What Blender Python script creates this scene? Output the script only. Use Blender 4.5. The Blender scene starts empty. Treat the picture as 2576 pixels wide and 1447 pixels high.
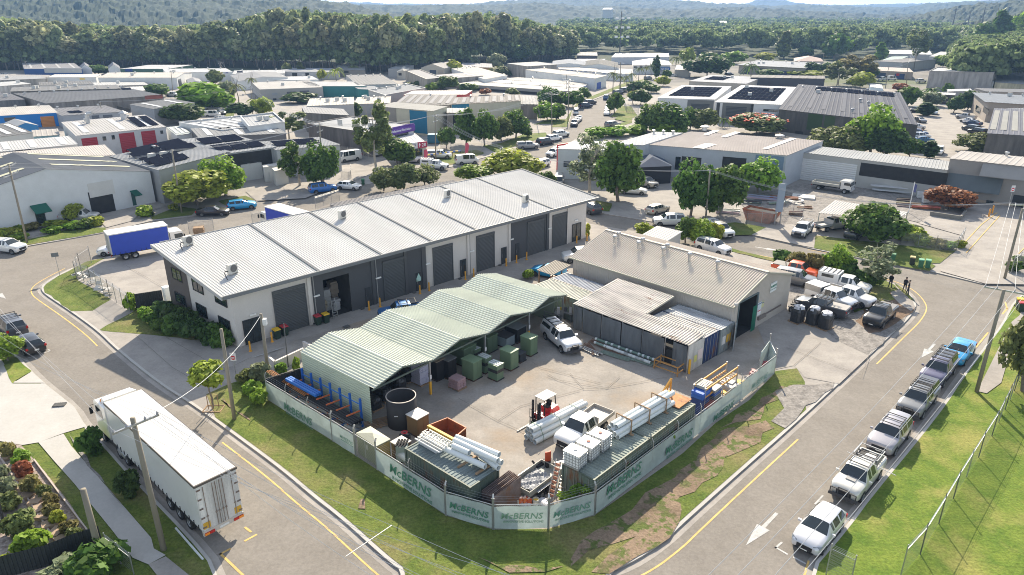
import bpy, bmesh, math, random
from mathutils import Vector, Matrix
from mathutils.geometry import tessellate_polygon
VC=Vector;R=math.radians;rnd=random.Random(7)
S=bpy.context.scene;C=S.collection
F=1773.2;PIT=R(21.4);H=29.44
cd=bpy.data.cameras.new('camera');cam=bpy.data.objects.new('camera',cd);C.objects.link(cam)
cam.location=(0,0,H);cam.rotation_euler=(R(90)-PIT,0,0);cd.lens=F*36/2576;cd.clip_end=20000;cd.clip_start=.5
S.camera=cam
SUN_EL=33;SUN_AZ=5   # sun ahead, azimuth from +Y towards +X
w=bpy.data.worlds.new('World');S.world=w;w.use_nodes=True
nt=w.node_tree;bg=nt.nodes['Background'];sk=nt.nodes.new('ShaderNodeTexSky');sk.sky_type='NISHITA'
sk.sun_disc=False;sk.sun_elevation=R(SUN_EL);sk.sun_rotation=R(SUN_AZ);sk.air_density=1.0;sk.dust_density=.6
hs=nt.nodes.new('ShaderNodeHueSaturation');hs.inputs['Saturation'].default_value=.5;nt.links.new(sk.outputs[0],hs.inputs['Color']);nt.links.new(hs.outputs[0],bg.inputs[0]);bg.inputs[1].default_value=.125
sl=bpy.data.lights.new('sun','SUN');sl.energy=5.0;sl.angle=R(.6);sl.color=(1,.875,.69)
so=bpy.data.objects.new('sun',sl);C.objects.link(so)
d=VC((math.sin(R(SUN_AZ))*math.cos(R(SUN_EL)),math.cos(R(SUN_AZ))*math.cos(R(SUN_EL)),math.sin(R(SUN_EL))))
so.rotation_euler=d.to_track_quat('Z','Y').to_euler()
S.cycles.filter_width=1.0;S.view_settings.view_transform='Standard';S.view_settings.look='None';S.view_settings.exposure=1.0;S.view_settings.gamma=1
TL={'1':(0,0),'2':(858.7,0),'3':(1717.3,0),'4':(0,483),'5':(858.7,483),'6':(1717.3,483),'7':(0,963.9),'8':(858.7,963.9),'9':(1717.3,963.9)}
CR={'a':(1280,1600,.38498),'b':(2050,1250,.38007),'c':(1000,1250,.31097),'d':(2600,900,.34938),'e':(2000,950,.36879)}
def uv(k,x,y):
 k=str(k)
 if k=='v': return x,y
 if k in TL: o=TL[k];return o[0]+x*.33385,o[1]+y*.33385
 o=CR[k];return (o[0]+x*o[2])*.670833,(o[1]+y*o[2])*.670833
def ray(k,x,y):
 u,v=uv(k,x,y);a=(u-1288)/F;b=-(v-723.5)/F
 return VC((a,math.cos(PIT)+b*math.sin(PIT),-math.sin(PIT)+b*math.cos(PIT)))
def q(k,x,y,z=0):
 r=ray(k,x,y);t=(z-H)/r.z;return VC((r.x*t,r.y*t,z))
def pts(s,z=0):
 k='v';o=[]
 for t in s.split():
  if ',' in t: x,y=t.split(',');o.append(q(k,float(x),float(y),z))
  else: k=t
 return o
def hat(base,r):   # height where ray r passes over base
 k=math.hypot(base.x,base.y)/math.hypot(r.x,r.y);return H+r.z*k
MT={};PL='plain'
def nodes(name):
 m=bpy.data.materials.new(name);m.use_nodes=True;n=m.node_tree.nodes;l=m.node_tree.links
 return m,n,l,n['Principled BSDF']
def mat(name,col=None,rough=.8,metal=0,noise=.15,scale=1.0,bump=0,bscale=8,streak=None,spec=.5,alpha=1,trans=0,fine=0,rust=0,pan=None):
 """col None -> object colour. noise: blotchy variation."""
 if name in MT: return MT[name]
 m,n,l,p=nodes(name)
 p.inputs['Roughness'].default_value=rough;p.inputs['Metallic'].default_value=metal
 p.inputs['Specular IOR Level'].default_value=spec;p.inputs['Alpha'].default_value=alpha
 if col is None:
  src=n.new('ShaderNodeObjectInfo').outputs['Color']
 else:
  rg=n.new('ShaderNodeRGB');rg.outputs[0].default_value=(*col,1);src=rg.outputs[0]
 tc=n.new('ShaderNodeTexCoord')
 co=tc.outputs['Object']
 if streak:
  mp=n.new('ShaderNodeMapping');mp.inputs['Scale'].default_value=streak;l.new(co,mp.inputs[0]);co2=mp.outputs[0]
 else: co2=co
 def mul(src,fac,lo,hi):
  mr=n.new('ShaderNodeMapRange');l.new(fac,mr.inputs[0]);mr.inputs[1].default_value=.3;mr.inputs[2].default_value=.7
  mr.inputs[3].default_value=lo;mr.inputs[4].default_value=hi
  mx=n.new('ShaderNodeVectorMath');mx.operation='SCALE';l.new(src,mx.inputs[0]);l.new(mr.outputs[0],mx.inputs['Scale']);return mx.outputs[0]
 if noise:
  nz=n.new('ShaderNodeTexNoise');nz.inputs['Scale'].default_value=scale*.35;nz.inputs['Detail'].default_value=8;nz.inputs['Roughness'].default_value=.65;l.new(co2,nz.inputs['Vector'])
  src=mul(src,nz.outputs['Fac'],1-noise,1+noise)
 if fine:
  nf=n.new('ShaderNodeTexNoise');nf.inputs['Scale'].default_value=9;nf.inputs['Detail'].default_value=3;l.new(co,nf.inputs['Vector'])
  src=mul(src,nf.outputs['Fac'],1-fine,1+fine)
 if rust:
  nr=n.new('ShaderNodeTexNoise');nr.inputs['Scale'].default_value=.9;nr.inputs['Detail'].default_value=9;nr.inputs['Roughness'].default_value=.75;l.new(co2,nr.inputs['Vector'])
  mr=n.new('ShaderNodeMapRange');l.new(nr.outputs['Fac'],mr.inputs[0]);mr.inputs[1].default_value=.62-rust*.25;mr.inputs[2].default_value=.66
  mx=n.new('ShaderNodeMix');mx.data_type='RGBA';l.new(mr.outputs[0],mx.inputs[0]);l.new(src,mx.inputs[6]);mx.inputs[7].default_value=(.16,.07,.03,1);src=mx.outputs[2]
 if pan:   # joints of concrete slabs or wall panels: dark thin lines
  br=n.new('ShaderNodeTexBrick');br.offset=pan[3] if len(pan)>3 else 0;l.new(co,br.inputs['Vector']);br.inputs['Scale'].default_value=1
  br.inputs['Brick Width'].default_value=pan[0];br.inputs['Row Height'].default_value=pan[1];br.inputs['Mortar Size'].default_value=pan[2];br.inputs['Mortar Smooth'].default_value=.3
  br.inputs['Color1'].default_value=(1,1,1,1);br.inputs['Color2'].default_value=(.93,.93,.93,1);br.inputs['Mortar'].default_value=(.62,.6,.58,1)
  mm=n.new('ShaderNodeVectorMath');mm.operation='MULTIPLY';l.new(src,mm.inputs[0]);l.new(br.outputs[0],mm.inputs[1]);src=mm.outputs[0]
 l.new(src,p.inputs['Base Color'])
 if bump:
  nb=n.new('ShaderNodeTexNoise');nb.inputs['Scale'].default_value=bscale;nb.inputs['Detail'].default_value=5;l.new(co,nb.inputs['Vector'])
  b=n.new('ShaderNodeBump');b.inputs['Strength'].default_value=bump;b.inputs['Distance'].default_value=.05;l.new(nb.outputs['Fac'],b.inputs['Height']);l.new(b.outputs[0],p.inputs['Normal'])
 if trans:
  tr=n.new('ShaderNodeBsdfTranslucent');l.new(src,tr.inputs[0]);ms=n.new('ShaderNodeMixShader');ms.inputs[0].default_value=trans
  out=n['Material Output'];l.new(p.outputs[0],ms.inputs[1]);l.new(tr.outputs[0],ms.inputs[2]);l.new(ms.outputs[0],out.inputs[0])
 MT[name]=m;return m
def mixground(name,a,b,scale,lo,hi,c=None,bump=.3,fine=.15):
 """two colours mixed by noise (grass with dry spots, dirt, asphalt stains)"""
 m,n,l,p=nodes(name);p.inputs['Roughness'].default_value=.95;p.inputs['Specular IOR Level'].default_value=.2
 g=n.new('ShaderNodeNewGeometry').outputs['Position']
 z=n.new('ShaderNodeTexNoise');z.inputs['Scale'].default_value=scale;z.inputs['Detail'].default_value=9;z.inputs['Roughness'].default_value=.68;l.new(g,z.inputs['Vector'])
 r=n.new('ShaderNodeMapRange');l.new(z.outputs[0],r.inputs[0]);r.inputs[1].default_value=lo;r.inputs[2].default_value=hi
 x=n.new('ShaderNodeMix');x.data_type='RGBA';l.new(r.outputs[0],x.inputs[0]);x.inputs[6].default_value=(*a,1);x.inputs[7].default_value=(*b,1);src=x.outputs[2]
 if c:
  z2=n.new('ShaderNodeTexNoise');z2.inputs['Scale'].default_value=scale*.31;z2.inputs['Detail'].default_value=6;z2.inputs['Roughness'].default_value=.6;l.new(g,z2.inputs['Vector'])
  r2=n.new('ShaderNodeMapRange');l.new(z2.outputs[0],r2.inputs[0]);r2.inputs[1].default_value=.5;r2.inputs[2].default_value=.66
  x2=n.new('ShaderNodeMix');x2.data_type='RGBA';l.new(r2.outputs[0],x2.inputs[0]);l.new(src,x2.inputs[6]);x2.inputs[7].default_value=(*c,1);src=x2.outputs[2]
 z3=n.new('ShaderNodeTexNoise');z3.inputs['Scale'].default_value=5;z3.inputs['Detail'].default_value=4;z3.inputs['Roughness'].default_value=.7;l.new(g,z3.inputs['Vector'])
 r3=n.new('ShaderNodeMapRange');l.new(z3.outputs[0],r3.inputs[0]);r3.inputs[1].default_value=.3;r3.inputs[2].default_value=.7;r3.inputs[3].default_value=1-fine;r3.inputs[4].default_value=1+fine
 s=n.new('ShaderNodeVectorMath');s.operation='SCALE';l.new(src,s.inputs[0]);l.new(r3.outputs[0],s.inputs['Scale']);l.new(s.outputs[0],p.inputs['Base Color'])
 b=n.new('ShaderNodeBump');b.inputs['Strength'].default_value=bump;b.inputs['Distance'].default_value=.08;l.new(z3.outputs[0],b.inputs['Height']);l.new(b.outputs[0],p.inputs['Normal'])
 MT[name]=m;return m
mixground('asphalt',(.195,.178,.157),(.255,.235,.21),.25,.3,.7,fine=.14,bump=.15)
mixground('asphalt_dark',(.10,.10,.10),(.15,.15,.145),.3,.3,.7,fine=.15)
mixground('asphalt_old',(.165,.15,.135),(.215,.195,.175),.5,.3,.7,fine=.16,bump=.15)
mixground('gravel',(.17,.16,.15),(.30,.28,.26),1.2,.35,.6,fine=.3,bump=.6)
mixground('concrete_ground',(.37,.345,.315),(.29,.27,.25),.35,.4,.62,fine=.08,bump=.08)
mixground('concrete_new',(.47,.455,.43),(.41,.40,.375),.5,.35,.7,fine=.05,bump=.05)
mixground('concrete_yard',(.37,.34,.305),(.27,.25,.225),.28,.38,.6,c=(.33,.26,.19),fine=.1,bump=.1)
mixground('grass',(.075,.12,.02),(.15,.18,.04),.55,.35,.65,c=(.20,.18,.075),fine=.35,bump=.9)
mixground('grass_bright',(.09,.155,.02),(.165,.22,.035),.7,.35,.65,c=(.25,.25,.07),fine=.3,bump=.9)
mixground('dirt_verge',(.25,.185,.13),(.10,.13,.035),.9,.5,.56,c=(.16,.115,.08),fine=.3,bump=.9)
mixground('dirt',(.24,.165,.11),(.15,.105,.075),1.1,.35,.62,fine=.28,bump=.9)
mixground('mulch',(.22,.17,.14),(.42,.36,.32),3,.35,.62,fine=.4,bump=.9)
mixground('estate_ground',(.25,.235,.21),(.15,.145,.14),.03,.4,.6,c=(.10,.13,.05),fine=.1,bump=.1)
mat('sheet',rough=.65,metal=0,noise=.10,scale=1,spec=.03,streak=(1,.3,1))
mat('sheet_old',rough=.7,metal=0,spec=.1,rust=.1,noise=.42,scale=2.2,streak=(1,.25,1))
mat('wall',rough=.85,noise=.07,scale=1.5,fine=.03)
mat('wall_stained',rough=.9,noise=.42,scale=2.2,streak=(1,1,.18),fine=.06)
mat('panel',rough=.85,noise=.05,pan=(2.4,60,.02))
mat('plain',rough=.6,noise=.06,scale=3)
mat('gloss',rough=.25,noise=.03,scale=3)
mat('container_metal',rough=.6,metal=.1,noise=.22,scale=2.5,rust=.35,streak=(1,1,.4))
mat('rusty',rough=.8,noise=.35,scale=4,rust=.5)
mat('galv',(.42,.43,.44),rough=.4,metal=.7,noise=.15,scale=4)
mat('dark',(.015,.015,.017),rough=.7,noise=.1)
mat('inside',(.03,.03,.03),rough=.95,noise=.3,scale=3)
mat('rubber',(.016,.016,.017),rough=.75,noise=.15,scale=8)
mat('rim',(.35,.36,.37),rough=.3,metal=.8,noise=.1,scale=8)
mat('chrome',(.6,.6,.62),rough=.2,metal=1,noise=.05)
mat('glass',(.02,.03,.035),rough=.04,spec=1,noise=.05)
mat('lampglass',(.22,.24,.27),rough=.1,spec=1,noise=.03)
mat('redlamp',(.5,.015,.01),rough=.2,noise=.05)
mat('ambers',(.9,.28,.02),rough=.3,noise=.05)
mat('timber',(.30,.20,.12),rough=.85,noise=.3,scale=5)
mat('polewood',(.24,.215,.17),rough=.9,noise=.22,scale=5,streak=(1,1,.15))
mat('paint_white',(.42,.42,.41),rough=.8,noise=.25,scale=6,fine=.1)
mat('paint_yellow',(.60,.40,.13),rough=.8,noise=.2,scale=6,fine=.12)
mat('pvc',(.66,.70,.70),rough=.35,noise=.04)
mat('solar',(.015,.018,.03),rough=.8,spec=0,noise=.1)
mat('steel_wire',(.5,.5,.5),rough=.4,metal=.5,noise=0)
mat('vinyl',(.42,.50,.485),rough=.5,noise=.2,scale=2.2,alpha=.96,trans=.2)
mat('shadecloth',(.12,.135,.15),rough=.7,noise=.45,scale=1.6,alpha=.86,streak=(1,1,.3))
mat('wrap_black',(.035,.035,.037),rough=.28,noise=.3,scale=5,bump=.8,bscale=4)
mat('wrap_clear',(.55,.56,.6),rough=.3,noise=.25,scale=6,bump=.9,bscale=5)
mat('tank_white',(.78,.79,.78),rough=.35,noise=.05)
mat('truck_roof',(.56,.55,.53),rough=.7,noise=.16,scale=2,streak=(.25,1.5,1),fine=.05)
mat('skin',(.42,.26,.19),rough=.6,noise=.05)
def carpaint():
 m,n,l,p=nodes('car_paint');o=n.new('ShaderNodeObjectInfo');l.new(o.outputs['Color'],p.inputs['Base Color'])
 p.inputs['Roughness'].default_value=.32;p.inputs['Coat Weight'].default_value=.8;p.inputs['Coat Roughness'].default_value=.06;p.inputs['Metallic'].default_value=.25;MT['car_paint']=m
carpaint()
def meshmat():   # chain-link netting: diamond wires on a clear sheet
 m,n,l,p=nodes('chainlink');p.inputs['Base Color'].default_value=(.38,.39,.40,1);p.inputs['Metallic'].default_value=.6;p.inputs['Roughness'].default_value=.45
 tc=n.new('ShaderNodeTexCoord');sp=n.new('ShaderNodeSeparateXYZ');l.new(tc.outputs['UV'],sp.inputs[0])
 def f(op,a,b):
  k=n.new('ShaderNodeMath');k.operation=op
  for i,v in enumerate((a,b)):
   if v is None: continue
   if isinstance(v,(int,float)): k.inputs[i].default_value=v
   else: l.new(v,k.inputs[i])
  return k.outputs[0]
 def line(s):
  t=f(s,sp.outputs[0],sp.outputs[1]);t=f('MULTIPLY',t,9);t=f('FRACT',t,None);return f('LESS_THAN',t,.17)
 a=f('MAXIMUM',line('ADD'),line('SUBTRACT'));l.new(a,p.inputs['Alpha']);MT['chainlink']=m
meshmat()
class M:
 def __init__(s): s.v=[];s.f=[];s.m=[];s.uv=None
 def add(s,vs,fs,mi=0):
  b=len(s.v);s.v+=[tuple(a) for a in vs];s.f+=[tuple(b+i for i in f) for f in fs];s.m+=[mi]*len(fs);return s
 def box(s,c,d,rz=0,mi=0,mtx=None):
  x,y,z=d[0]/2,d[1]/2,d[2]/2;c=VC(c);vs=[VC((i*x,j*y,k*z)) for k in(-1,1) for j in(-1,1) for i in(-1,1)]
  if mtx: vs=[mtx@a for a in vs]
  elif rz: r=Matrix.Rotation(rz,3,'Z');vs=[r@a for a in vs]
  return s.add([a+c for a in vs],[(0,2,3,1),(4,5,7,6),(0,1,5,4),(2,6,7,3),(0,4,6,2),(1,3,7,5)],mi)
 def bb(s,x0,x1,y0,y1,z0,z1,mi=0): return s.box(((x0+x1)/2,(y0+y1)/2,(z0+z1)/2),(abs(x1-x0),abs(y1-y0),abs(z1-z0)),0,mi)
 def bar(s,a,b,w,h=None,mi=0):
  a=VC(a);b=VC(b);h=h or w;d=b-a;L=d.length
  if L<1e-6: return s
  z=d.normalized();u=VC((0,0,1)) if abs(z.z)<.95 else VC((1,0,0));x=z.cross(u).normalized();y=x.cross(z)
  vs=[p+x*(i*w/2)+y*(j*h/2) for p in(a,b) for j in(-1,1) for i in(-1,1)]
  return s.add(vs,[(0,2,3,1),(4,5,7,6),(0,1,5,4),(2,6,7,3),(0,4,6,2),(1,3,7,5)],mi)
 def tube(s,a,b,r,r2=None,n=8,mi=0,cap=True):
  a=VC(a);b=VC(b);r2=r if r2 is None else r2;z=(b-a).normalized();u=VC((0,0,1)) if abs(z.z)<.95 else VC((1,0,0));x=z.cross(u).normalized();y=x.cross(z)
  vs=[p+(x*math.cos(t)+y*math.sin(t))*rr for p,rr in((a,r),(b,r2)) for t in [2*math.pi*i/n for i in range(n)]]
  fs=[(i,n+i,n+(i+1)%n,(i+1)%n) for i in range(n)]
  if cap: fs+=[tuple(range(n)),tuple(range(2*n-1,n-1,-1))]
  return s.add(vs,fs,mi)
 def pipe(s,a,b,r,t,n=14,mi=0):  # hollow
  a=VC(a);b=VC(b);z=(b-a).normalized();u=VC((0,0,1)) if abs(z.z)<.95 else VC((1,0,0));x=z.cross(u).normalized();y=x.cross(z)
  vs=[p+(x*math.cos(k)+y*math.sin(k))*rr for p,rr in((a,r),(b,r),(b,r-t),(a,r-t)) for k in [2*math.pi*i/n for i in range(n)]]
  fs=[(j*n+i,((j+1)%4)*n+i,((j+1)%4)*n+(i+1)%n,j*n+(i+1)%n) for j in range(4) for i in range(n)]
  return s.add(vs,fs,mi)
 def poly(s,p,z0=None,z1=None,mi=0):
  """p: 2d/3d outline (any shape). z0,z1 -> prism, else flat at own z"""
  if z1 is None:
   tri=tessellate_polygon([[VC((a[0],a[1],0)) for a in p]]);
   tri=[t if (VC(p[t[1]])-VC(p[t[0]])).to_2d().cross((VC(p[t[2]])-VC(p[t[0]])).to_2d())>0 else t[::-1] for t in tri]
   return s.add([(a[0],a[1],a[2] if z0 is None else z0) for a in p],tri,mi)
  A=sum(p[i][0]*p[(i+1)%len(p)][1]-p[(i+1)%len(p)][0]*p[i][1] for i in range(len(p)))
  if A<0: p=p[::-1]
  n=len(p);s.poly(p,z1,None,mi);s.add([(a[0],a[1],z0) for a in p]+[(a[0],a[1],z1) for a in p],[(i,(i+1)%n,n+(i+1)%n,n+i) for i in range(n)],mi);return s
 def lathe(s,prof,c=(0,0,0),n=16,mi=0):
  k=len(prof);vs=[(c[0]+r*math.cos(2*math.pi*i/n),c[1]+r*math.sin(2*math.pi*i/n),c[2]+z) for i in range(n) for r,z in prof]
  return s.add(vs,[(i*k+j,((i+1)%n)*k+j,((i+1)%n)*k+j+1,i*k+j+1) for i in range(n) for j in range(k-1)],mi)
 def corr(s,a,b,c,d,pitch=.3,h=.04,mi=0,th=.03):
  """ribbed roof sheet;a->b eave (ribs spaced along it), d->c the upper edge;ribs run a->d"""
  a,b,c,d=map(Vector,(a,b,c,d));n=max(2,int((b-a).length/pitch));up=(b-a).cross(d-a).normalized()
  if up.z<0: up=-up
  vs=[];N=0
  for i in range(n):
   for t,k in((0,0),(.62,0),(.74,1),(.88,1)):
    f=(i+t)/n;vs+=[a.lerp(b,f)+up*h*k, d.lerp(c,f)+up*h*k];N+=1
  vs+=[b,c];N+=1
  s.add(vs,[(2*i,2*i+2,2*i+3,2*i+1) for i in range(N-1)],mi)
  s.add([a-up*th,b-up*th,c-up*th,d-up*th,a,b,c,d],[(0,3,2,1),(0,1,5,4),(1,2,6,5),(2,3,7,6),(3,0,4,7)],mi);return s
 def B(s,name,mt,parent=None,col=None,smooth=False,loc=None,rz=0):
  me=bpy.data.meshes.new(name);me.from_pydata(s.v,[],s.f)
  if isinstance(mt,str): mt=[mt]
  for x in mt: me.materials.append(MT[x])
  if len(mt)>1: me.polygons.foreach_set('material_index',s.m)
  if smooth: me.polygons.foreach_set('use_smooth',[True]*len(me.polygons))
  me.update();return ob(name,me,parent,col,loc,rz)
def ob(name,me,parent=None,col=None,loc=None,rz=0):
 o=bpy.data.objects.new(name,me);C.objects.link(o)
 if parent: o.parent=parent
 if col: o.color=(*col,1)
 if loc is not None: o.location=loc
 if rz: o.rotation_euler=(0,0,rz)
 return o
def tag(o,label=None,cat=None,group=None,kind=None):
 if label: o['label']=label
 if cat: o['category']=cat
 if group: o['group']=group
 if kind: o['kind']=kind
 return o
def th(name,label,cat,loc=(0,0,0),rz=0,group=None):
 return tag(ob(name,None,None,None,loc,rz),label,cat,group)
def st(o): o['kind']='structure';return o
def cptree(o,parent=None):
 c=o.copy();C.objects.link(c)
 if parent: c.parent=parent
 for ch in KIDS.get(o.name,[]): cptree(ch,c)
 return c
KIDS={}
def kids(root):
 for o in C.objects:
  if o.parent: KIDS.setdefault(o.parent.name,[])
 KIDS[root.name]=[o for o in C.objects if o.parent==root]
 for o in KIDS[root.name]: KIDS[o.name]=[x for x in C.objects if x.parent==o]
def jit(p,amp,step=1.5,seed=1):
 r=random.Random(seed);o=[]
 for i in range(len(p)):
  a=VC(p[i]);b=VC(p[(i+1)%len(p)]);n=max(1,int((b-a).length/step))
  for j in range(n): o.append(a.lerp(b,j/n)+VC((r.uniform(-amp,amp),r.uniform(-amp,amp),0)))
 return o
def off(path,d,closed=False):
 n=len(path);o=[]
 for i in range(n):
  a=path[i-1] if (i>0 or closed) else path[i];b=path[(i+1)%n] if (i<n-1 or closed) else path[i]
  t=(b-a).to_2d().normalized();o.append(VC((path[i].x-t.y*d,path[i].y+t.x*d,0)))
 return o
def strip(m,path,d0,d1,z):
 A=off(path,d0);B=off(path,d1)
 for i in range(len(path)-1):
  m.add([(A[i].x,A[i].y,z),(A[i+1].x,A[i+1].y,z),(B[i+1].x,B[i+1].y,z),(B[i].x,B[i].y,z)],[(0,1,2,3)] if d1>d0 else [(3,2,1,0)])
def smoothp(p,it=2,closed=False):
 for _ in range(it):
  o=[] if closed else [p[0]]
  for i in range(len(p) if closed else len(p)-1):
   a=p[i];b=p[(i+1)%len(p)];o+=[a.lerp(b,.25),a.lerp(b,.75)]
  if not closed: o.append(p[-1])
  p=o
 return p
RZ=-.12
m=M();m.add([(-6000,-300,RZ-.03),(6000,-300,RZ-.03),(6000,9000,RZ-.03),(-6000,9000,RZ-.03)],[(0,1,2,3)]);st(m.B('ground','estate_ground'))
PC=[0]
def patch(name,s,z,mt,jt=0,seed=1,sm=0,kind=True):
 PC[0]+=1;z+=PC[0]*.0011
 p=pts(s) if isinstance(s,str) else s
 if sm: p=smoothp(p,sm,True)
 if jt: p=jit(p,jt,1.2,seed)
 o=M().poly(p,z).B(name,mt)
 if kind: st(o)
 return o
patch('road','v -900,1500 -900,560 -300,620 0,560 700,455 900,400 1290,330 1480,270 1560,215 1900,215 1900,330 1560,420 1600,470 2100,520 2640,560 2700,700 2700,1500 1500,2200 800,2200',RZ,'asphalt')
K1A=pts('4 545,572 430,630 330,690 306,725 330,765 430,832 540,905 740,1050 870,1180 7 1190,0 1480,180 1820,430 2130,660 2350,850 2572,1020 8 350,1340 480,1430')
K1B=pts('v 1190,1530 1330,1545 1470,1470 8 1950,1447 2240,1330 2480,1150 9 0,1060 480,630 800,350 1180,0 6 1400,1240 1610,1040 1700,960 1757,880 1760,830 1700,750 1600,690 1450,650 1100,590 700,515 430,460 0,400')
K1B[0:3]=[VC((-6.5,27.2,0)),VC((0,25.6,0)),VC((6.5,26.6,0))]
K1C=pts('6 0,395 5 2350,318 2230,300 1870,240 v 1415,520 1390,480')
K1D=pts('v 1326,455 684,556 4 1380,365 800,490 660,520 545,572')
kerb1=smoothp(K1A+K1B,2)
blk1=kerb1+K1C+K1D[:-1]
st(M().poly(blk1,RZ-.02,0).B('pavement','concrete_ground'))
m=M();strip(m,kerb1,.0,.22,.006);st(m.B('kerb','concrete_new'))
m=M();strip(m,kerb1,-.42,-.01,RZ+.006);st(m.B('gutter','concrete_ground'))
def yline(name,path,d=-.95,w=.12): m=M();strip(m,path,d-w,d,RZ+.01);st(m.B(name,'paint_yellow'))
yl=[p for p in kerb1]
yline('yellow_line',[p for i,p in enumerate(kerb1) if i<=len(kerb1) and p.x<-37.5])
yline('yellow_line',[p for p in kerb1 if -22.3<p.x and p.y<46 and p.x<27.2])
yline('yellow_line',[p for p in kerb1 if p.x>31 and p.y>48])
K2=pts('4 -500,1080 -200,1160 120,1210 240,1350 340,1447 7 560,180 650,330 800,470 940,630 1100,800 1440,1150 1640,1390')+[VC((-13,25,0)),VC((-9,20,0)),VC((-9,0,0))]
K2s=smoothp(K2,1)
st(M().poly(K2s+[VC((-120,0,0)),VC((-140,60,0))],RZ-.02,0).B('pavement','grass'))
m=M();strip(m,K2s,0,-.2,.006);st(m.B('kerb','concrete_new'))
m=M();strip(m,K2s,.42,.01,RZ+.006);st(m.B('gutter','concrete_ground'))
K3=pts('v -700,770 -200,660 4 0,455 160,415 760,310 1150,215 1450,180 1900,80 2350,-15 2 0,1425 500,1330 860,1250 1100,1180 1340,1125 1550,1035 1700,965 1725,900 1745,830 1800,790 2000,715 2190,640 2360,600 2572,590')
st(M().poly(K3+[VC((60,380,0)),VC((-400,400,0)),VC((-300,100,0))],RZ-.02,0).B('pavement','concrete_ground'))
m=M();strip(m,K3,0,.2,.006);st(m.B('kerb','concrete_new'))
K4=pts('2 1440,1310 1500,1225 1620,1130 1830,1010 2000,1000 2100,960 2200,895 2050,885 2030,850 2100,770 2200,700 2450,650 2560,650')
K4b=pts('6 2380,690 2250,690 1880,600 1560,545 990,430 860,400 520,325 380,300 5 2572,255 2320,220 1850,140 v 1425,470')
NE=K4b+K4+pts('3 500,620 2500,450 v 3300,200 3300,500 6 2900,350 2500,0 2560,100 2450,560')
st(M().poly(K4b+K4+[VC((150,300,0)),VC((260,180,0)),VC((120,95,0)),VC((66,76,0))],RZ-.02,0).B('pavement','concrete_ground'))
m=M();strip(m,K4b[1:],0,-.2,.006);st(m.B('kerb','concrete_new'))
K5=pts('v 2900,800 6 2572,760 2490,830 2450,900 2400,1000 2300,1130 2080,1420 9 1970,150 1750,430 1400,850 1230,1080 920,1440')+[VC((12.5,22,0)),VC((6,12,0))]
K5s=smoothp(K5,1)
st(M().poly(K5s+[VC((6,0,0)),VC((120,0,0)),VC((120,60,0))],RZ-.02,0).B('pavement','grass_bright'))
m=M();strip(m,K5s,0,.2,.006);st(m.B('kerb','concrete_new'))
m=M();strip(m,K5s,-.42,-.01,RZ+.006);st(m.B('gutter','concrete_ground'))
yline('yellow_line',[p for p in K5s if p.x>44 and p.y>48 and p.y<62],-.6)
yline('yellow_line',[p for p in K5s if p.y<32],-.3)
patch('lawn','4 660,524 800,492 690,555 620,600 570,650 640,700 760,760 840,812 700,895 545,898 440,828 345,760 322,722 345,692 440,634 552,578',.012,'grass',.12)
patch('garden_bed','4 740,1042 980,915 1050,870 1240,850 1450,880 1750,1150 1700,1150 1250,1090 1010,1070 760,1048',.012,'grass',.12,2)
FB='7 2020,130 2510,440 8 110,550 270,655 790,1000 1145,1105 1560,1100 1905,1000 2572,530 9 250,300 500,130 b 2240,405'
fb=pts(FB)
ko=[off(kerb1,.26)[i] for i in range(len(kerb1)) if kerb1[i].y<49 and kerb1[i].x>-24.5]
ko=[p for p in ko if p.x<33.5]
patch('verge',ko+pts('6 920,1430 860,1330 700,1350')+fb[::-1]+pts('4 2010,1400 1900,1370 1780,1430 7 1720,10 1555,85'),.012,'grass')
patch('yard_slab',fb[::-1]+pts('4 2010,1400 5 -450,1150 1200,660 1700,540 6 340,1000 560,1010 760,870 900,950 1240,1140 700,1340'),.008,'concrete_yard')
patch('driveway','6 560,1010 760,870 830,800 1240,880 1650,950 1560,1040 1400,1240 1180,1447 920,1400 840,1310 700,1340',.02,'concrete_ground',0)
patch('gravel_patch','6 780,760 870,690 1050,650 1450,730 1560,780 1640,830 1730,850 1740,890 1640,1000 1390,1240 1240,1160 1150,1100 1000,1000 800,920',.028,'gravel',.25)
patch('worn_soil','6 1480,740 1700,800 1735,880 1620,990 1560,1040 1380,1060 1330,980 1400,800',.034,'dirt',.3,5)
patch('lawn','6 1390,760 1470,690 1560,740 1590,810 1500,850 1280,910 1300,800',.04,'grass',.25,6)
patch('driveway','6 1620,720 1700,800 1755,870 1720,900 1640,850 1580,790 1560,740',.038,'concrete_ground')
patch('lawn','6 290,400 430,445 700,505 1100,580 1450,640 1600,700 1620,740 1560,760 1470,700 1050,640 700,530 420,465 280,420',.044,'grass',.15,7)
patch('lawn','6 1600,690 1690,745 1745,830 1700,800 1640,740',.05,'grass',.1,8)
for i,s in enumerate(['8 1700,1340 1790,1210 2060,1040 2300,850 2572,650 9 220,420 360,330 520,330 640,290 700,330 560,440 440,500 300,560 330,640 170,760 0,880 8 2480,1150 2250,1330 1990,1420 1850,1400 2000,1290 2210,1180 1900,1270 1760,1380',
'9 300,350 420,250 560,160 720,20 900,0 860,60 760,110 640,160 560,270 420,310','7 1650,120 1700,130 1860,260 1870,285 1780,240','8 1000,1340 1500,1385 1700,1380 1560,1425 1300,1410','8 130,890 190,900 200,960 150,960']):
 patch('dirt_track',s,.026+.004*i,'dirt_verge',.28,20+i)
patch('gravel_patch','9 690,60 860,20 1150,0 900,230 760,330 700,300 760,200',.03,'gravel',.3,30)
m=M()
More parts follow.
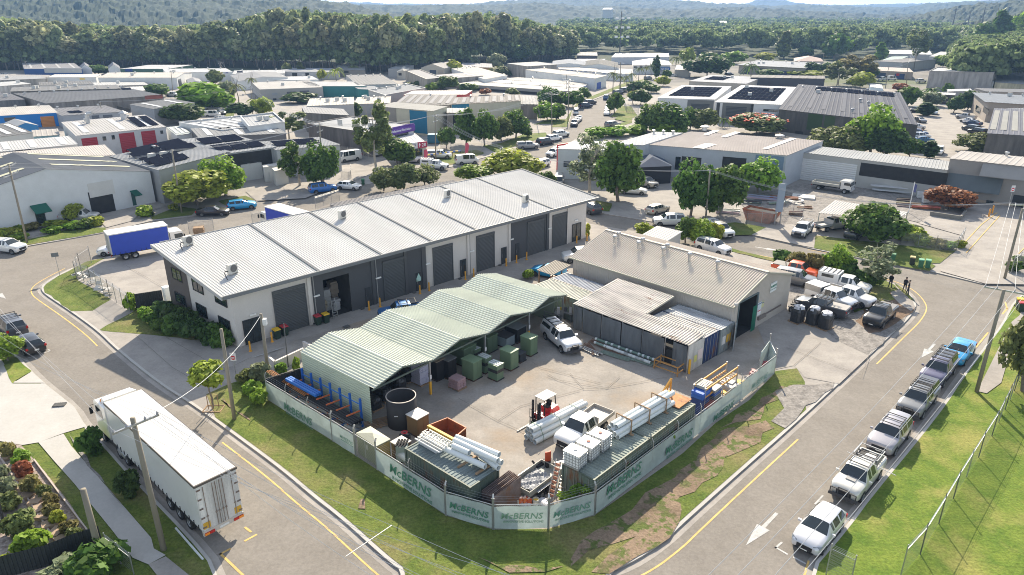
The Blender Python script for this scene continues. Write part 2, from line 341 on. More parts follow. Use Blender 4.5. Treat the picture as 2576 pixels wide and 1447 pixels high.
for s in ('5 1950,1447 1500,1330 1440,1290','8 880,120 1180,290 1480,420','8 1180,290 1350,180 1800,60','b 0,430 370,560 590,550 720,440','b 370,560 230,405','b 590,550 1200,440','b 0,400 110,470 590,545','6 840,1310 1040,1140','6 780,1180 1350,1390','6 1350,1390 1400,1240','4 1030,1090 1300,1330 1500,1447','4 1250,1100 1700,1360','4 1500,1447 1900,1250','4 950,560 1230,720'):
 p=pts(s)
 for a,b in zip(p,p[1:]): m.bar(a+VC((0,0,.11)),b+VC((0,0,.11)),.03,.006)
st(m.B('slab_joint','asphalt_old'))
patch('driveway','4 -300,1240 0,1260 30,1310 100,1447 340,1447 7 560,180 650,330 480,380 290,450 170,470 0,440 -300,440',.02,'concrete_new')
patch('driveway','4 -400,1240 -100,1200 0,1250 120,1430 240,1355 345,1447 7 330,0 0,0 -300,0',.014,'concrete_new')
patch('lawn','4 30,1310 150,1280 235,1355 130,1420 90,1447',.03,'grass_bright',.1)
patch('footpath','7 290,450 480,385 540,480 1140,1170 1160,1250 1250,1300 1120,1370 1000,1320 860,1130 560,760 400,580',.02,'concrete_new')
patch('driveway','7 1250,1310 1120,1370 1180,1447 v 430,1500 560,1500 7 1420,1447',.024,'concrete_ground')
patch('garden_bed','7 0,560 30,450 160,470 330,660 520,900 690,1160 v 190,1480 -100,1480 -100,1150',.016,'mulch')
patch('gravel_patch','7 530,400 560,440 650,560 860,850 940,960 900,900 620,560',.02,'gravel',.1)
patch('footpath','6 2572,820 2540,930 2480,980 9 2240,20 2200,60 2290,80 2400,0 6 2440,1300 2572,1150',.02,'concrete_ground')
for s in ['4 160,408 790,303 800,270 560,270 350,330 150,370','4 1150,210 1450,175 1480,130 1350,110 1140,190','4 1720,110 1900,75 1920,60 1850,30 1640,70','2 870,1235 1080,1155 1020,1130 860,1150 700,1190 740,1260','2 1160,1150 1550,1030 1540,1000 1380,1010 1200,1080 1060,1100','2 1700,960 1740,830 1800,785 2190,630 2360,595 2330,590 2150,620 1900,720 1780,770 1690,900 1600,900 1590,960',
'2 2030,880 2200,890 2230,870 2180,800 2100,800 2060,850','2 1860,1000 2100,955 2180,930 2190,910 1950,960','6 100,330 520,325 640,270 400,230 300,240','6 990,425 1560,540 1940,540 2060,440 1600,400 1000,330','6 1560,545 1860,600 1900,560 1830,520 1600,490','6 2410,650 2572,680 2572,560 2480,560','5 1850,135 2020,150 2040,90 1900,60','6 300,430 420,460 420,440 340,425','2 1450,940 1640,930 1600,900 1560,900','1 1490,820 1560,830 1570,800 1500,800','1 1540,920 1760,880 1770,850 1700,850 1680,900','6 380,318 520,322 500,300 380,290','v 1590,270 1545,300 1590,310']:
 patch('lawn',s,.012,'grass',.1)
patch('gravel_patch','6 400,60 900,-60 1600,-60 2000,60 1800,240 1650,200 1000,230 700,260 500,150',.012,'gravel')
patch('driveway','6 1780,240 1860,180 2400,60 2572,100 2572,700 2280,695 1940,600 2060,440 2100,330',.02,'concrete_ground')
patch('driveway','6 520,325 700,235 860,250 1000,330 990,425 860,400',.022,'concrete_ground')
patch('driveway','4 800,270 700,170 680,140 880,120 1170,70 1250,110 1040,180 1000,220 790,275',.022,'concrete_ground')
patch('driveway','4 1850,0 2100,-80 2400,-100 2572,-60 2300,50 1930,70',.02,'concrete_ground')
patch('driveway','2 0,1240 250,1260 260,1300 0,1400 v 700,440 780,415',.02,'concrete_ground')
patch('driveway','3 1700,880 1850,760 2050,880 2400,980 2300,1180 1900,1190 1750,950',.02,'concrete_ground')
def rmark(name,k,p,w=.12,mt='paint_white'):
 m=M();p=[q(k,*a,RZ) for a in p]
 for a,b in zip(p,p[1:]):
  d=(b-a).normalized();n=VC((-d.y,d.x,0))*w/2;z=VC((0,0,.012));m.add([a-n+z-d*w/2,b-n+z+d*w/2,b+n+z+d*w/2,a+n+z-d*w/2],[(0,1,2,3)])
 st(m.B(name,mt))
def arr(k,a,b):
 a=q(k,*a,RZ);b=q(k,*b,RZ);d=(b-a);L=d.length;d.normalize();n=VC((-d.y,d.x,0));z=VC((0,0,.014));t=a+d*L*.45
 st(M().add([p+z for p in (a+n*.1,a-n*.1,t-n*.12,t+n*.12,t-n*.42,b,t+n*.42)],[(0,3,2,1),(4,5,6)]).B('road_arrow','paint_white'))
arr('9',(710,980),(475,1225));arr('6',(1900,1145),(1800,1250));arr('6',(545,415),(740,445));arr('4',(-60,745),(45,805))
rmark('parking_line','9',[(785,1288),(702,1240),(745,1203)]);rmark('parking_line','9',[(1000,910),(1055,850)]);rmark('parking_line','9',[(840,1315),(920,1358)])
rmark('parking_line','4',[(325,1215),(378,1200),(365,1188)]);rmark('parking_line','4',[(212,1252),(265,1237)])
rmark('parking_line','7',[(1850,1090),(1888,1120)],.14,'paint_yellow');rmark('parking_line','7',[(1850,1188),(1928,1145)],.14,'paint_yellow');rmark('parking_line','7',[(1730,1252),(1662,1288),(1830,1447)],.14,'paint_yellow')
rmark('yellow_line','6',[(430,445),(330,430)],.12,'paint_yellow');rmark('yellow_line','6',[(1090,460),(945,435)],.1,'paint_yellow')
for a in ([(2410,920),(2445,880),(2430,830)],[(2210,1170),(2300,1062)]): rmark('yellow_line','6',a,.15,'paint_yellow')
def topmark(k,p,w=.12,mt='paint_yellow'):
 m=M();p=[q(k,*a) for a in p]
 for a,b in zip(p,p[1:]): m.bar(a+VC((0,0,.11)),b+VC((0,0,.11)),w,.006)
 st(m.B('yellow_line',mt))
topmark('6',[(2120,390),(2250,250),(2370,160)]);topmark('6',[(2135,465),(2390,180)]);topmark('6',[(2530,470),(2600,400)])
topmark('4',[(1920,1250),(2135,1180)],.12,'paint_white')
topmark('5',[(2160,105),(2300,135)],.1,'paint_white')
for i,s in enumerate(('9 700,600 760,640 700,720 640,680','7 1100,250 1250,380 1200,430 1050,300','9 330,1150 520,1300 470,1360 280,1210','4 420,960 520,1040 480,1080 380,1000','6 2060,960 2110,830 2200,860 2150,980')): patch('road_patch',pts(s,0),RZ-.09+.0,'asphalt_old',.05,i)
for k,x,y,w_,d_,lb in (('7',450,170,.9,.55,'large steel drain grate in the pale driveway near the semi trailer'),('5',40,1020,.6,.5,'square drain grate in the lane beside the low end of the green roof'),('5',160,885,.35,.3,'small drain grate below the first bollards of the dark unit'),('5',550,762,.35,.3,'small drain grate left of the door with the green arrow sign'),('5',893,658,.35,.3,'small drain grate right of the first grey roller door'),('5',1195,556,.35,.3,'small drain grate beside the middle glazed door of the lane')):
 c=q(k,x,y);m=M();m.bb(-w_/2,w_/2,-d_/2,d_/2,.02,.13)
 for i in range(7): m.bb(-w_/2+.04+i*w_/7.2,-w_/2+.08+i*w_/7.2,-d_/2,d_/2,.13,.145)
 tag(m.B('drain_grate','asphalt_dark',None,None,False,c,R(10 if k=='7' else 44)),lb,'drain grate','drain grates set in the concrete')
class Fr:
 """local frame of a facade: x along the wall, y into the building, z up"""
 def __init__(s,a,b):
  s.o=VC((a.x,a.y,0));d=(b-a);s.L=math.hypot(d.x,d.y);s.ex=VC((d.x,d.y,0)).normalized();s.ey=VC((-s.ex.y,s.ex.x,0));s.rz=math.atan2(s.ex.y,s.ex.x)
 def wall(s,k,x,y,yoff=0):
  r=ray(k,x,y);o=s.o+s.ey*yoff-VC((0,0,H));t=o.dot(s.ey)/r.dot(s.ey);p=r*t+VC((0,0,H));return (p-s.o).dot(s.ex),p.z
 def loc(s,p): p=p-s.o;return p.dot(s.ex),p.dot(s.ey)
 def side(s,k,x,y,X):   # meets plane local x = X ;returns (y,z)
  r=ray(k,x,y);o=s.o+s.ex*X-VC((0,0,H));t=o.dot(s.ex)/r.dot(s.ex);p=r*t+VC((0,0,H));return (p-s.o).dot(s.ey),p.z
 def W(s,x,y,z=0): return s.o+s.ex*x+s.ey*y+VC((0,0,z))
COL=dict(white=(.72,.72,.70),grey=(.60,.57,.54),dgrey=(.075,.078,.085),roller=(.07,.075,.08),cream=(.55,.50,.38),tan=(.37,.34,.30),green=(.40,.47,.37),
roofw=(.62,.62,.61),roofg=(.33,.33,.33),roofd=(.14,.145,.155),roofm=(.23,.235,.24),conc=(.34,.32,.29),cdark=(.12,.115,.11),blue=(.03,.19,.42),teal=(.03,.30,.33))
def rect_y(m,x0,x1,z0,z1,y,t=.05,mi=0): m.bb(x0,x1,y-t,y,z0,z1,mi)
def roller(par,x0,x1,z1,y=0,col=COL['roller'],fr=True,z0=0):
 m=M();n=int((z1-z0)/.16)
 for i in range(n):
  a=z0+(z1-z0)*i/n;b=z0+(z1-z0)*(i+1)/n;m.add([(x0,y-.03,a),(x1,y-.03,a),(x1,y-.055,(a+b)/2),(x0,y-.055,(a+b)/2),(x1,y-.03,b),(x0,y-.03,b)],[(0,1,2,3),(3,2,4,5)])
 o=m.B('roller_door',PL,par,col)
 if fr:
  f=M();f.bb(x0-.09,x0-.003,y-.1,y-.003,z0,z1+.05);f.bb(x1+.003,x1+.09,y-.1,y-.003,z0,z1+.05);f.bb(x0-.09,x1+.09,y-.14,y-.003,z1+.053,z1+.3);f.B('door_frame',PL,o,tuple(c*1.15 for c in col))
 return o
def window(par,x0,x1,z0,z1,y=0,axis='y',name='window',mull=1,fc=(.02,.02,.022)):
 f=M();g=M()
 def B(m,a0,a1,zz0,zz1,d0,d1):
  if axis=='y': m.bb(a0,a1,y-d1,y-d0,zz0,zz1)
  else: m.bb(y-d1,y-d0,a0,a1,zz0,zz1)
 B(f,x0,x1,z0,z0+.06,.004,.07);B(f,x0,x1,z1-.06,z1,.004,.07);B(f,x0,x0+.06,z0+.06,z1-.06,.004,.07);B(f,x1-.06,x1,z0+.06,z1-.06,.004,.07)
 for i in range(mull): c=x0+(x1-x0)*(i+1)/(mull+1);B(f,c-.03,c+.03,z0+.06,z1-.06,.004,.065)
 B(g,x0+.05,x1-.05,z0+.05,z1-.05,.006,.03)
 o=f.B(name,PL,par,fc);g.B('pane','glass',o);return o
def acunit(loc,rz,lb,grp='air conditioners on the roofs',s=1,par=None,leg=.12):
 r=th('air_conditioner',lb,'air conditioner',loc,rz,grp)
 m=M();m.bb(-.45*s,.45*s,-.2*s,.2*s,leg,leg+.85*s);m.B('casing',PL,r,(.55,.54,.50))
 for x in(-.35*s,.35*s): g=M();g.bb(x-.03,x+.03,-.25*s,.25*s,0,leg-.003);g.B('foot','galv',r)
 f=M();f.lathe([(0,0),(.3*s,0),(.33*s,-.01),(.33*s,.03)],(0,0,0),14);o=f.B('fan_grille',PL,r,(.12,.12,.12),False,(0.0,-.23*s,leg+.45*s));o.rotation_euler=(R(90),0,0)
 return r
def whirly(loc,lb,s=.35,grp='round roof vents'):
 r=th('roof_vent',lb,'roof vent',loc,0,grp)
 M().lathe([(s*.62,-.3),(s*.62,.25),(0,.25)],n=12).B('neck','galv',r)
 m=M();n=14
 m.lathe([(s*.7,.26),(s*1.0,.34),(s*1.05,.5),(s*.8,.62),(0,.68)],n=14)
 m.B('turbine','galv',r);return r
A0=q('4',1800,1170);B0=q('5',1838,345);MB=Fr(A0,B0);ML=MB.L;EAV=5.55;BK=7.05;DEP=13.5;SKW=-.085
LW=Fr(A0,MB.W(SKW*DEP,DEP))
main=th('unit_block','long block of grey workshop units with pale ribbed skillion roof and roller doors','building',MB.o,MB.rz)
body=M();x0,x1=0,ML
body.add([(0,0,0),(ML,0,0),(ML,DEP,0),(0,DEP,0),(0,0,EAV),(ML,0,EAV),(ML,DEP,BK-.1),(0,DEP,BK-.1)],[(0,1,5,4),(1,2,6,5),(2,3,7,6),(3,0,4,7)])
ox0,_=MB.wall('4',2455,900);ox1,_=MB.wall('5',80,880)
bx=[MB.loc(q('v',u,v,EAV+.2))[0] for u,v in ((609,748),(814.6,686.6),(975.5,645),(1103,611.5),(1216,582),(1316,555),(1413,530),(1511,503))]
bx[0]=-1.1;bx[-1]=ML+1.4
body=M();wl=COL['grey']
body.add([(0,0,0),(ox0,0,0),(ox0,0,EAV),(0,0,EAV),(ox1,0,0),(ML,0,0),(ML,0,EAV),(ox1,0,EAV),(ox0,0,4.3),(ox1,0,4.3),(ML,DEP,0),(ML,DEP,BK-.1),(SKW*DEP,DEP,0),(SKW*DEP,DEP,BK-.1)],[(0,1,2,3),(4,5,6,7),(8,9,7,2),(5,10,11,6),(10,12,13,11),(12,0,3,13)])
mat('wall_joint',rough=.85,noise=.05,scale=1.5,fine=.03)
body.B('wall','wall_joint',main,wl)
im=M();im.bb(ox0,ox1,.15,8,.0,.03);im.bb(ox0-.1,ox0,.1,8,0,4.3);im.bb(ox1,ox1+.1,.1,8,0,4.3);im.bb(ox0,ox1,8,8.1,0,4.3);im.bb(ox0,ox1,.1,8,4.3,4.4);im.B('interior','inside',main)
def dsec(k,a,b,z0=0,z1=EAV-.02,col=COL['dgrey']):
 xa=MB.wall(k,*a)[0];xb=MB.wall(k,*b)[0];return xa,xb
u=MB.wall('4',2372,930)[0];v=MB.wall('5',640,715)[0];u2=MB.wall('5',1273,518)[0];v2=MB.wall('5',1562,432)[0]
for a,b,c in ((u,ox0-.003,0),(ox0,ox1,4.3),(ox1+.003,v,0),(u2,v2,0)): dk=M();dk.bb(a,b,-.03,-.003,c,EAV-.05);dk.B('dark_panel','wall_joint',main,COL['dgrey'])
ysplit=LW.wall('4',1395,560)[0]
M().add([(SKW*ysplit-.03,ysplit,0),(SKW*DEP-.03,DEP,0),(SKW*DEP-.03,DEP,BK-.2),(SKW*ysplit-.03,ysplit,EAV+(BK-EAV)*ysplit/DEP-.1)],[(1,0,3,2)]).B('brown_panel','wall_joint',main,(.105,.09,.085))
pil=M()
for k,x,y,wd,c in (('4',2350,960,.3,0),('5',492,752,.35,0),('5',250,835,.35,0),('5',625,722,.5,0),('5',957,622,.35,0),('5',1263,522,.35,0),('5',1545,437,.3,0),('5',1697,395,.25,0)):
 xx=MB.wall(k,x,y)[0];pl=M();pl.bb(xx-wd/2,xx+wd/2,-.16,-.035,0,EAV-.1);pl.B('pilaster',PL,main,COL['grey'] if k=='4' or x in(957,1263,1697) else COL['dgrey'])
for k,a,b in (('4',2090,2320),('5',330,490),('5',700,838),('5',1022,1148),('5',1400,1525),('5',1588,1690)):
 ys={('4',2090):(1040,985,760),('5',330):(808,758,0),('5',700):(690,650,0),('5',1022):(590,550,0),('5',1400):(475,435,0),('5',1588):(412,380,0)}[(k,a)]
 xa=MB.wall(k,a,ys[0])[0];xb=MB.wall(k,b,ys[1])[0];roller(main,xa,xb,4.25,-.035)
for k,a,b,ya,yb in (('5',185,225,855,838),('5',565,600,740,725),('5',895,940,640,622),('5',1203,1243,540,525),('5',1308,1338,505,492)):
 xa=MB.wall(k,a,ya)[0];xb=MB.wall(k,b,yb)[0];m=M();m.bb(xa,xb,-.09,-.04,0,2.15)
 o=m.B('door','gloss',main,(.05,.055,.06));h=M();h.bb(xa+.08,xa+.12,-.16,-.095,.9,1.4);h.B('handle','chrome',o)
 if a in (895,1203): g=M();g.bb(xa+.25,xb-.12,-.105,-.093,.3,2.0);g.B('pane','glass',o)
 if a==565:
  g=M();g.bb(xa+.02,xb-.02,-.12,-.095,1.15,1.5);g.add([(xa+.0,-.122,1.5),(xb,-.122,1.5),((xa+xb)/2,-.122,2.1)],[(0,1,2)]);g.B('door_notice',PL,o,(.45,.68,.62))
xa=MB.wall('4',1850,1150)[0];xb=MB.wall('4',1980,1110)[0];window(main,xa,xb,.02,2.5,-.035,name='glazed_door')
xa=MB.wall('5',1735,372)[0];xb=MB.wall('5',1800,350)[0];window(main,xa,xb,.02,2.5,-.035,name='glazed_door')
for k,x,y in (('4',1905,925),('4',2388,783),('5',280,648),('5',652,542),('5',985,447),('5',1283,358),('5',1573,275),('5',1770,215)):
 xx,zz=MB.wall(k,x,y,-.1);l=M();l.bb(xx-.32,xx+.32,-.16,-.035,zz-.07,zz+.07);l.B('wall_light',PL,main,(.8,.8,.78))
for c in [((1293,563),(1380,685)),((1447,645),(1540,775)),((1615,733),(1718,873)),((1320,745),(1412,865)),((1480,830),(1570,955)),((1648,928),(1748,1070))]:
 ya,za=LW.wall('4',*c[0]);yb,zb=LW.wall('4',*c[1]);ya,yb=max(ya,yb),min(ya,yb)
 o=window(main,yb,ya,zb,za,-.035,'x')
 for x in [o]+[k for k in C.objects if k.parent==o]:
  for v in x.data.vertices: v.co.x+=SKW*v.co.y
sl_=(BK-EAV)/DEP;yb0,yb1=-.95,DEP+.5
for i in range(7):
 zz=.25+.03*i%.06;a,b=bx[i],bx[i+1]-.05
 m=M();m.corr((a,yb0,EAV+yb0*sl_+.2),(b,yb0,EAV+yb0*sl_+.2),(b,yb1,EAV+yb1*sl_+.2),(a+(SKW*DEP*.7 if i==0 else 0),yb1,EAV+yb1*sl_+.2),.27,.042)
 o=m.B('roof','sheet',main,(.56,.555,.54));
 c=M();c.bar((b+.03,yb0-.03,EAV+yb0*sl_+.19),(b+.03,yb1,EAV+yb1*sl_+.19),.28,.2);c.B('parapet_cap','sheet',o,(.17,.18,.19))
m=M();m.bb(bx[0],bx[7],yb0-.14,yb0-.005,EAV-.15,EAV+.2);m.B('gutter',PL,main,(.16,.17,.18))
m=M();
for X,X2 in ((bx[0]-.07,bx[0]-.07+SKW*DEP*.7),(bx[7]+.03,bx[7]+.03)): m=M();m.bar((X,yb0,EAV+yb0*sl_+.08),(X2,yb1,EAV+yb1*sl_+.08),.1,.38);m.B('barge_board','sheet',main,(.45,.45,.45))
m=M();m.bb(bx[0],bx[7],yb1,yb1+.08,BK-.3,BK+.35);m.B('back_fascia',PL,main,(.3,.3,.3))
for i in range(1,7):
 o=M();o.tube((bx[i]-.35,yb0+.25,EAV-.12),(bx[i]-.35,.0,EAV-.35),.06);o.tube((bx[i]-.35,-.06,EAV-.35),(bx[i]-.35,-.06,.1),.05);o.B('downpipe',PL,main,(.3,.3,.3))
for (k,x,y,lb) in (('4',1420,400,'roof air conditioner near the back corner above the brown wall'),('4',1755,618,'roof air conditioner with curly black hose above the front corner windows'),('5',8,200,'roof air conditioner on the second bay of the long roof'),('5',798,40,'blue-sided air conditioner at the top edge of the long roof'),('5',1388,78,'beige air conditioner alone on the sixth bay of the long roof')):
 p=q(k,x,y,6.4);lx,ly=MB.loc(p);z=EAV+ly*sl_+.24
 for _ in range(3): p=q(k,x,y,z);lx,ly=MB.loc(p);z=EAV+ly*sl_+.24
 acunit(VC((p.x,p.y,z)),MB.rz+R(15),lb,s=1.05)
 if k=='4':
  m=M();P=[VC((-.4,0,.35)),VC((-.75,.05,.5)),VC((-.95,-.1,.3)),VC((-1.1,-.5,.02)),VC((-1.3,-.9,.0))]
  for a,b in zip(P,P[1:]): m.tube(a,b,.04)
  h=m.B('hose','dark');h.parent=[o for o in C.objects if o.get('label')==lb][0]
for k,x,y,lb in (('4',1888,1200,'yellow bollard at the glazed corner doors'),('4',2052,1130,'yellow bollard left of the yellow-lidded bin'),('5',210,890,'yellow bollard before the first narrow dark door'),('5',293,865,'yellow bollard between the narrow dark door and wide roller'),('5',593,768,'yellow bollard below the door with the green arrow sign'),('5',662,745,'yellow bollard at the corner of the dark wall and grey pier'),('5',935,660,'yellow bollard before the first grey unit door'),('5',998,638,'yellow bollard between downpipe and third roller'),('5',1242,558,'yellow bollard before the second grey unit door'),('5',1320,535,'yellow bollard left of the last wide dark roller'),('5',1396,510,'yellow bollard in front of the last wide dark roller'),('5',1773,385,'yellow bollard before the far glazed doors'),('5',1850,368,'yellow bollard beyond the far end of the lane')):
 p=q(k,x,y);m=M();m.lathe([(.085,0),(.085,.98),(.06,1.03),(0,1.04)],n=10);m.lathe([(.16,0),(.16,.03),(.085,.03)],n=10)
 tag(m.B('bollard',PL,None,(.75,.36,.03),True,p),lb,'bollard','yellow bollards along the lane')
for i,(x,y,d,c) in enumerate(((.15,.8,(1.0,.6,1.6),(.35,.3,.22)),(.4,1.6,(1.2,.8,2.4),(.4,.4,.4)),(.7,1.0,(.8,.7,1.2),(.5,.5,.52)),(.85,2.2,(1.,.8,2.8),(.3,.25,.2)))):
 X=ox0+(ox1-ox0)*x;p=MB.W(X,y+.6);m=M();z=0;j=0
 while z<d[2]-.1:
  h_=min(rnd.uniform(.3,.55),d[2]-z);m.box((rnd.uniform(-.1,.1),rnd.uniform(-.1,.1),z+h_/2),(d[0]*rnd.uniform(.7,1),d[1],h_-.02),rnd.uniform(-.2,.2));z+=h_
 tag(m.B('stacked_cartons',PL,None,c,False,p,MB.rz),['tan cartons stacked just inside the open unit on its left','tall grey carton stack at the middle of the open unit','low pale carton stack near the right jamb of the open unit','tallest brown carton stack deep in the open unit'][i],'cartons')
p=MB.W(ox0+.9,-.3);r=th('step_ladder','pale aluminium step ladder standing in the open unit doorway','ladder',p,MB.rz)
m=M();m.bar((-.3,0,0),(-.2,.35,2.1),.06);m.bar((.3,0,0),(.2,.35,2.1),.06);[m.bar((-.29+.01*i,.05*i+.03,.3*i+.3),(.29-.01*i,.05*i+.03,.3*i+.3),.05,.08) for i in range(6)];m.B('steps','galv',r)
m=M();m.bar((-.3,.9,0),(-.2,.4,2.1),.04);m.bar((.3,.9,0),(.2,.4,2.1),.04);m.bar((-.26,.7,.8),(.26,.7,.8),.03);m.B('rear_leg','galv',r)
p=q('4',1290,860);r=th('meter_cabinet','white free-standing meter cabinet against the brown end wall','cabinet',q('4',1285,840),MB.rz)
m=M();m.bb(-.5,.5,-.35,.35,0,2.0);m.B('cabinet_body',PL,r,(.72,.76,.78));m=M();m.bb(-.45,-.02,-.38,-.353,.15,1.9);m.bb(.02,.45,-.38,-.353,.15,1.9);m.B('door',PL,r,(.6,.64,.66))
def bin_(p,rz,lid,lb,body=(.02,.045,.03),grp='wheelie bins',s=1):
 r=th('wheelie_bin',lb,'bin',p,rz,grp)
 m=M();b=[(-.24,-.26),(.24,-.26),(.24,.26),(-.24,.26)];t=[(-.3,-.34),(.3,-.34),(.3,.34),(-.3,.34)]
 m.add([(x*s,y*s,.06) for x,y in b]+[(x*s,y*s,.95*s) for x,y in t],[(3,2,1,0),(0,1,5,4),(1,2,6,5),(2,3,7,6),(3,0,4,7)]);m.B('bin_body',PL,r,body)
 m=M();m.add([(x*s,y*s,z) for x,y,z in ((-.32,-.37,.955),(.32,-.37,.955),(.32,.38,.955),(-.32,.38,.955),(-.28,-.3,1.06),(.28,-.3,1.06),(.28,.3,1.08),(-.28,.3,1.08))],[(0,1,5,4),(1,2,6,5),(2,3,7,6),(3,0,4,7),(4,5,6,7),(3,2,1,0)]);m.B('lid',PL,r,lid)
 for sx in(-1,1):
  m=M();m.tube((sx*.27,.32,.1),(sx*.33,.32,.1),.1,n=10);m.B('wheel','rubber',r)
 return r
YL=(.72,.45,.02);RD=(.42,.03,.04);GN=(.06,.2,.09)
bin_(q('4',2090,1105),MB.rz,YL,'yellow-lidded wheelie bin beside the corner roller door')
bin_(q('4',2148,1080),MB.rz,RD,'red-lidded wheelie bin between yellow bin and corner roller door')
bin_(q('4',2398,1000),MB.rz,RD,'red-lidded wheelie bin in front of the dark wall by the open unit')
bin_(q('4',2458,985),MB.rz,YL,'yellow-lidded wheelie bin in front of the open unit')
bin_(q('4',912,125)+VC((0,0,0)),.1,RD,'large red-lidded waste bin beside the white warehouse doorway',s=1.5)
bin_(q('6',1578,525),-.5,GN,'green wheelie bin standing alone by the kerb near the thin tree',(.05,.16,.08))
bin_(q('6',1725,548),-.5,(.45,.36,.16),'brown-lidded wheelie bin on the kerb grass',(.04,.045,.035))
bin_(q('6',1790,568),-.5,(.12,.36,.2),'middle green wheelie bin on the kerb grass',(.05,.17,.09))
bin_(q('6',1842,572),-.5,(.12,.36,.2),'green wheelie bin at the right end of the kerb row',(.05,.17,.09))
bin_(q('6',2545,900),-.4,RD,'red-lidded bin beneath the tree at the right edge');bin_(q('6',2530,872),-.4,YL,'yellow-lidded bin behind the red one at the right edge')
bin_(q('2',165,1392),.2,(.05,.22,.1),'dark green wheelie bin beside the white hatchback',(.03,.12,.06));bin_(q('4',60,300),.2,RD,'red-lidded bin behind the plants at the white warehouse');bin_(q('4',100,292),.2,(.75,.4,.05),'orange-lidded bin behind the plants at the white warehouse')
g0=q('c',415,230,3.36);g1=q('c',1240,640,3.36);GS=Fr(VC((g0.x,g0.y,0)),VC((g1.x,g1.y,0)))   # x: along left wall towards the yard, y: along the shed
gw=GS.L;gl=(q('5',1785,800,3.36)-g1).dot(GS.ey);
shed=th('open_shed','long open storage shed with four pale green ribbed gables facing the yard','shed',GS.o,GS.rz)
ys=[0];
for k,x,y in (('5',665,1257),('5',1110,1065),('5',1470,912)): ys.append((q(k,x,y,3.3)-g1).dot(GS.ey))
ys.append(gl);EV=3.36;RG=4.05
for i in range(4):
 a,b=ys[i],ys[i+1];c=a+(b-a)*.48
 m=M();m.corr((-.15,a+.01,EV),(-.15,c,RG),(gw+.5,c,RG),(gw+.5,a+.01,EV),.27,.07)
 n=M();n.corr((-.15,c+.01,RG),(-.15,b-.01,EV),(gw+.5,b-.01,EV),(gw+.5,c+.01,RG),.27,.07)
 o=m.B('roof','sheet',shed,(.64,.665,.57));n.B('roof','sheet',shed,(.64,.665,.57))
 e=M();e.add([(gw+.45,a,EV-.02),(gw+.45,b,EV-.02),(gw+.45,c,RG-.04)],[(0,1,2)])
 t=M();t.bar((gw+.44,a,EV-.1),(gw+.44,c,RG-.12),.06,.12);t.bar((gw+.44,c,RG-.12),(gw+.44,b,EV-.1),.06,.12);t.bar((gw+.1,a+.1,EV-.35),(gw+.1,b-.1,EV-.35),.08,.14);t.B('truss',PL,shed,(.10,.13,.11))
w1=M();n_=int(EV/.2)
for i in range(n_):
 z0=i*EV/n_;z1=(i+1)*EV/n_;w1.add([(0,0,z0),(gw,0,z0),(gw,-.035,(z0+z1)/2),(0,-.035,(z0+z1)/2),(gw,0,z1),(0,0,z1)],[(0,1,2,3),(3,2,4,5)])
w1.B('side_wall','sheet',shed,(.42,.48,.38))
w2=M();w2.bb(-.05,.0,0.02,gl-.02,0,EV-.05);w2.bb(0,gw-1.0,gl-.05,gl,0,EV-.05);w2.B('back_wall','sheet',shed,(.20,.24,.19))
for i in range(1,5):
 m=M();m.bb(gw+.0,gw+.14,ys[i]-.12,ys[i]+.02,0,EV-.02);o=m.B('post','galv',shed)
 if i<4: s=M();s.bb(gw-.01,gw+.15,ys[i]-.13,ys[i]+.03,.05,1.25);s.B('yellow_sleeve',PL,o,(.8,.42,.03));s=M();s.bb(gw+.152,gw+.17,ys[i]-.15,ys[i]+.05,1.5,1.85);s.B('notice',PL,o,(.75,.72,.7))
 m=M();m.bb(gw*.5,gw*.5+.12,ys[i]-.1,ys[i]+.02,0,EV-.02);m.B('post','galv',shed)
t0=q('d',650,945);t1=q('d',1000,735);t2=q('5',1720,500,3.9);TS=Fr(t0,t1)   # x along gable end
c0=q('d',380,690,3.9);dxx=TS.loc(c0)[0];TS=Fr(TS.W(dxx,0),t1);tw=TS.L;tl=TS.loc(t2)[1];TE=3.95;TR=5.7
tan=th('metal_shed','tan ribbed-metal gable workshop with wide dark doorway in its end wall','shed',TS.o,TS.rz)
dx0,_=TS.wall('d',492,700);dx1,dz=TS.wall('d',690,575)
m=M();mid=tw/2
def ribwall(m,p,qq,z0,z1a,z1b,pitch=.25,d=.03,out=-1):
 """vertical ribbed wall from p to q (local xy) with sloping top"""
 p=VC((*p,0));qq=VC((*qq,0));L=(qq-p).length;n=max(2,int(L/pitch));t=(qq-p).normalized();nn=VC((t.y,-t.x,0))*d
 P=[]
 for i in range(n):
  for a,h_ in ((0,0),(.7,0),(.78,1),(.92,1)): P.append((p.lerp(qq,(i+a)/n)+nn*h_,(i+a)/n))
 P.append((qq,1));vs=[]
 for a,f in P: vs+=[(a.x,a.y,z0),(a.x,a.y,z1a+(z1b-z1a)*f)]
 m.add(vs,[(2*i,2*i+2,2*i+3,2*i+1) for i in range(len(P)-1)])
zt=lambda x: TE+(TR-TE)*(1-abs(x-mid)/mid)
dx0,dx1=sorted((dx0,dx1))
for a,b,z0 in ((0,dx0,0),(dx0,dx1,dz),(dx1,mid if mid>dx1 else tw,0))+(((mid,tw,0),) if mid>dx1 else ()): ribwall(m,(a,0),(b,0),z0,zt(a)-.05,zt(b)-.05)
ribwall(m,(0,tl),(0,0),0,TE-.05,TE-.05);ribwall(m,(tw,0),(tw,tl),0,TE-.05,TE-.05);ribwall(m,(tw,tl),(mid,tl),0,TE,TR-.05);ribwall(m,(mid,tl),(0,tl),0,TR-.05,TE)
m.B('wall','sheet',tan,(.50,.46,.41))
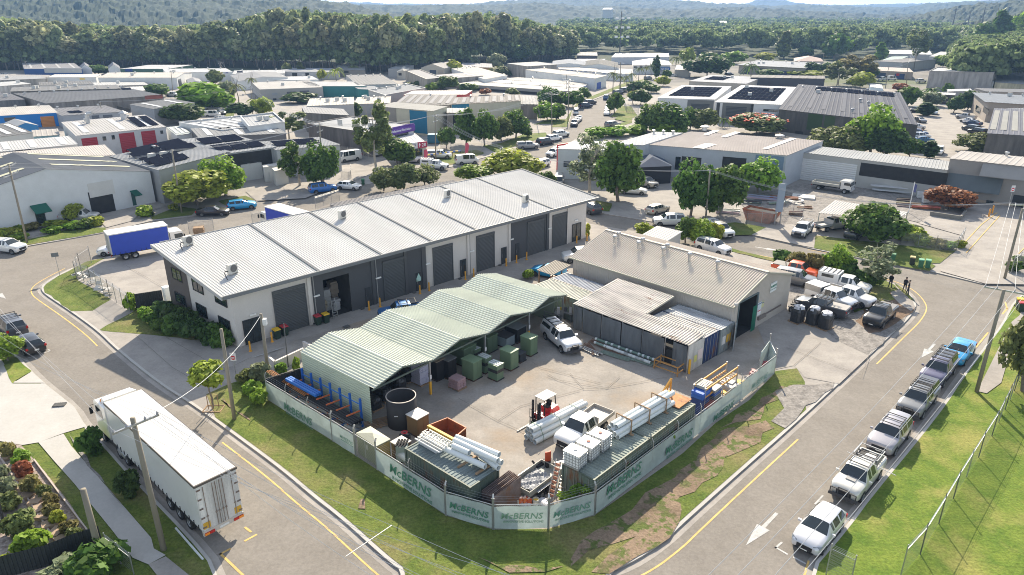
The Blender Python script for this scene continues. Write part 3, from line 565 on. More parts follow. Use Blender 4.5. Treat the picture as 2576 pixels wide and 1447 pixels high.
m=M();m.bb(dx0,dx1,.05,7,.01,.03);m.bb(dx0-.05,dx0,.05,7,0,dz);m.bb(dx1,dx1+.05,.05,7,0,dz);m.bb(dx0,dx1,7,7.05,0,dz);m.bb(dx0,dx1,.05,7,dz,dz+.05);m.B('interior','inside',tan)
m=M();m.bb(dx0-.12,dx0-.003,-.09,.04,0,dz+.1);m.bb(dx1+.003,dx1+.2,-.09,.04,0,dz+.1);m.bb(dx0,dx1,-.09,.04,dz+.003,dz+.15);m.B('door_frame',PL,tan,(.10,.14,.15))
m=M();
for i in range(16): m.bar((dx1-.9+i*.05,-.2-.02*i%.06,0),(dx1-.9+i*.05,-.2,2.7),.02)
m.B('mesh_gate',PL,tan,(.03,.22,.14))
m=M();m.corr((-.3,-.25,TE-.05),(-.3,tl+.3,TE-.05),(mid,tl+.3,TR),(mid,-.25,TR),.26,.07)
o1=M();o1.corr((tw+.3,tl+.3,TE-.05),(tw+.3,-.25,TE-.05),(mid,-.25,TR),(mid,tl+.3,TR),.26,.07)
m.B('roof','sheet',tan,(.62,.555,.48));o1.B('roof','sheet',tan,(.62,.555,.48))
m=M();m.bar((mid,-.25,TR+.06),(mid,tl+.3,TR+.06),.4,.05);m.B('ridge_cap','sheet',tan,(.58,.54,.47))
m=M();m.bar((-.3,-.28,TE-.1),(mid,-.28,TR-.05),.06,.16);m.bar((mid,-.28,TR-.05),(tw+.3,-.28,TE-.1),.06,.16);m.bb(-.42,-.29,-.25,tl+.3,TE-.2,TE-.06);m.B('fascia',PL,tan,(.36,.35,.28))
a=TS.wall('d',820,500);b=TS.wall('d',890,460)
def words(par,txt,loc,size,rot,col,name='lettering',bold=0,shear=0,sx=1,sp=1,align='CENTER'):
 c=bpy.data.curves.new(name,'FONT');c.body=txt;c.size=size;c.align_x=align;c.offset=bold;c.shear=shear;c.extrude=.004;c.space_character=sp;c.resolution_u=2
 o=bpy.data.objects.new(name,c);C.objects.link(o);o.parent=par;o.location=loc;o.rotation_euler=rot;o.scale=(sx,1,1);me=bpy.data.meshes.new_from_object(o);me.name=name;bpy.data.objects.remove(o);me.materials.clear();me.materials.append(MT[PL])
 o=ob(name,me,par,col,loc);o.rotation_euler=rot;o.scale=(sx,1,1);return o
a=TS.wall('d',822,510);b=TS.wall('d',888,470)
sg=M();zt1=TS.wall('d',855,455)[1];zt0=TS.wall('d',855,545)[1];sg.bb(a[0],b[0],-.1,-.04,zt0,zt1);sgo=sg.B('company_sign',PL,tan,(.72,.74,.72));cx=(a[0]+b[0])/2
words(sgo,'McBERNS',(cx,-.108,zt0+(zt1-zt0)*.52),(b[0]-a[0])*.235,(R(90),0,0),(.04,.2,.13),bold=.01,shear=.1);words(sgo,'INNOVATIVE SOLUTIONS',(cx,-.108,zt0+(zt1-zt0)*.25),(b[0]-a[0])*.085,(R(90),0,0),(.04,.2,.13))
for k,p0,p1,c,lbn in (('d',(688,680),(722,730),(.62,.68,.7),'safety_notice'),('d',(728,665),(745,712),(.62,.6,.3),'warning_notice'),('d',(682,755),(712,795),(.75,.74,.72),'safety_notice')):
 a=TS.wall(k,*p0);b=TS.wall(k,*p1);m=M();m.bb(a[0],b[0],-.08,-.04,b[1],a[1]);o=m.B(lbn,PL,tan,c);m=M();m.bb(a[0]+.05,b[0]-.05,-.086,-.081,a[1]-.18,a[1]-.08);m.B('header_band',PL,o,(.1,.15,.3) if c[0]<.7 else (.5,.05,.05))
a=TS.wall('d',680,850);b=TS.wall('d',755,830);m=M();m.bb(a[0],b[0],-.25,-.04,a[1]-.1,a[1]+.25);m.B('wall_box',PL,tan,(.2,.17,.15))
a=TS.wall('d',755,800);b=TS.wall('d',940,690);m=M();m.bb(a[0],b[0],-.05,-.036,a[1]-.12,a[1]+.08);m.B('wall_rail',PL,tan,(.17,.14,.13))
for i,(k,x,y,lb) in enumerate((('5',2060,365,'first small roof vent near the far end of the tan ridge'),('5',2090,340,'roof vent behind the first one past the tan ridge'),('5',2240,410,'second front roof vent on the tan ridge'),('5',2270,385,'roof vent behind the second pair past the tan ridge'),('5',2425,455,'third front roof vent on the tan ridge'),('5',2455,430,'roof vent behind the third pair past the tan ridge'),('6',52,500,'roof vent in the pair nearest the middle of the tan ridge'),('6',262,560,'single roof vent nearest the gable end of the tan roof'))):
 p=q(k,x,y,TR-.1);whirly(p,lb,.24,'roof vents on the tan shed')
r=th('floodlight','small floodlight on a bracket at the tan shed corner','floodlight',TS.W(-.1,-.3,3.2));M().bar((0,0,0),(0,0,1.0),.05).B('bracket','galv',r);m=M();m.box((0,-.1,1.0),(.35,.15,.22));m.B('lamp_head',PL,r,(.5,.5,.5))
def container(fr,x0,x1,y0,y1,lb,col,rcol,doors='x0',dcol=None,h=2.59,grp='shipping containers',roofmat='sheet_old',open_=False):
 r=th('shipping_container',lb,'container',fr.W(x0,y0),fr.rz,grp);L=x1-x0;W=y1-y0
 w=M();e=.06
 ribwall(w,(e,0),(L-e,0),.12,h-.1,h-.1,.28,.04);ribwall(w,(L-e,W),(e,W),.12,h-.1,h-.1,.28,.04)
 if doors!='x1': ribwall(w,(L,e),(L,W-e),.12,h-.1,h-.1,.28,.035)
 if doors!='x0': ribwall(w,(0,W-e),(0,e),.12,h-.1,h-.1,.28,.035)
 if doors!='y0' : pass
 w.B('side_panel','container_metal',r,col)
 f=M()
 for X in(0,L):
  for Y in(0,W): f.bb(X-.07,X+.07,Y-.07,Y+.07,0,h)
 for Y in(0,W): f.bb(.07,L-.07,Y-.05,Y+.05,h-.1,h-.01);f.bb(.07,L-.07,Y-.05,Y+.05,.0,.14)
 for X in(0,L): f.bb(X-.05,X+.05,.07,W-.07,h-.1,h-.01);f.bb(X-.05,X+.05,.07,W-.07,0,.14)
 f.B('frame','container_metal',r,tuple(c*.8 for c in col))
 c=M()
 if L>=W: c.corr((.05,.05,h-.06),(L-.05,.05,h-.06),(L-.05,W-.05,h-.06),(.05,W-.05,h-.06),.28,.05)
 else: c.corr((L-.05,.05,h-.06),(L-.05,W-.05,h-.06),(.05,W-.05,h-.06),(.05,.05,h-.06),.28,.05)
 c.B('roof',roofmat,r,rcol)
 dcol=dcol or col
 for k in(0,1):
  d=M();b=M()
  if doors in('x0','x1'):
   X=0 if doors=='x0' else L;sg=-1 if doors=='x0' else 1;a0=.08+k*(W/2-.07);a1=a0+W/2-.1
   d.bb(X,X+sg*.05,a0,a1,.16,h-.12)
   for yy in (a0+.25,a1-.25): b.tube((X+sg*.09,yy,.12),(X+sg*.09,yy,h-.1),.02)
  else:
   a0=.08+k*(L/2-.07);a1=a0+L/2-.1;d.bb(a0,a1,-.05,0,.16,h-.12)
   for yy in (a0+.25,a1-.25): b.tube((yy,-.09,.12),(yy,-.09,h-.1),.02)
  o=d.B('door','container_metal',r,dcol);b.B('lock_rod','galv',o)
 return r
FL=Fr(q('8',485,490,2.59),q('8',975,785,2.59))
container(FL,0,6.06,0,2.44,'dark green rusty container in the yard carrying a bundle of short grey pipes',(.085,.115,.095),(.20,.24,.24),'x0')
N1=q('8',1905,725,2.59);N2=q('v',1760,1007,2.59);FR_=Fr(N1,N2)
container(FR_,0,6.06,0,2.44,'dark green container at the fence corner with three white liquid tanks on its roof',(.12,.155,.125),(.27,.31,.28),'x0')
container(FR_,6.13,12.2,0,2.44,'green container along the fence carrying the far ends of the long pipes',(.14,.17,.13),(.28,.31,.27),'x1')
container(TS,-2.95,-.5,-.6,5.45,'grey-ended container against the tan shed with one door swung open',(.26,.30,.31),(.46,.47,.48),'y0',(.27,.31,.32),grp='containers beside the tan shed')
container(TS,-5.5,-3.1,-.5,5.6,'container with dark blue doors between white end panel and grey container',(.03,.06,.14),(.50,.48,.45),'y0',(.02,.05,.16),grp='containers beside the tan shed')
container(TS,-4.05,-1.6,13.2,19.1,'rust-streaked container lying behind the lean-to along the tan shed wall',(.16,.18,.2),(.34,.36,.40),'x0',grp='containers beside the tan shed')
container(TS,-6.8,-4.3,13.0,19.0,'pale green peeling container between green shed roof and lean-to',(.2,.24,.2),(.50,.50,.43),'x0',grp='containers beside the tan shed')
lt=th('lean_to','old ribbed-metal lean-to hung with dark shade cloth beside the tan shed','lean-to',TS.o,TS.rz)
m=M();m.corr((-8.1,12.6,2.72),(-8.1,5.8,2.72),(-1.1,5.8,3.5),(-1.1,12.6,3.5),.27,.07);n=M();n.corr((-8.1,5.79,2.72),(-8.1,-.6,2.72),(-5.6,-.6,3.0),(-5.6,5.79,3.0),.27,.07)
for a in (m,n): a.B('roof','sheet_old',lt,(.56,.52,.47))
m=M();m.bar((-1.1,5.72,3.42),(-5.5,5.72,2.95),.08,.2);m.B('fascia',PL,lt,(.4,.38,.33))
m=M();m.bb(-8.05,-5.6,-.55,-.5,0,2.7);m.B('end_panel','wall_stained',lt,(.52,.52,.50))
for y in (-.45,1.9,4.3,6.6,9.0,11.3,12.5): m=M();m.bb(-8.06,-7.98,y-.04,y+.04,0,2.7);m.B('post','galv',lt)
def cloth(par,a,b,z0,z1,fr=None,amp=.06,name='shade_cloth',mt='shadecloth',n=14,sag=.06,loc=None,col=None):
 m=M();a=VC(a);b=VC(b);t=(b-a).normalized();nn=VC((t.y,-t.x,0));rr=random.Random(int(a.x*91+b.y*37));ph=rr.random()*6
 vs=[];K=5
 for i in range(n+1):
  f=i/n;
  for j in range(K+1):
   g_=j/K;w_=amp*(math.sin(f*9+ph+g_)*.6+math.sin(f*23+ph*2+g_*2)*.4)*(math.sin(g_*3.14)*.8+.2)
   top=z1-sag*math.sin(f*3.14*2+ph)**2*.7;bot=z0+sag*math.sin(f*7+ph)*.5
   p=a.lerp(b,f)+nn*w_;vs.append((p.x,p.y,bot+(top-bot)*g_))
 m.add(vs,[(i*(K+1)+j,(i+1)*(K+1)+j,(i+1)*(K+1)+j+1,i*(K+1)+j+1) for i in range(n) for j in range(K)])
 return m.B(name,mt,par,col,True)
for a,b in ((12.45,11.35),(11.25,9.05),(8.95,6.65),(6.55,4.35),(4.25,1.95)): cloth(lt,(-8.15,a,0),(-8.15,b,0),.1,2.6)
cloth(lt,(-8.15,1.0,0),(-8.15,-.4,0),.1,2.6,amp=.12)
m=M();
for i in range(5): m.bb(-7.9+.05,-6.0,1+i*2.2,2.6+i*2.2,0.05,1.5+.3*(i%3))
tag(m.B('stacked_stock','inside',None,(.05,.07,.1),False,TS.o,TS.rz),'dark stock stored behind the shade cloth of the lean-to','stock')
for k,p0,p1,c,nm in (('e',(1677,985),(1712,1060),(.7,.6,.58),'warning_notice'),('e',(1635,1045),(1658,1095),(.6,.6,.2),'warning_notice')):
 fr=Fr(TS.W(-8.05,-.56),TS.W(0,-.56));a=fr.wall(k,*p0);b=fr.wall(k,*p1);m=M();m.bb(a[0]-8.05,b[0]-8.05,-.575,-.565,b[1],a[1]);m.B(nm,PL,lt,c)
p=TS.W(-.35,-.7);r=th('container_door','pale grey container door swung open beside the tan shed doorway','door leaf',p,TS.rz-R(65));m=M();m.bb(0,.05,-1.15,0,.15,2.5);m.B('door_leaf','container_metal',r,(.38,.42,.44));m=M();m.tube((-.03,-.4,.2),(-.03,-.4,2.4),.02);m.tube((-.03,-.8,.2),(-.03,-.8,2.4),.02);m.B('lock_rod','galv',r)
a=TS.wall('d',355,1075)
fr=Fr(TS.W(-3,-.66),TS.W(0,-.66));nt_=M();a=fr.wall('d',355,1020);b=fr.wall('d',392,1075);nt_.bb(a[0],b[0],-.02,0,b[1],a[1]);a=fr.wall('d',305,1050);b=fr.wall('d',338,1110);nt2=M();nt2.bb(a[0],b[0],-.02,0,b[1],a[1])
cr=[o for o in C.objects if str(o.get('label','')).startswith('grey-ended')][0]
for m_,c in ((nt_,(.7,.42,.05)),(nt2,(.7,.68,.66))): o=m_.B('warning_notice',PL,cr,c);o.location=(0,-.06,0)
pr=th('porch','small tan porch roof at the far corner of the tan shed','porch',TS.o,TS.rz);m=M();m.corr((-3.2,22.2,2.5),(-3.2,19.8,2.5),(-.1,19.8,2.9),(-.1,22.2,2.9),.25,.04);m.B('roof','sheet',pr,(.4,.36,.3))
for x,y in ((-3.0,20),(-3.0,22),(-1.6,19.9)): m=M();m.bb(x-.06,x+.06,y-.06,y+.06,0,2.5);m.B('post','timber',pr,(.4,.3,.2))
for y in (20.3,21.2): m=M();[m.box((-2.2+.3*i,y,.5+.35*i%.8),(.3,.5,.9),.2*i) for i in range(4)];tag(m.B('stored_junk',PL,None,(.35,.2,.15),False,TS.o,TS.rz),'mixed boxes and tools stored under the small tan porch'+(' at its back' if y>21 else ' at its front'),'boxes')
def pipes(name,lb,cat,segs,r,mt='pvc',col=None,grp=None,t=.02,bands=None,hollow=True,n=12):
 g=th(name,lb,cat,segs[0][0],0,grp)
 for a,b in segs:
  m=M();a2=a-segs[0][0];b2=b-segs[0][0]
  (m.pipe(a2,b2,r,t,n) if hollow else m.tube(a2,b2,r,None,n));m.B('pipe',mt,g,col,False)
 return g
def L2(k,a,b,z): return q(k,a[0],a[1],z),q(k,b[0],b[1],z)
for k,a,b,z,r_,c,lb in (('e',(630,868),(1235,1085),.3,.13,(.16,.24,.2),'long dark green pipe lying nearest the shade cloth'),('e',(620,905),(1195,1115),.3,.12,(.20,.28,.25),'long green pipe with white couplings lying before the lean-to')):
 s=[L2(k,a,b,z)];g=pipes('long_pipe',lb,'pipe',s,r_,PL,c,'long pipes before the lean-to',hollow=False)
 d=(s[0][1]-s[0][0])
 for f in (.02,.2,.3,.42,.55,.62,.75,.82,.9,.98): m=M();L_=.45 if .25<f<.95 and 'white' in lb else .1;m.tube(d*f-d.normalized()*L_,d*f+d.normalized()*L_,r_*1.18,None,12);m.B('coupling',PL,g,(.62,.66,.66))
def rods(name,lb,cat,lines,w,mt,col=None,n=6,spread=.1,z=.12):
 g=th(name,lb,cat,q(*lines[0][0]),0)
 for a,b in lines:
  A=q(*a);B=q(*b);d=(B-A).normalized();nn=VC((-d.y,d.x,0))
  for i in range(n): m=M();o=nn*(i-n/2)*spread+VC((0,0,z+.05*(i%3)));m.bar(A-g.location+o+d*rnd.uniform(-.2,.2),B-g.location+o+d*rnd.uniform(-.2,.2),w);m.B('bar',mt,g,col)
 return g
rods('steel_bundle','rusty reinforcing bars lying between white ute and green pipes','steel bars',[(('e',540,925),('e',640,1040)),(('e',600,900),('e',930,1060))],.05,'rusty',(.18,.11,.08),7)
rods('steel_bundle','pale galvanised channels lying in front of the rusty bars','steel bars',[(('e',500,965),('e',690,1045))],.1,'galv',None,4,.16)
rods('steel_bundle','greenish steel bars lying alongside the long pipes','steel bars',[(('e',700,1010),('e',1000,1100)),(('e',1000,1075),('e',1240,1150))],.07,PL,(.20,.26,.22),5,.12)
def framebox(name,lb,cat,p,rz,w_,d_,h,t,col,mid=.3):
 r=th(name,lb,cat,p,rz)
 for x in(-w_/2,w_/2):
  for y in(-d_/2,d_/2): m=M();m.bb(x-t,x+t,y-t,y+t,.02,h);m.B('leg',PL,r,col)
 m=M()
 for z in (h-.1,mid):
  for y in(-d_/2,d_/2): m.bb(-w_/2+t,w_/2-t,y-t,y+t,z-t,z+t)
  for x in(-w_/2,w_/2): m.bb(x-t,x+t,-d_/2+t,d_/2-t,z-t,z+t)
 m.B('rail',PL,r,col);return r
framebox('steel_trestle','orange steel trestle frame standing by the corner of the lean-to','trestle',q('e',1375,1190),R(-42),2.3,1.1,.95,.04,(.50,.26,.08))
tag(M().lathe([(.1,0),(.1,1.35),(0,1.37)],n=10).B('bollard',PL,None,(.8,.42,.02),True,q('b',1403,398)),'thick yellow bollard at the white end panel of the lean-to','bollard','yellow bollards along the lane')
def kiosk(k,x,y,w_,d_,h,lb,col=(.15,.22,.13),strap=False,rz=None,base=True,name='metal_cabinet',cat='cabinet',lid=None):
 r=th(name,lb,cat,q(k,x,y),(GS.rz if rz is None else rz),'green metal cabinets in the yard' if name=='metal_cabinet' else None)
 if base: m=M();m.bb(-w_/2-.06,w_/2+.06,-d_/2-.06,d_/2+.06,0.01,.1);m.B('base','rusty',r,(.03,.03,.03))
 m=M();m.bb(-w_/2,w_/2,-d_/2,d_/2,.1,h-.06);m.B('cabinet_body',PL,r,col)
 m=M();m.bb(-w_/2-.05,w_/2+.05,-d_/2-.05,d_/2+.05,h-.06,h);m.B('lid',PL,r,lid or tuple(c*1.25 for c in col))
 if strap:
  for i in(-1,0,1): m=M();m.bb(-w_/2-.06,w_/2+.06,i*d_*.3-.08,i*d_*.3+.08,h,h+.04);m.B('wrap_strap',PL,r,(.6,.64,.64))
  m=M();m.bb(-w_/2-.01,w_/2+.01,-d_/2-.01,d_/2+.01,h*.5,h*.7);m.B('dark_wrap','wrap_black',r)
 else:
  m=M();m.bb(w_/2+.003,w_/2+.02,-d_/2+.06,-.01,.2,h-.15);m.B('door',PL,r,tuple(c*.95 for c in col));m=M();m.bb(w_/2+.003,w_/2+.02,.01,d_/2-.06,.2,h-.15);m.B('door',PL,r,tuple(c*.95 for c in col))
 return r
kiosk('5',985,1395,1.35,1.05,1.8,'tall green cabinet at the left front of the shed row')
kiosk('5',1265,1320,1.25,1.05,1.8,'tall green cabinet with pale corner in the middle of the yard row')
kiosk('5',1413,1215,1.2,1.0,1.8,'tall green cabinet nearest the white ute')
kiosk('5',905,1270,2.2,1.6,1.75,'widest green cabinet under the shed roof',(.12,.18,.11))
kiosk('5',1080,1185,2.0,1.4,1.7,'green cabinet deep under the shed behind the grey crate',(.10,.15,.09))
kiosk('5',1080,1350,.9,.8,1.5,'green cabinet with white straps behind the other strapped one',(.13,.2,.12),True)
kiosk('5',1165,1405,1.0,.85,1.5,'strapped green cabinet on a black base at the front of the row',(.13,.2,.12),True)
kiosk('5',1000,1260,.95,.8,1.2,'low green box with white straps beside the widest cabinet',(.13,.2,.12),True)
kiosk('5',1232,1150,1.4,1.2,1.1,'open pale grey crate under the shed roof',(.30,.36,.38),name='crate',cat='crate',lid=(.07,.07,.08))
kiosk('5',1310,1110,1.6,1.3,1.5,'black wrapped pallet with grey lid under the shed beside the grey crate',(.02,.02,.022),name='wrapped_pallet',cat='pallet load',lid=(.2,.22,.23))
kiosk('5',720,1400,1.1,1.0,1.9,'black boxed pallet with tan edges at the first yellow post',(.018,.018,.02),name='wrapped_pallet',cat='pallet load',lid=(.22,.18,.13))
kiosk('5',805,1385,1.1,1.0,1.8,'black boxed pallet with grey lid left of the green cabinets',(.018,.018,.02),name='wrapped_pallet',cat='pallet load',lid=(.16,.17,.18))
kiosk('5',1340,1270,.9,.8,.9,'low dark box between the two tall green cabinets',(.03,.035,.04),name='crate',cat='crate')
def heap(k,x,y,w_,d_,h,lb,mt,col=None,layers=0,rz=None,seed=1,nm='wrapped_pallet',cat='pallet load',tf=.85):
 r=th(nm,lb,cat,q(k,x,y),GS.rz if rz is None else rz,'wrapped pallet loads')
 m=M();[m.bb(-w_/2-.04,w_/2+.04,-d_/2+i*d_/5,-d_/2+i*d_/5+.1,.1,.13) for i in range(6)];[m.bb(x_-.05,x_+.05,-d_/2,d_/2,.0,.1) for x_ in(-w_/2,0,w_/2)];m.B('pallet','timber',r)
 rr=random.Random(seed)
 if layers:
  m=M();lh=(h-.14)/layers
  for i in range(layers):
   for j in range(3): m.box((rr.uniform(-.03,.03),-d_/3+j*d_/3,.14+lh*(i+.5)),(w_*rr.uniform(.94,1),d_/3*.97,lh*.9),rr.uniform(-.05,.05))
  m.B('sack_stack',mt,r,col)
 else:
  m=M();n=20;K=7;vs=[]
  for j in range(K+1):
   z=.14+(h-.14)*j/K
   for i in range(n):
    t=2*math.pi*i/n;c_,s_=math.cos(t),math.sin(t);sq=1/max(abs(c_),abs(s_))**.75;f=(1 if j<K-1 else tf if j==K-1 else tf*.8)*(1+rr.uniform(-.03,.03))
    vs.append((c_*sq*w_/2*f,s_*sq*d_/2*f,z+(rr.uniform(-.04,.04) if 0<j else 0)))
  m.add(vs,[(j*n+i,j*n+(i+1)%n,(j+1)*n+(i+1)%n,(j+1)*n+i) for j in range(K) for i in range(n)]+[tuple(range(K*n,K*n+n))]);m.B('wrapped_load',mt,r,col,False)
 return r
heap('5',595,1440,1.15,1.0,1.9,'pale lilac sack stack in two tiers at the first yellow post',PL,(.50,.50,.62),9)
heap('8',875,35,1.1,1.0,1.0,'pinkish wrapped sack pallet lying before the green cabinets',PL,(.36,.24,.25),5)
for i,(k,x,y,h) in enumerate((('c',1350,770,2.0),('c',1500,640,1.9),('c',1700,560,2.3),('c',1590,680,1.2),('c',1430,790,1.0),('c',1290,900,1.0))): heap(k,x,y,1.2,1.1,h,['tall black wrapped pallet at the front corner of the green shed','black wrapped pallet behind the front corner one','tallest black wrapped pallet in the first bay of the green shed','low black wrapped pallet beside the lilac sacks','low black wrapped pallet behind the open black tank','small dark heap just inside the green side wall'][i],'wrap_black',seed=i)
heap('d',1110,880,1.25,1.15,1.75,'left of three black wrapped pallets by the shed end, with clear top','wrap_black',seed=11,rz=.6)
heap('d',1275,905,1.25,1.15,1.85,'middle of three black wrapped pallets by the shed end','wrap_black',seed=12,rz=.6)
heap('d',1410,950,1.25,1.15,1.75,'right of three black wrapped pallets by the shed end','wrap_black',seed=13,rz=.6)
for k,x,y,h in (('d',1110,880,1.76),('d',1275,905,1.86),('d',1410,950,1.76)):
 r=[o for o in C.objects if o.get('label') and (o.location-q(k,x,y)).length<.01][0];rr=random.Random(x);m=M();m.lathe([(0,.12),(.3,.1),(.5,.02),(.56,-.22)],n=9);m.v=[(a+rr.uniform(-.07,.07),b+rr.uniform(-.07,.07),c+rr.uniform(-.05,.05)) for a,b,c in m.v];o=m.B('plastic_top','wrap_clear',r);o.location=(0,0,h)
for i,(k,x,y) in enumerate((('5',1640,860),('5',1690,900),('5',1600,905))):
 p=q(k,x,y,.9);p.z=0;r=th('workbench',['workbench with yellow machines under the far green gable','grey bench nearest the lean-to under the far green gable','low bench left of the machines under the far green gable'][i],'workbench',p,GS.rz);m=M();m.bb(-1,1,-.4,.4,.85,.92);m.B('bench_top',PL,r,(.22,.22,.22))
 for sx in(-.9,.9): m=M();m.bb(sx-.04,sx+.04,-.35,.35,0,.85);m.B('leg',PL,r,(.15,.16,.17))
 for j in range(3): m=M();m.box((-.6+.6*j,0,1.05+.1*j),(.25,.3,.25+.2*j),.3*j);m.B('machine',PL,r,((.5,.35,.05),(.1,.1,.12),(.4,.4,.42))[j])
p=q('c',1640,1085);r=th('open_tank','tall black open-topped plastic tank with a pale rim','tank',p)
m=M();m.lathe([(1.14,0),(1.14,2.42),(1.08,2.42),(1.08,.06),(0,.05)],n=40);m.B('tank_wall',PL,r,(.018,.016,.016),True);m=M();m.lathe([(1.15,2.40),(1.15,2.45),(1.08,2.45),(1.08,2.40)],n=40);m.B('rim',PL,r,(.45,.40,.36));m=M();m.box((-.25,-1.145,1.3),(.28,.03,.07));m.B('name_plate',PL,r,(.6,.6,.6))
p=q('a',330,300);K1=q('a',335,190,1.75);K0=q('a',140,60,1.75);K2_=q('a',490,125,1.75)
kf=Fr(K0,K1);kd=kf.loc(K2_);p=kf.o;r=th('electrical_kiosk','large pale green kiosk with a pyramid lid behind the fence','kiosk',p,kf.rz,'green metal cabinets in the yard');w_=kf.L;d_=kd[1]
m=M();m.bb(.04,w_-.04,.04,d_-.04,.05,1.72);m.B('cabinet_body',PL,r,(.23,.25,.15))
m=M();m.add([(0,0,1.72),(w_,0,1.72),(w_,d_,1.72),(0,d_,1.72),(w_/2,d_/2,2.0),(0,0,1.66),(w_,0,1.66),(w_,d_,1.66),(0,d_,1.66)],[(0,1,4),(1,2,4),(2,3,4),(3,0,4),(5,6,1,0),(6,7,2,1),(7,8,3,2),(8,5,0,3)]);m.B('lid',PL,r,(.47,.46,.35))
m=M();m.bb(w_*.42,w_*.43,.0,.035,.1,1.6);m.bb(w_*.46,w_*.56,.02,.035,.9,1.3);m.B('door_handle',PL,r,(.5,.5,.45))
m=M();m.bb(w_-.035,w_-.0,.1,d_-.1,.1,1.6);m.B('side_door',PL,r,(.36,.25,.08))
for k,x,y,w_,h,lid,lb,c in (('a',590,300,.95,1.35,(.55,.52,.48),'square brown tank with a pale lid between kiosk and container',(.12,.07,.03)),('c',1830,1190,1.15,1.6,(.62,.60,.56),'square brown tank with a white lid before the black open tank',(.20,.12,.05))):
 kiosk(k,x,y,w_,w_,h,lb,c,name='square_tank',cat='tank',lid=lid)
r=th('gate_valve','black valve with a small red handwheel beside the square tank','valve',q('c',1670,1330));m=M();m.tube((-.3,0,.5),(.3,0,.5),.22);m.tube((-.38,0,.5),(-.3,0,.5),.32);m.tube((.3,0,.5),(.38,0,.5),.32);m.tube((0,0,.0),(0,0,.95),.08);m.B('valve_body',PL,r,(.015,.015,.017));m=M();m.lathe([(.2,.95),(.24,.97),(.2,1.0),(.16,.97),(.2,.95)],n=14);m.bar((-.2,0,.97),(.2,0,.97),.03);m.B('handwheel',PL,r,(.6,.02,.03))
r=th('pipe_clamp','black machine with clamp jaws at the container end beside the kiosk','machine',q('a',600,330));m=M();m.box((0,0,.7),(.8,.6,1.3));m.B('machine_body',PL,r,(.3,.36,.33));m=M();[m.bar((-.4+.2*i,-.3,1.35),(-.2+.2*i,.3,1.55),.12) for i in range(4)];m.B('jaw','dark',r)
tag(M().pipe((0,0,.6),(1.1,-.9,.6),.27,.03,16).B('short_pipe','pvc',None,None,True,q('a',560,330)),'short white pipe leaning in front of the machine by the kiosk','pipe')
sk0=[q('8',650,330,.95),q('8',800,270,.95),q('8',940,345,.95),q('8',840,430,.95)]
r=th('steel_bin','open rust-orange steel bin behind the pipe container','steel bin',VC((sk0[0].x,sk0[0].y,0)));m=M();o=sk0[0];o=VC((o.x,o.y,0));P=[VC((p.x,p.y,0))-o for p in sk0];c=sum(P,VC())/4
for i in range(4):
 a,b=P[i],P[(i+1)%4];ai,bi=c+(a-c)*.93,c+(b-c)*.93;Z=VC((0,0,1.0))
 m.add([a,b,b+Z,a+Z,ai+Z,bi+Z,bi+VC((0,0,.1)),ai+VC((0,0,.1))],[(0,1,2,3),(1,0,3,2),(3,2,5,4),(4,5,6,7)])
m.add([c+(p-c)*.93+VC((0,0,.1)) for p in P],[(0,1,2,3)]);m.B('bin_wall','rusty',r,(.33,.10,.04));m=M();
for i in range(4): m.bar(P[i]+Z*1.03,P[(i+1)%4]+Z*1.03,.08)
m.B('rim',PL,r,(.42,.13,.04))
a,b=q('8',655,325,1.1),q('8',850,430,1.1);r=th('lifting_beam','yellow steel lifting beam lying beside the orange bin','lifting beam',a);m=M();m.bar((0,0,0),b-a,.22,.22);m.B('beam',PL,r,(.62,.38,.06));m=M();m.tube(VC((.1,0,-1.1)),VC((.1,0,0)),.05);m.tube((b-a)+VC((0,0,-1.1)),(b-a),.05);m.B('beam_stand',PL,r,(.55,.33,.05))
z=2.62
for i,(a,b,c_,lb) in enumerate((((585,455),(745,480),3.0,'pale foam box under the aluminium ladders on the container'),)):
 p=q('8',690,465,2.75);r=th('ladder_stack','stack of white aluminium ladders and frames on the container roof','ladders',VC((p.x,p.y,2.6)),FL.rz)
 m=M();m.bb(-1.0,.75,-.4,.45,0,.28);m.B('pale_box',PL,r,(.48,.49,.5))
 for j in range(4):
  m=M();y0=-.55+.16*j;zz=.4+.1*j
  for y in (y0,y0+.55): m.bar((-1.15+.1*j,y,zz),(1.25+.1*j,y,zz+.03),.06,.08)
  for s_ in range(9): m.bar((-1.0+.28*s_,y0,zz),(-1.0+.28*s_,y0+.55,zz),.045,.04)
  m.B('ladder',PL,r,(.68,.66,.60) if j%2 else (.78,.78,.76))
D=FL.ex;cp=q('8',980,545,2.75)
ps=[((865,405),(1190,540),3.5,.17),((850,430),(1180,585),3.42,.18),((770,490),(1085,630),2.98,.17),((840,470),(965,525),3.28,.15),((1050,545),(1185,640),2.98,.18),((1010,520),(1210,600),3.0,.17)]
g=pipes('pipe_bundle','bundle of six short grey pipes stacked on the rusty green container','pipes',[L2('8',a,b,z_) for a,b,z_,_ in ps],.19,'pvc',t=.025,n=16)
m=M()
for f in (.25,.7):
 a=q('8',880+f*300,560+f*110,2.66)-g.location;m.bar(a-FL.ey*.9,a+FL.ey*.9,.14,.1)
m.B('bearer','timber',g)
g0_,g1_=q('8',1440,440,0.28),q('8',1880,215,0.28);d=(g1_-g0_);d.z=0;Lp=5.8;d.normalize();nn=VC((-d.y,d.x,0));base=q('8',1455,465,0);seg=[]
for x_,z_,r_ in ((0,.23,.21),(.44,.23,.21),(.88,.23,.21),(.22,.6,.21),(.62,.6,.21),(1.0,.58,.16),(.42,.96,.19),(.8,.94,.16)):
 a=base+nn*x_+VC((0,0,z_))+d*rnd.uniform(-.12,.12);seg.append((a,a+d*Lp))
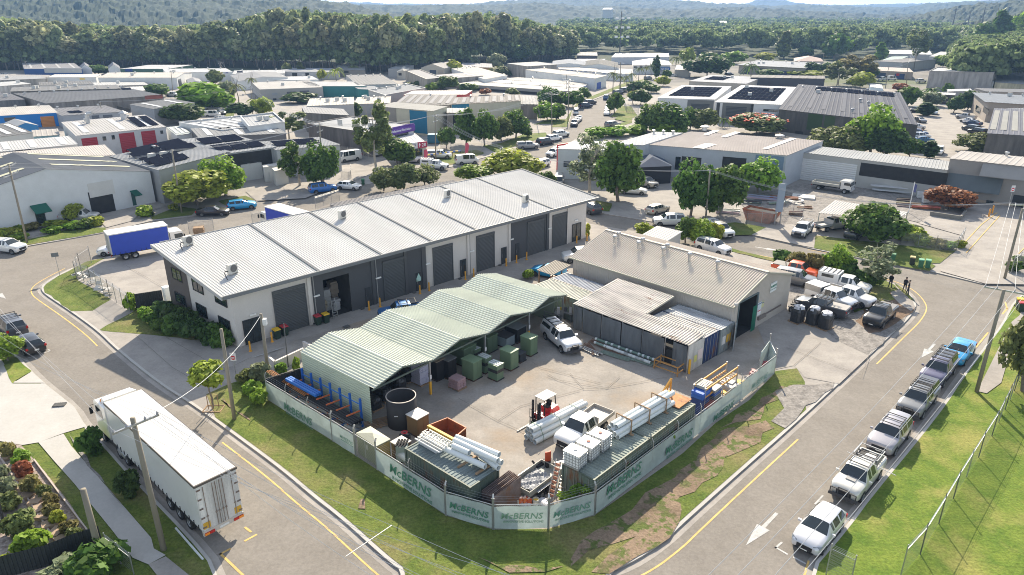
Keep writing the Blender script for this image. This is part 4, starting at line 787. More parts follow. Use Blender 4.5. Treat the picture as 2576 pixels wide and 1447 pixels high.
gp=pipes('pipe_bundle','stack of eight long white pipes lying on the yard floor beside the forklift','pipes',seg,.21,'pvc',t=.02,n=16)
for f in (.12,.45,.8): m=M();p=[(-.25,.02),(-.25,.45),(.15,1.2),(.98,1.18),(1.25,.7),(1.15,.02)];[m.bar(base-gp.location+d*Lp*f+nn*a[0]+VC((0,0,a[1])),base-gp.location+d*Lp*f+nn*b[0]+VC((0,0,b[1])),.03) for a,b in zip(p,p[1:])];m.B('strap',PL,gp,(.1,.2,.12))
a0=q('8',2045,385,2.95);b0=q('8',2465,130,2.95);d=(b0-a0);d.z=0;Lp=d.length;d.normalize();nn=VC((-d.y,d.x,0));seg=[]
for x_,z_ in ((0,2.82),(.38,2.82),(.76,2.82),(.0,3.18),(.38,3.18),(.76,3.18),(.19,3.5),(.57,3.5)): a=VC((a0.x,a0.y,z_))+nn*(x_-.3)+d*rnd.uniform(-.2,.2);seg.append((a,a+d*(Lp+rnd.uniform(-.3,.2))))
gq=pipes('pipe_bundle','long grey pipes strapped in three timber frames on the container roofs','pipes',seg,.18,'pvc',t=.02,n=14)
for f in (.2,.52,.83):
 o=VC((a0.x,a0.y,0))-gq.location+d*Lp*f;m=M();P=[nn*-.55+VC((0,0,2.64)),nn*-.55+VC((0,0,3.72)),nn*.75+VC((0,0,3.72)),nn*.75+VC((0,0,2.64))]
 for i in range(4): m.bar(o+P[i],o+P[(i+1)%4],.08,.08)
 m.bar(o+P[0]+nn*-.2,o+P[3]+nn*.2,.2,.06);m.B('timber_frame','timber',gq,)
for i,(x,y,lb) in enumerate(((1765,625,'white caged liquid tank nearest the fence corner on the container'),(1862,560,'middle white caged liquid tank with a red cap on the container'),(1950,495,'white caged liquid tank nearest the long pipes on the container'))):
 p=q('8',x-5,y-12,2.62);r=th('liquid_tank',lb,'liquid tank',p,FR_.rz+R(4),'white caged liquid tanks on the container')
 m=M();m.bb(-.48,.48,-.57,.57,.14,1.1);m.lathe([(.14,1.1),(.12,1.14)],n=10);m.B('tank_body','tank_white',r);m=M();m.lathe([(.13,1.101),(.13,1.17),(0,1.18)],n=12);m.B('cap',PL,r,(.35,.06,.03) if i else (.4,.38,.36))
 m=M();
 for Z in (.25,.45,.65,.85,1.08):
  for s_ in(-1,1): m.bar((-.5,s_*.6,Z),(.5,s_*.6,Z),.022);m.bar((s_*.5,-.6,Z),(s_*.5,.6,Z),.022)
 for t_ in range(6):
  X=-.5+.2*t_;Y=-.6+.24*t_
  for s_ in(-1,1): m.bar((X,s_*.6,.12),(X,s_*.6,1.08),.022);m.bar((s_*.5,Y,.12),(s_*.5,Y,1.08),.022)
 m.B('cage','galv',r);m=M();m.bb(-.5,.5,-.6,.6,.09,.13);[m.bb(x_-.06,x_+.06,-.58,.58,0,.09) for x_ in(-.42,0,.42)];m.B('pallet','galv',r)
pb=q('8',2520,130,2.66);r=th('crane_jib','orange forklift crane jib on a rusty plate at the container end','crane jib',pb,FR_.rz)
m=M();m.bb(-.9,.9,-.8,.6,0,.06);m.B('base_plate','rusty',r,(.5,.22,.08))
m=M();m.bar((-.9,.9,.2),(.7,.9,1.2),.12,.16);m.bar((-.9,.9,.2),(.7,.9,.15),.14,.14);m.bar((.7,.9,.15),(.7,.9,1.2),.1);m.bar((0,.9,.2),(.7,.9,1.1),.07);m.bar((-.3,.9,.2),(0,.9,.8),.07);m.bar((-.9,.6,.12),(.8,.6,.12),.12);m.B('jib',PL,r,(.62,.30,.04))
for i,(k,x,y,h,c,c2,lb) in enumerate((('b',1520,620,2.3,(.02,.025,.03),(.45,.45,.38),'stack of black crates with a cream perforated top beside the fence'),('b',1500,660,2.0,(.02,.05,.2),(.03,.12,.5),'stack of blue crates half hidden behind the cream-topped stack'),('b',1620,590,1.9,(.12,.13,.14),(.35,.35,.36),'grey crate stack right of the cream-topped stack'),('b',1580,770,1.0,(.02,.08,.35),(.3,.06,.05),'low blue and red crate stack at the rack foot'))):
 r=th('crate_stack',lb,'crates',q(k,x,y+110 if i!=3 else y),FR_.rz,'crate stacks at the container end');n=int(h/.28)
 for j in range(n): m=M();m.bb(-.6,.6,-.5,.5,.28*j+.01,.28*j+.26);m.B('crate',PL,r,c if j<n-2 else (.03,.12,.45) if j==n-2 else c2)
 if i==0:
  m=M();[m.bb(-.5+.2*a,-.42+.2*a,-.4+.2*b_,-.33+.2*b_,.28*n-.015,.28*n+.0) for a in range(5) for b_ in range(5)];m.B('perforation','dark',r)
ra,rb=q('b',1545,650,1.9),q('b',1875,375,2.4);ra.z=rb.z=0;fr=Fr(q('b',1540,800),q('b',1860,560));fr.L=min(fr.L,5.6)
r=th('pallet_rack','orange-beamed pallet rack beside the banner fence','rack',fr.o,fr.rz);
for X in(0,fr.L):
 for Y in(0,1.0): m=M();m.bb(X-.05,X+.05,Y-.05,Y+.05,0,2.3);m.B('upright','galv',r)
for Z in(1.5,2.15):
 for Y in(0,1.0): m=M();m.bb(.05,fr.L-.05,Y-.04,Y+.04,Z-.07,Z+.07);m.B('beam',PL,r,(.62,.30,.05))
m=M();[m.bar((.3+.35*i,0,1.6),(.45+.35*i,1.0,1.6),.04) for i in range(int(fr.L/.35)-1)];m.B('deck_bar','timber',r)
for i,(k,x,y,c,lb,dd) in enumerate((('b',1930,460,(.75,.5,.03),'yellow plastic tray tilted beside the pallet rack',(1.6,1.1,.12)),('b',1780,575,(.7,.40,.03),'orange-yellow sheet heap under the pallet rack end',(1.5,.8,.3)),('b',1700,640,(.3,.3,.3),'dark grille and pipe scrap at the rack foot',(1.4,.9,.5)),('b',1880,520,(.08,.3,.42),'teal plastic drum lying behind the banner fence',(.8,.5,.5)),('b',1790,500,(.4,.4,.4),'grey sheet stack behind the pallet rack',(1.6,1.2,.7)),('b',2160,330,(.55,.08,.12),'red fuel bag inside the gate corner',(.7,.4,.35)),('b',2040,420,(.45,.2,.2),'faded pink bag by the banner fence',(.8,.5,.4)))):
 m=M();m.box((0,0,dd[2]/2+.02),dd,.3+i);m.box((.1,.1,dd[2]+.05),(dd[0]*.6,dd[1]*.6,.1),.8+i);o=m.B('plastic_tray' if i==0 else 'stored_scrap',PL,None,c,False,q(k,x,y+60 if i<5 else y)+VC((0,0,.0)),FR_.rz);tag(o,lb,'tray' if i==0 else 'scrap')
a=q('8',1575,880,.05);b=q('8',1640,580,2.55);r=th('leaning_ladder','red and white striped ladder leaning on the container end','ladder',a);d=b-a;s_=d.cross(VC((0,0,1))).normalized()*.2
for sg in(-1,1): m=M();m.bar(s_*sg,d+s_*sg,.06);m.B('stile',PL,r,(.6,.56,.5))
m=M();[m.bar(-s_+d*f,s_+d*f,.05,.18) for f in [i/9 for i in range(1,9)]];m.B('rung',PL,r,(.5,.2,.12))
a=q('8',1640,860,.05);b=q('8',1695,600,2.5);r=th('leaning_ladder','plain aluminium ladder leaning on the container right of the striped one','ladder',a);d=b-a
for sg in(-1,1): m=M();m.bar(s_*sg,d+s_*sg,.05);m.B('stile','galv',r)
m=M();[m.bar(-s_+d*f,s_+d*f,.04) for f in [i/10 for i in range(1,10)]];m.B('rung','galv',r)
r=th('steel_sheets','stack of rusty mesh sheets leaning upright at the container end','steel sheets',FL.W(6.3,.75),FL.rz)
for j in range(9): m=M();m.add([(.12*j,0,0),(.12*j,2.5,0),(.12*j-.22+.2,2.5,2.2),(.12*j-.02,0,2.0+.03*(j%3))],[(0,1,2,3)]);m.v=[tuple(v) for v in m.v];n_=len(m.v);m.add([(x+.03,y,z) for x,y,z in m.v],[(3,2,1,0)]);m.add([(.12*j-.02,0,2.0),(.12*j+.03,0,2.0),(.12*j+.03,2.5,2.2),(.12*j-.02,2.5,2.2)],[(0,1,2,3)]);m.B('sheet','rusty',r,(.16,.12,.11))
for i,(x,c,h) in enumerate(((1290,(.75,.14,.02),.8),(1325,(.6,.6,.56),.55),(1352,(.72,.16,.03),.6),(1380,(.75,.2,.04),.62),(1410,(.7,.12,.02),.55))):
 p=q('8',x,925);r=th('plastic_drum',['tall orange plastic drum at the left of the fence row','white plastic drum between orange drums','first small orange drum right of the white one','pale-topped orange drum in the fence row','orange drum at the right end of the fence row'][i],'drum',p,.2*i,'orange and white drums by the fence');m=M();m.bb(-.16,.16,-.14,.14,0,h);m.B('drum_body',PL,r,c);m=M();m.bb(-.1,.1,-.04,.04,h,h+.08);m.lathe([(.05,h),(.05,h+.06),(0,h+.06)],(0.1,.08,0),8);m.B('handle',PL,r,(.8,.6,.5))
p=q('8',1465,920);r=th('bucket','white bucket holding yellow parts beside the orange drums','bucket',p);m=M();m.lathe([(.17,0),(.22,.5),(.2,.5),(.16,.03),(0,.03)],n=16);m.B('bucket_wall',PL,r,(.7,.7,.66));m=M();m.lathe([(0,.47),(.14,.45),(.19,.4)],n=8);m.B('contents',PL,r,(.8,.5,.05))
for i,(x,y) in enumerate(((1375,915),(1520,900),(1545,925))): heap('8',x,y+15,.9-.2*i,.6,.35,['clear plastic sheet bundled below the orange drums','white timber offcuts wrapped in plastic by the bucket','clear plastic bag against the fence post'][i],'wrap_clear',seed=30+i,nm='plastic_heap',cat='plastic sheet')
r=th('cantilever_rack','blue cantilever rack with orange arms holding black pipes','rack',GS.o,GS.rz)
ux=[]
for k,x,y in (('c',578,470),('c',648,510),('c',735,560),('c',825,620),('c',930,670),('c',1020,730),('c',1115,780)):
 p=q(k,x,y,2.5);ux.append(GS.loc(p))
for i in range(7):
 X=.9+i*(gw-1.3)/6;m=M();m.bb(X-.07,X+.07,-.75,-.6,0,2.45);m.bb(X-.07,X+.07,-2.0,-.75,0,.15);m.B('upright',PL,r,(.01,.10,.42))
 for Z in (.75,1.45): m=M();m.bar((X,-.75,Z),(X,-2.0,Z+.12),.08,.09);m.B('arm',PL,r,(.55,.13,.04))
m=M();m.bb(.9,gw-.4,-.7,-.66,.5,.58);m.bb(.9,gw-.4,-.7,-.66,1.9,1.98);m.B('brace',PL,r,(.02,.15,.5))
m=M();m.bb(.3,gw*.5,-1.9,-1.75,1.62,1.85);m.bb(.3,gw*.5,-1.7,-1.55,1.62,1.85);m.bb(.3,gw*.5,-1.5,-1.35,1.62,1.85);tag(m.B('blue_beam',PL,None,(.015,.14,.5),False,GS.o,GS.rz),'bright blue steel beams lying across the rack arms','beam')
seg=[(GS.W(.6,-1.0-.22*i,.95+.0*i),GS.W(gw+.1,-1.0-.22*i,.95)) for i in range(5)]
pipes('pipe_bundle','black poly pipes resting on the blue rack arms','pipes',seg,.1,PL,(.02,.02,.022),t=.015)
for i,(a,b,r_,lb) in enumerate((((555,760),(690,860),.16,'short thick grey pipe lying across the pit beside the fence'),((700,885),(960,1030),.16,'grey pipe lying below the blue rack'),((400,800),(1130,1140),.13,'longest grey pipe lying along the banner fence'),((980,1010),(1130,1090),.22,'fat grey pipe end with nested pipes near the kiosk'),((950,1110),(1090,1180),.15,'pale grey pipe beside the kiosk at the fence'))):
 A=q('c',*a,r_+.2);B=q('c',*b,r_+.2);o=M().pipe((0,0,0),B-A,r_,.03,14).B('grey_pipe',PL,None,(.27,.28,.29),False,A);tag(o,lb,'pipe','loose grey pipes beside the rack')
o=rods('timber_battens','long orange-brown battens lying along the banner fence top','battens',[(('c',60,620),('c',520,920))],.05,'rusty',(.45,.2,.07),5,.09,1.3)
o=rods('steel_bundle','dark steel bars lying under the blue rack','steel bars',[(('c',560,860),('c',1000,1060))],.06,'rusty',(.12,.06,.05),8,.16,.1)
heap('c',470,800,1.3,1.0,.7,'dark coil and rubber heap at the corner of the pit','wrap_black',seed=50,nm='rubber_heap',cat='heap')
kiosk('c',430,730,.8,.8,.9,'grey open box at the corner of the black fence',(.15,.16,.16),name='crate',cat='crate')
r=th('timber_pallet','broken orange and brown timber pallet beside the black tank','pallet',q('c',1350,1100,.0),.5);m=M();[m.bb(-1,1,-.6+.22*i,-.48+.22*i,.12,.15) for i in range(6)];m.B('deck_board','timber',r);m=M();[m.bb(x-.05,x+.05,-.6,.6,0,.12) for x in(-.9,0,.9)];m.B('bearer','timber',r)
a,b=q('4',2015,1447),q('4',2290,1370) ;a=fb[0];b=GS.W(0,0)
bf=th('metal_fence','black ribbed metal fence between banner corner and green shed','fence',a);m=M();ribwall(m,(0,0),((b-a).x,(b-a).y),0,1.9,1.9,.2,.04);m.B('sheeting',PL,bf,(.025,.027,.03));m=M();m.bar(VC((0,0,1.95)),(b-a)+VC((0,0,1.95)),.08,.05);m.B('top_rail',PL,bf,(.03,.03,.03))
w0,w1,w2=q('4',2070,1275,1.0),q('4',2020,1235,1.0),q('4',2285,1175,1.0)
lw=th('low_wall','low white rendered wall along the lane behind the green shed','wall',VC((w0.x,w0.y,0)));o=VC((w0.x,w0.y,1))
for A,B in ((w0,w1),(w0,w2),(q('4',2345,1155,1.0),q('4',2285,1125,1.0))): m=M();A=A-o;B=B-o;m.bar(A+VC((0,0,.5)),B+VC((0,0,.5)),.2,1.0);m.B('wall_section',PL,lw,(.62,.58,.55))
bk=q('4',960,880),q('4',1245,830)
bf=th('metal_fence','black ribbed metal fence between shrubs and the brown end wall','fence',q('4',1035,893));b=q('4',1240,860)-bf.location;m=M();ribwall(m,(0,0),(b.x,b.y),0,1.8,1.8,.2,.04);m.B('sheeting',PL,bf,(.025,.027,.03));m=M();m.bar(VC((0,0,1.83)),b+VC((0,0,1.83)),.08,.05);m.B('top_rail',PL,bf,(.03,.03,.03))
def logo(par,fr,k,x,y,w_,col,sub=True,a=.1,zc=None,rzoff=0):
 w_*=1.2
 s,z=fr.wall(k,x,y,-a);z=zc if zc else z
 words(par,'McBERNS',(s,-a,z-.05*w_),w_*.235,(R(90),0,0),col,sx=1.0,bold=.003*w_/2,shear=.2)
 if sub: words(par,'INNOVATIVE SOLUTIONS',(s+.05*w_,-a,z-.16*w_),w_*.085,(R(90),0,0),col,bold=.003,sx=.95)
bfence=[]
def mesh_panel(par,a,b,z0,z1):
 a=VC(a);b=VC(b);me=bpy.data.meshes.new('netting');me.from_pydata([(a.x,a.y,z0),(b.x,b.y,z0),(b.x,b.y,z1),(a.x,a.y,z1)],[],[(0,1,2,3)]);u=me.uv_layers.new();L=(b-a).length
 for i,c in enumerate(((0,z0),(L,z0),(L,z1),(0,z1))): u.data[i].uv=c
 me.materials.append(MT['chainlink']);return ob('netting',me,par)
dg=(.06,.2,.13)
def bpanel(i,a,b,lb,logos,banner=True,z1=1.8,post=True,pl=None,bc=True):
 fr=Fr(a,b);r=th('banner_fence' if banner else 'wire_fence',lb,'fence',fr.o,fr.rz,'banner fence panels around the yard')
 n=max(1,round(fr.L/3.4)) if fr.L>4.5 else 1
 for j in range(n+1):
  X=fr.L*j/n+(.04 if j==0 else -.04 if j==n else 0);m=M();m.tube((X,0,-.1),(X,0,2.3),.04);m.bar((X,0,2.3),(X,.12,2.55),.05);m.B('post','galv',r)
 m=M();m.tube((0,0,1.86),(fr.L,0,1.86),.025);[m.tube((0,.04*k_,2.1+.15*k_),(fr.L,.04*k_,2.1+.15*k_),.005,None,4) for k_ in range(3)];m.B('rail','galv',r)
 mesh_panel(r,(0,.0,0),(fr.L,0,0),.05,1.85)
 if banner:
  bo=cloth(r,(.07,-.05,0),(fr.L-.07,-.05,0),.1,z1,amp=.03,name='banner',mt='vinyl',n=max(8,int(fr.L*4)),sag=.08)
  for (k,x,y,w_,c) in logos: logo(r,fr,k,x,y,w_,c,a=.12)
 return fr
bpanel(0,fb[0],fb[1],'long banner panel below the blue rack with a big faded logo',[('7',2240,240,3.3,(.10,.24,.17))])
bpanel(1,fb[1],fb[2],'narrow banner panel left of the kiosk with a small logo',[('8',35,430,1.3,(.16,.3,.24))])
bpanel(2,fb[2],fb[3],'bare wire fence panel in front of the green kiosk',[],False)
bpanel(3,fb[3],fb[4],'banner panel with a big two-tone logo before the left container',[('8',510,740,3.6,dg)])
bpanel(4,fb[4],fb[5],'banner panel with a medium logo below the container corner',[('8',955,965,2.3,dg)])
bpanel(5,fb[5],fb[6],'front-most banner panel with a faded logo and creeper shadows',[('8',1355,1010,2.2,(.20,.34,.24))])
bpanel(6,fb[6],fb[7],'banner panel with a medium faded logo by the fence corner',[('8',1735,965,2.2,(.12,.27,.2))])
bpanel(7,fb[7],q('b',2240,405),'longest banner fence with five logos along the right verge',[('8',2130,730,3.3,dg),('b',1305,1085,3.1,dg),('b',1745,780,2.8,dg),('b',2100,480,2.5,(.2,.34,.28))])
gx=q('b',2240,405)
a=q('b',2085,385);b=q('b',2140,320)
r=th('yard_gate','folded-back white mesh gate at the end of the banner fence','gate',gx);g2=q('b',2175,260)-gx
m=M();m.tube((0,0,0),(0,0,2.5),.05);m.tube(g2,g2+VC((0,0,2.6)),.05);m.B('post','galv',r);m=M();m.bar(VC((0,0,1.9)),g2+VC((0,0,1.9)),.05);m.bar(VC((0,0,.1)),g2+VC((0,0,.1)),.05);m.B('rail','galv',r)
m=M();m.add([VC((0,0,.1)),g2+VC((0,0,.1)),g2+VC((0,0,1.9)),VC((0,0,1.9))],[(0,1,2,3)]);m.B('banner','vinyl',r)
g3=q('b',2090,385)-gx;m=M();m.bar(g2+VC((0,0,1.9)),g3+VC((0,0,1.9)),.05);m.bar(g3,g3+VC((0,0,2.0)),.05);m.add([g3+VC((0,0,.1)),g2+VC((0,0,.1)),g2+VC((0,0,1.9)),g3+VC((0,0,1.9))],[(0,1,2,3)]);m.B('gate_leaf','vinyl',r)
p=q('8',1520,285);fd=(q('8',1285,415)-q('8',1440,325));rz=math.atan2(fd.y,fd.x)
r=th('forklift','red forklift with black mast and raised cab guard standing in the yard','forklift',p,rz)
m=M();m.add([(x,s*.5,z) for s in(-1,1) for x,z in ((-1.3,.25),(.5,.25),(.5,.75),(-.2,.8),(-.3,1.1),(-1.1,1.15),(-1.35,.8))],[(0,1,2,3,4,5,6)[::1],(13,12,11,10,9,8,7)]+[(i,7+i,7+(i+1)%7,(i+1)%7) for i in range(7)]);m.B('body','gloss',r,(.55,.025,.03))
for x in(-.95,.35):
 for s in(-1,1): m=M();rr_=.3 if x>0 else .25;m.tube((x,s*.42,rr_),(x,s*.6,rr_),rr_,n=16);o=m.B('wheel','rubber',r);m=M();m.tube((x,s*.55,rr_),(x,s*.61,rr_),rr_*.5,n=10);m.B('rim',PL,o,(.5,.5,.48))
m=M()
for x in(-1.0,.35):
 for s in(-1,1): m=M();m.bar((x,s*.45,.8),(x*.85+.05,s*.45,2.15),.06);m.B('guard_post','dark',r)
m=M();m.bb(-.95,.45,-.5,.5,2.15,2.2);m.B('roof_guard',PL,r,(.55,.53,.48))
m=M();m.bb(-.6,-.2,-.25,.25,1.12,1.25);m.bb(-.7,-.6,-.25,.25,1.2,1.7);m.B('seat','dark',r)
for s in(-1,1): m=M();m.bb(.72,.86,s*.35-.06,s*.35+.06,.08,2.1);m.bb(.88,.96,s*.28-.05,s*.28+.05,.12,2.0);m.B('mast','dark',r)
m=M();m.bb(.96,1.02,-.5,.5,.15,.3);m.bb(.96,1.02,-.5,.5,.55,.65);[m.bb(.98,1.01,-.5+.2*i,-.47+.2*i,.65,1.3) for i in range(6)];m.bb(.97,1.02,-.5,.5,1.3,1.34);m.B('carriage','dark',r)
for s in(-1,1): m=M();m.bb(1.02,2.5,s*.38-.06,s*.38+.06,.05,.1);m.bb(1.02,1.07,s*.38-.06,s*.38+.06,.1,.6);m.B('fork',PL,r,(.5,.47,.42))
ta,tb,tc_=q('8',1255,755,.95),q('8',1420,830,.95),q('8',1640,665,.95)
p=(q('8',1425,800,.6));fr=Fr(VC((tb.x,tb.y,0)),VC((tc_.x,tc_.y,0)));wd=fr.loc(ta)[1];wd=max(1.6,min(2.1,wd));L=3.3
r=th('box_trailer','galvanised tandem-axle tipping trailer with a grey tarp in its tray','trailer',fr.o,fr.rz)
m=M();m.bb(0,L,0,wd,.6,.66);m.bb(0,L,0,.05,.66,1.0);m.bb(0,L,wd-.05,wd,.66,1.0);m.bb(L-.05,L,.05,wd-.05,.66,1.0);m.bb(0,.05,.05,wd-.05,.66,1.0);m.B('tray',PL,r,(.30,.30,.27))
for s in(-.22,wd+.03):
 m=M();m.bb(.6,2.3,s,s+.2,.72,.76);m.B('mudguard','galv',r)
 for x in (1.0,1.85): m=M();m.tube((x,s,.33),(x,s+.19,.33),.33,n=18);o=m.B('wheel','rubber',r);m=M();m.tube((x,s-.012 if s<0 else s+.1,.33),(x,s+.05 if s<0 else s+.2,.33),.17,n=12);m.B('rim','rim',o)
m=M();m.bar((L,.2,.55),(L+1.3,wd/2,.5),.1);m.bar((L,wd-.2,.55),(L+1.3,wd/2,.5),.1);m.B('drawbar','galv',r)
m=M();m.bb(-.04,-.005,.1,.3,.5,.62);m.B('tail_lamp','redlamp',r)
m=M();n=12;rr=random.Random(4);vs=[(.4+2.1*i/n,.2+(wd-.45)*j/n,.70+abs(math.sin(i*.9+j*.7)*.12+rr.uniform(0,.08))+.0) for i in range(n+1) for j in range(n+1)];m.add(vs,[(i*(n+1)+j,(i+1)*(n+1)+j,(i+1)*(n+1)+j+1,i*(n+1)+j+1) for i in range(n) for j in range(n)])
tag(m.B('tarpaulin',PL,None,(.26,.27,.29),False,fr.o,fr.rz),'crumpled grey tarpaulin lying in the trailer tray','tarpaulin')
r=th('trailer_dolly','small two-wheeled red and black machine parked at the trailer front','machine',q('8',1570,650,.4),.3);
for s in(-.45,.35): m=M();m.tube((s,0,-.05),(s+.15,0,-.05),.32,n=16);o=m.B('wheel','rubber',r);m=M();m.tube((s-.01,0,-.05),(s+.16,0,-.05),.17,n=10);m.B('rim','rim',o)
m=M();m.box((0,.2,.3),(.6,.7,.5));m.box((-.7,.3,.25),(.6,.4,.3),.4);m.bar((-.9,.3,.3),(-1.1,.5,.6),.1);m.B('engine','dark',r);m=M();m.box((-.1,.2,.85),(.35,.1,.9));m.box((.1,.25,.8),(.1,.1,1.0));m.B('red_arm',PL,r,(.5,.07,.02))
ST=dict(
hatch=dict(L=4.3,W=1.8,Hh=1.47,r=.32,wb=(.19,.81),s=[(0,.30,.46,.49,.72,.6),(.025,.2,.52,.56,.88,.74),(.09,.15,.60,.63,.96,.82),(.2,.13,.66,.70,1,.86),(.275,.13,.69,.735,1,.86),(.44,.13,.70,.985,1,.66),(.50,.13,.70,1.0,1,.68),(.52,.13,.70,1.0,1,.68),(.70,.13,.71,.99,1,.68),(.72,.13,.71,.985,1,.68),(.90,.14,.72,.93,.98,.64),(.975,.16,.70,.73,.92,.74),(1,.22,.55,.58,.84,.7)],ws=(4,5),rear=(10,11),side=[(5,6),(7,8),(9,10)],lamp=.57),
sedan=dict(L=4.85,W=1.86,Hh=1.46,r=.33,wb=(.19,.80),s=[(0,.28,.44,.47,.74,.6),(.02,.2,.50,.54,.88,.74),(.09,.15,.58,.61,.96,.82),(.2,.13,.64,.67,1,.86),(.29,.13,.66,.70,1,.86),(.43,.13,.68,.98,1,.64),(.50,.13,.68,1.0,1,.66),(.52,.13,.68,1.0,1,.66),(.64,.13,.69,.98,1,.66),(.66,.13,.69,.975,1,.66),(.72,.13,.70,.93,1,.63),(.84,.14,.71,.74,.98,.8),(.97,.16,.70,.73,.93,.78),(1,.24,.52,.55,.84,.7)],ws=(4,5),rear=(10,11),side=[(5,6),(7,8),(9,10)],lamp=.55),
suv=dict(L=4.75,W=1.9,Hh=1.76,r=.37,wb=(.18,.80),s=[(0,.28,.46,.50,.78,.66),(.02,.2,.52,.58,.9,.76),(.08,.15,.60,.63,.97,.84),(.2,.14,.63,.66,1,.88),(.27,.14,.65,.69,1,.88),(.38,.14,.66,.97,1,.70),(.46,.14,.66,1.0,1,.72),(.48,.14,.66,1.0,1,.72),(.66,.14,.67,1.0,1,.72),(.68,.14,.67,1.0,1,.72),(.93,.14,.68,.97,.98,.70),(.985,.16,.66,.70,.93,.8),(1,.25,.5,.54,.88,.76)],ws=(4,5),rear=(10,11),side=[(5,6),(7,8),(9,10)],lamp=.55),
ute=dict(L=5.3,W=1.88,Hh=1.82,r=.39,wb=(.17,.77),s=[(0,.30,.48,.52,.80,.68),(.02,.22,.53,.58,.92,.78),(.07,.18,.60,.63,.98,.84),(.18,.17,.62,.65,1,.88),(.25,.17,.63,.67,1,.88),(.345,.17,.64,.97,1,.70),(.43,.17,.64,1.0,1,.71),(.445,.17,.64,1.0,1,.71),(.58,.17,.64,.99,1,.70),(.61,.17,.64,.98,1,.69),(.64,.17,.64,.66,1,.9),(.97,.20,.64,.655,1,.92),(1,.24,.62,.64,.97,.9)],ws=(4,5),rear=(9,10),side=[(5,6),(7,8)],lamp=.55),
cab=dict(L=3.2,W=1.86,Hh=1.82,r=.39,wb=(.28,1.35),s=[(0,.30,.48,.52,.80,.68),(.03,.22,.53,.58,.92,.78),(.12,.18,.60,.63,.98,.84),(.3,.17,.62,.65,1,.88),(.41,.17,.63,.67,1,.88),(.57,.17,.64,.97,1,.70),(.66,.17,.64,1.0,1,.71),(.70,.17,.64,1.0,1,.71),(.93,.17,.64,.99,1,.70),(.96,.17,.64,.98,1,.69),(1,.17,.64,.66,1,.9)],ws=(4,5),rear=(9,10),side=[(5,6),(7,8)],lamp=.55),
van=dict(L=5.0,W=1.8,Hh=2.05,r=.34,wb=(.2,.77),s=[(0,.2,.38,.42,.84,.76),(.015,.15,.44,.50,.94,.84),(.05,.13,.50,.54,.99,.88),(.1,.12,.53,.57,1,.9),(.2,.12,.55,.95,1,.80),(.28,.12,.55,1.0,1,.82),(.40,.12,.56,1.0,1,.82),(.42,.12,.56,1.0,1,.82),(.7,.12,.56,1.0,1,.82),(.96,.13,.56,.98,.99,.8),(.99,.15,.54,.6,.97,.9),(1,.22,.4,.44,.94,.88)],ws=(3,4),rear=(9,10),side=[(4,6),(7,8)],lamp=.46))
CMS={}
CN=[0]
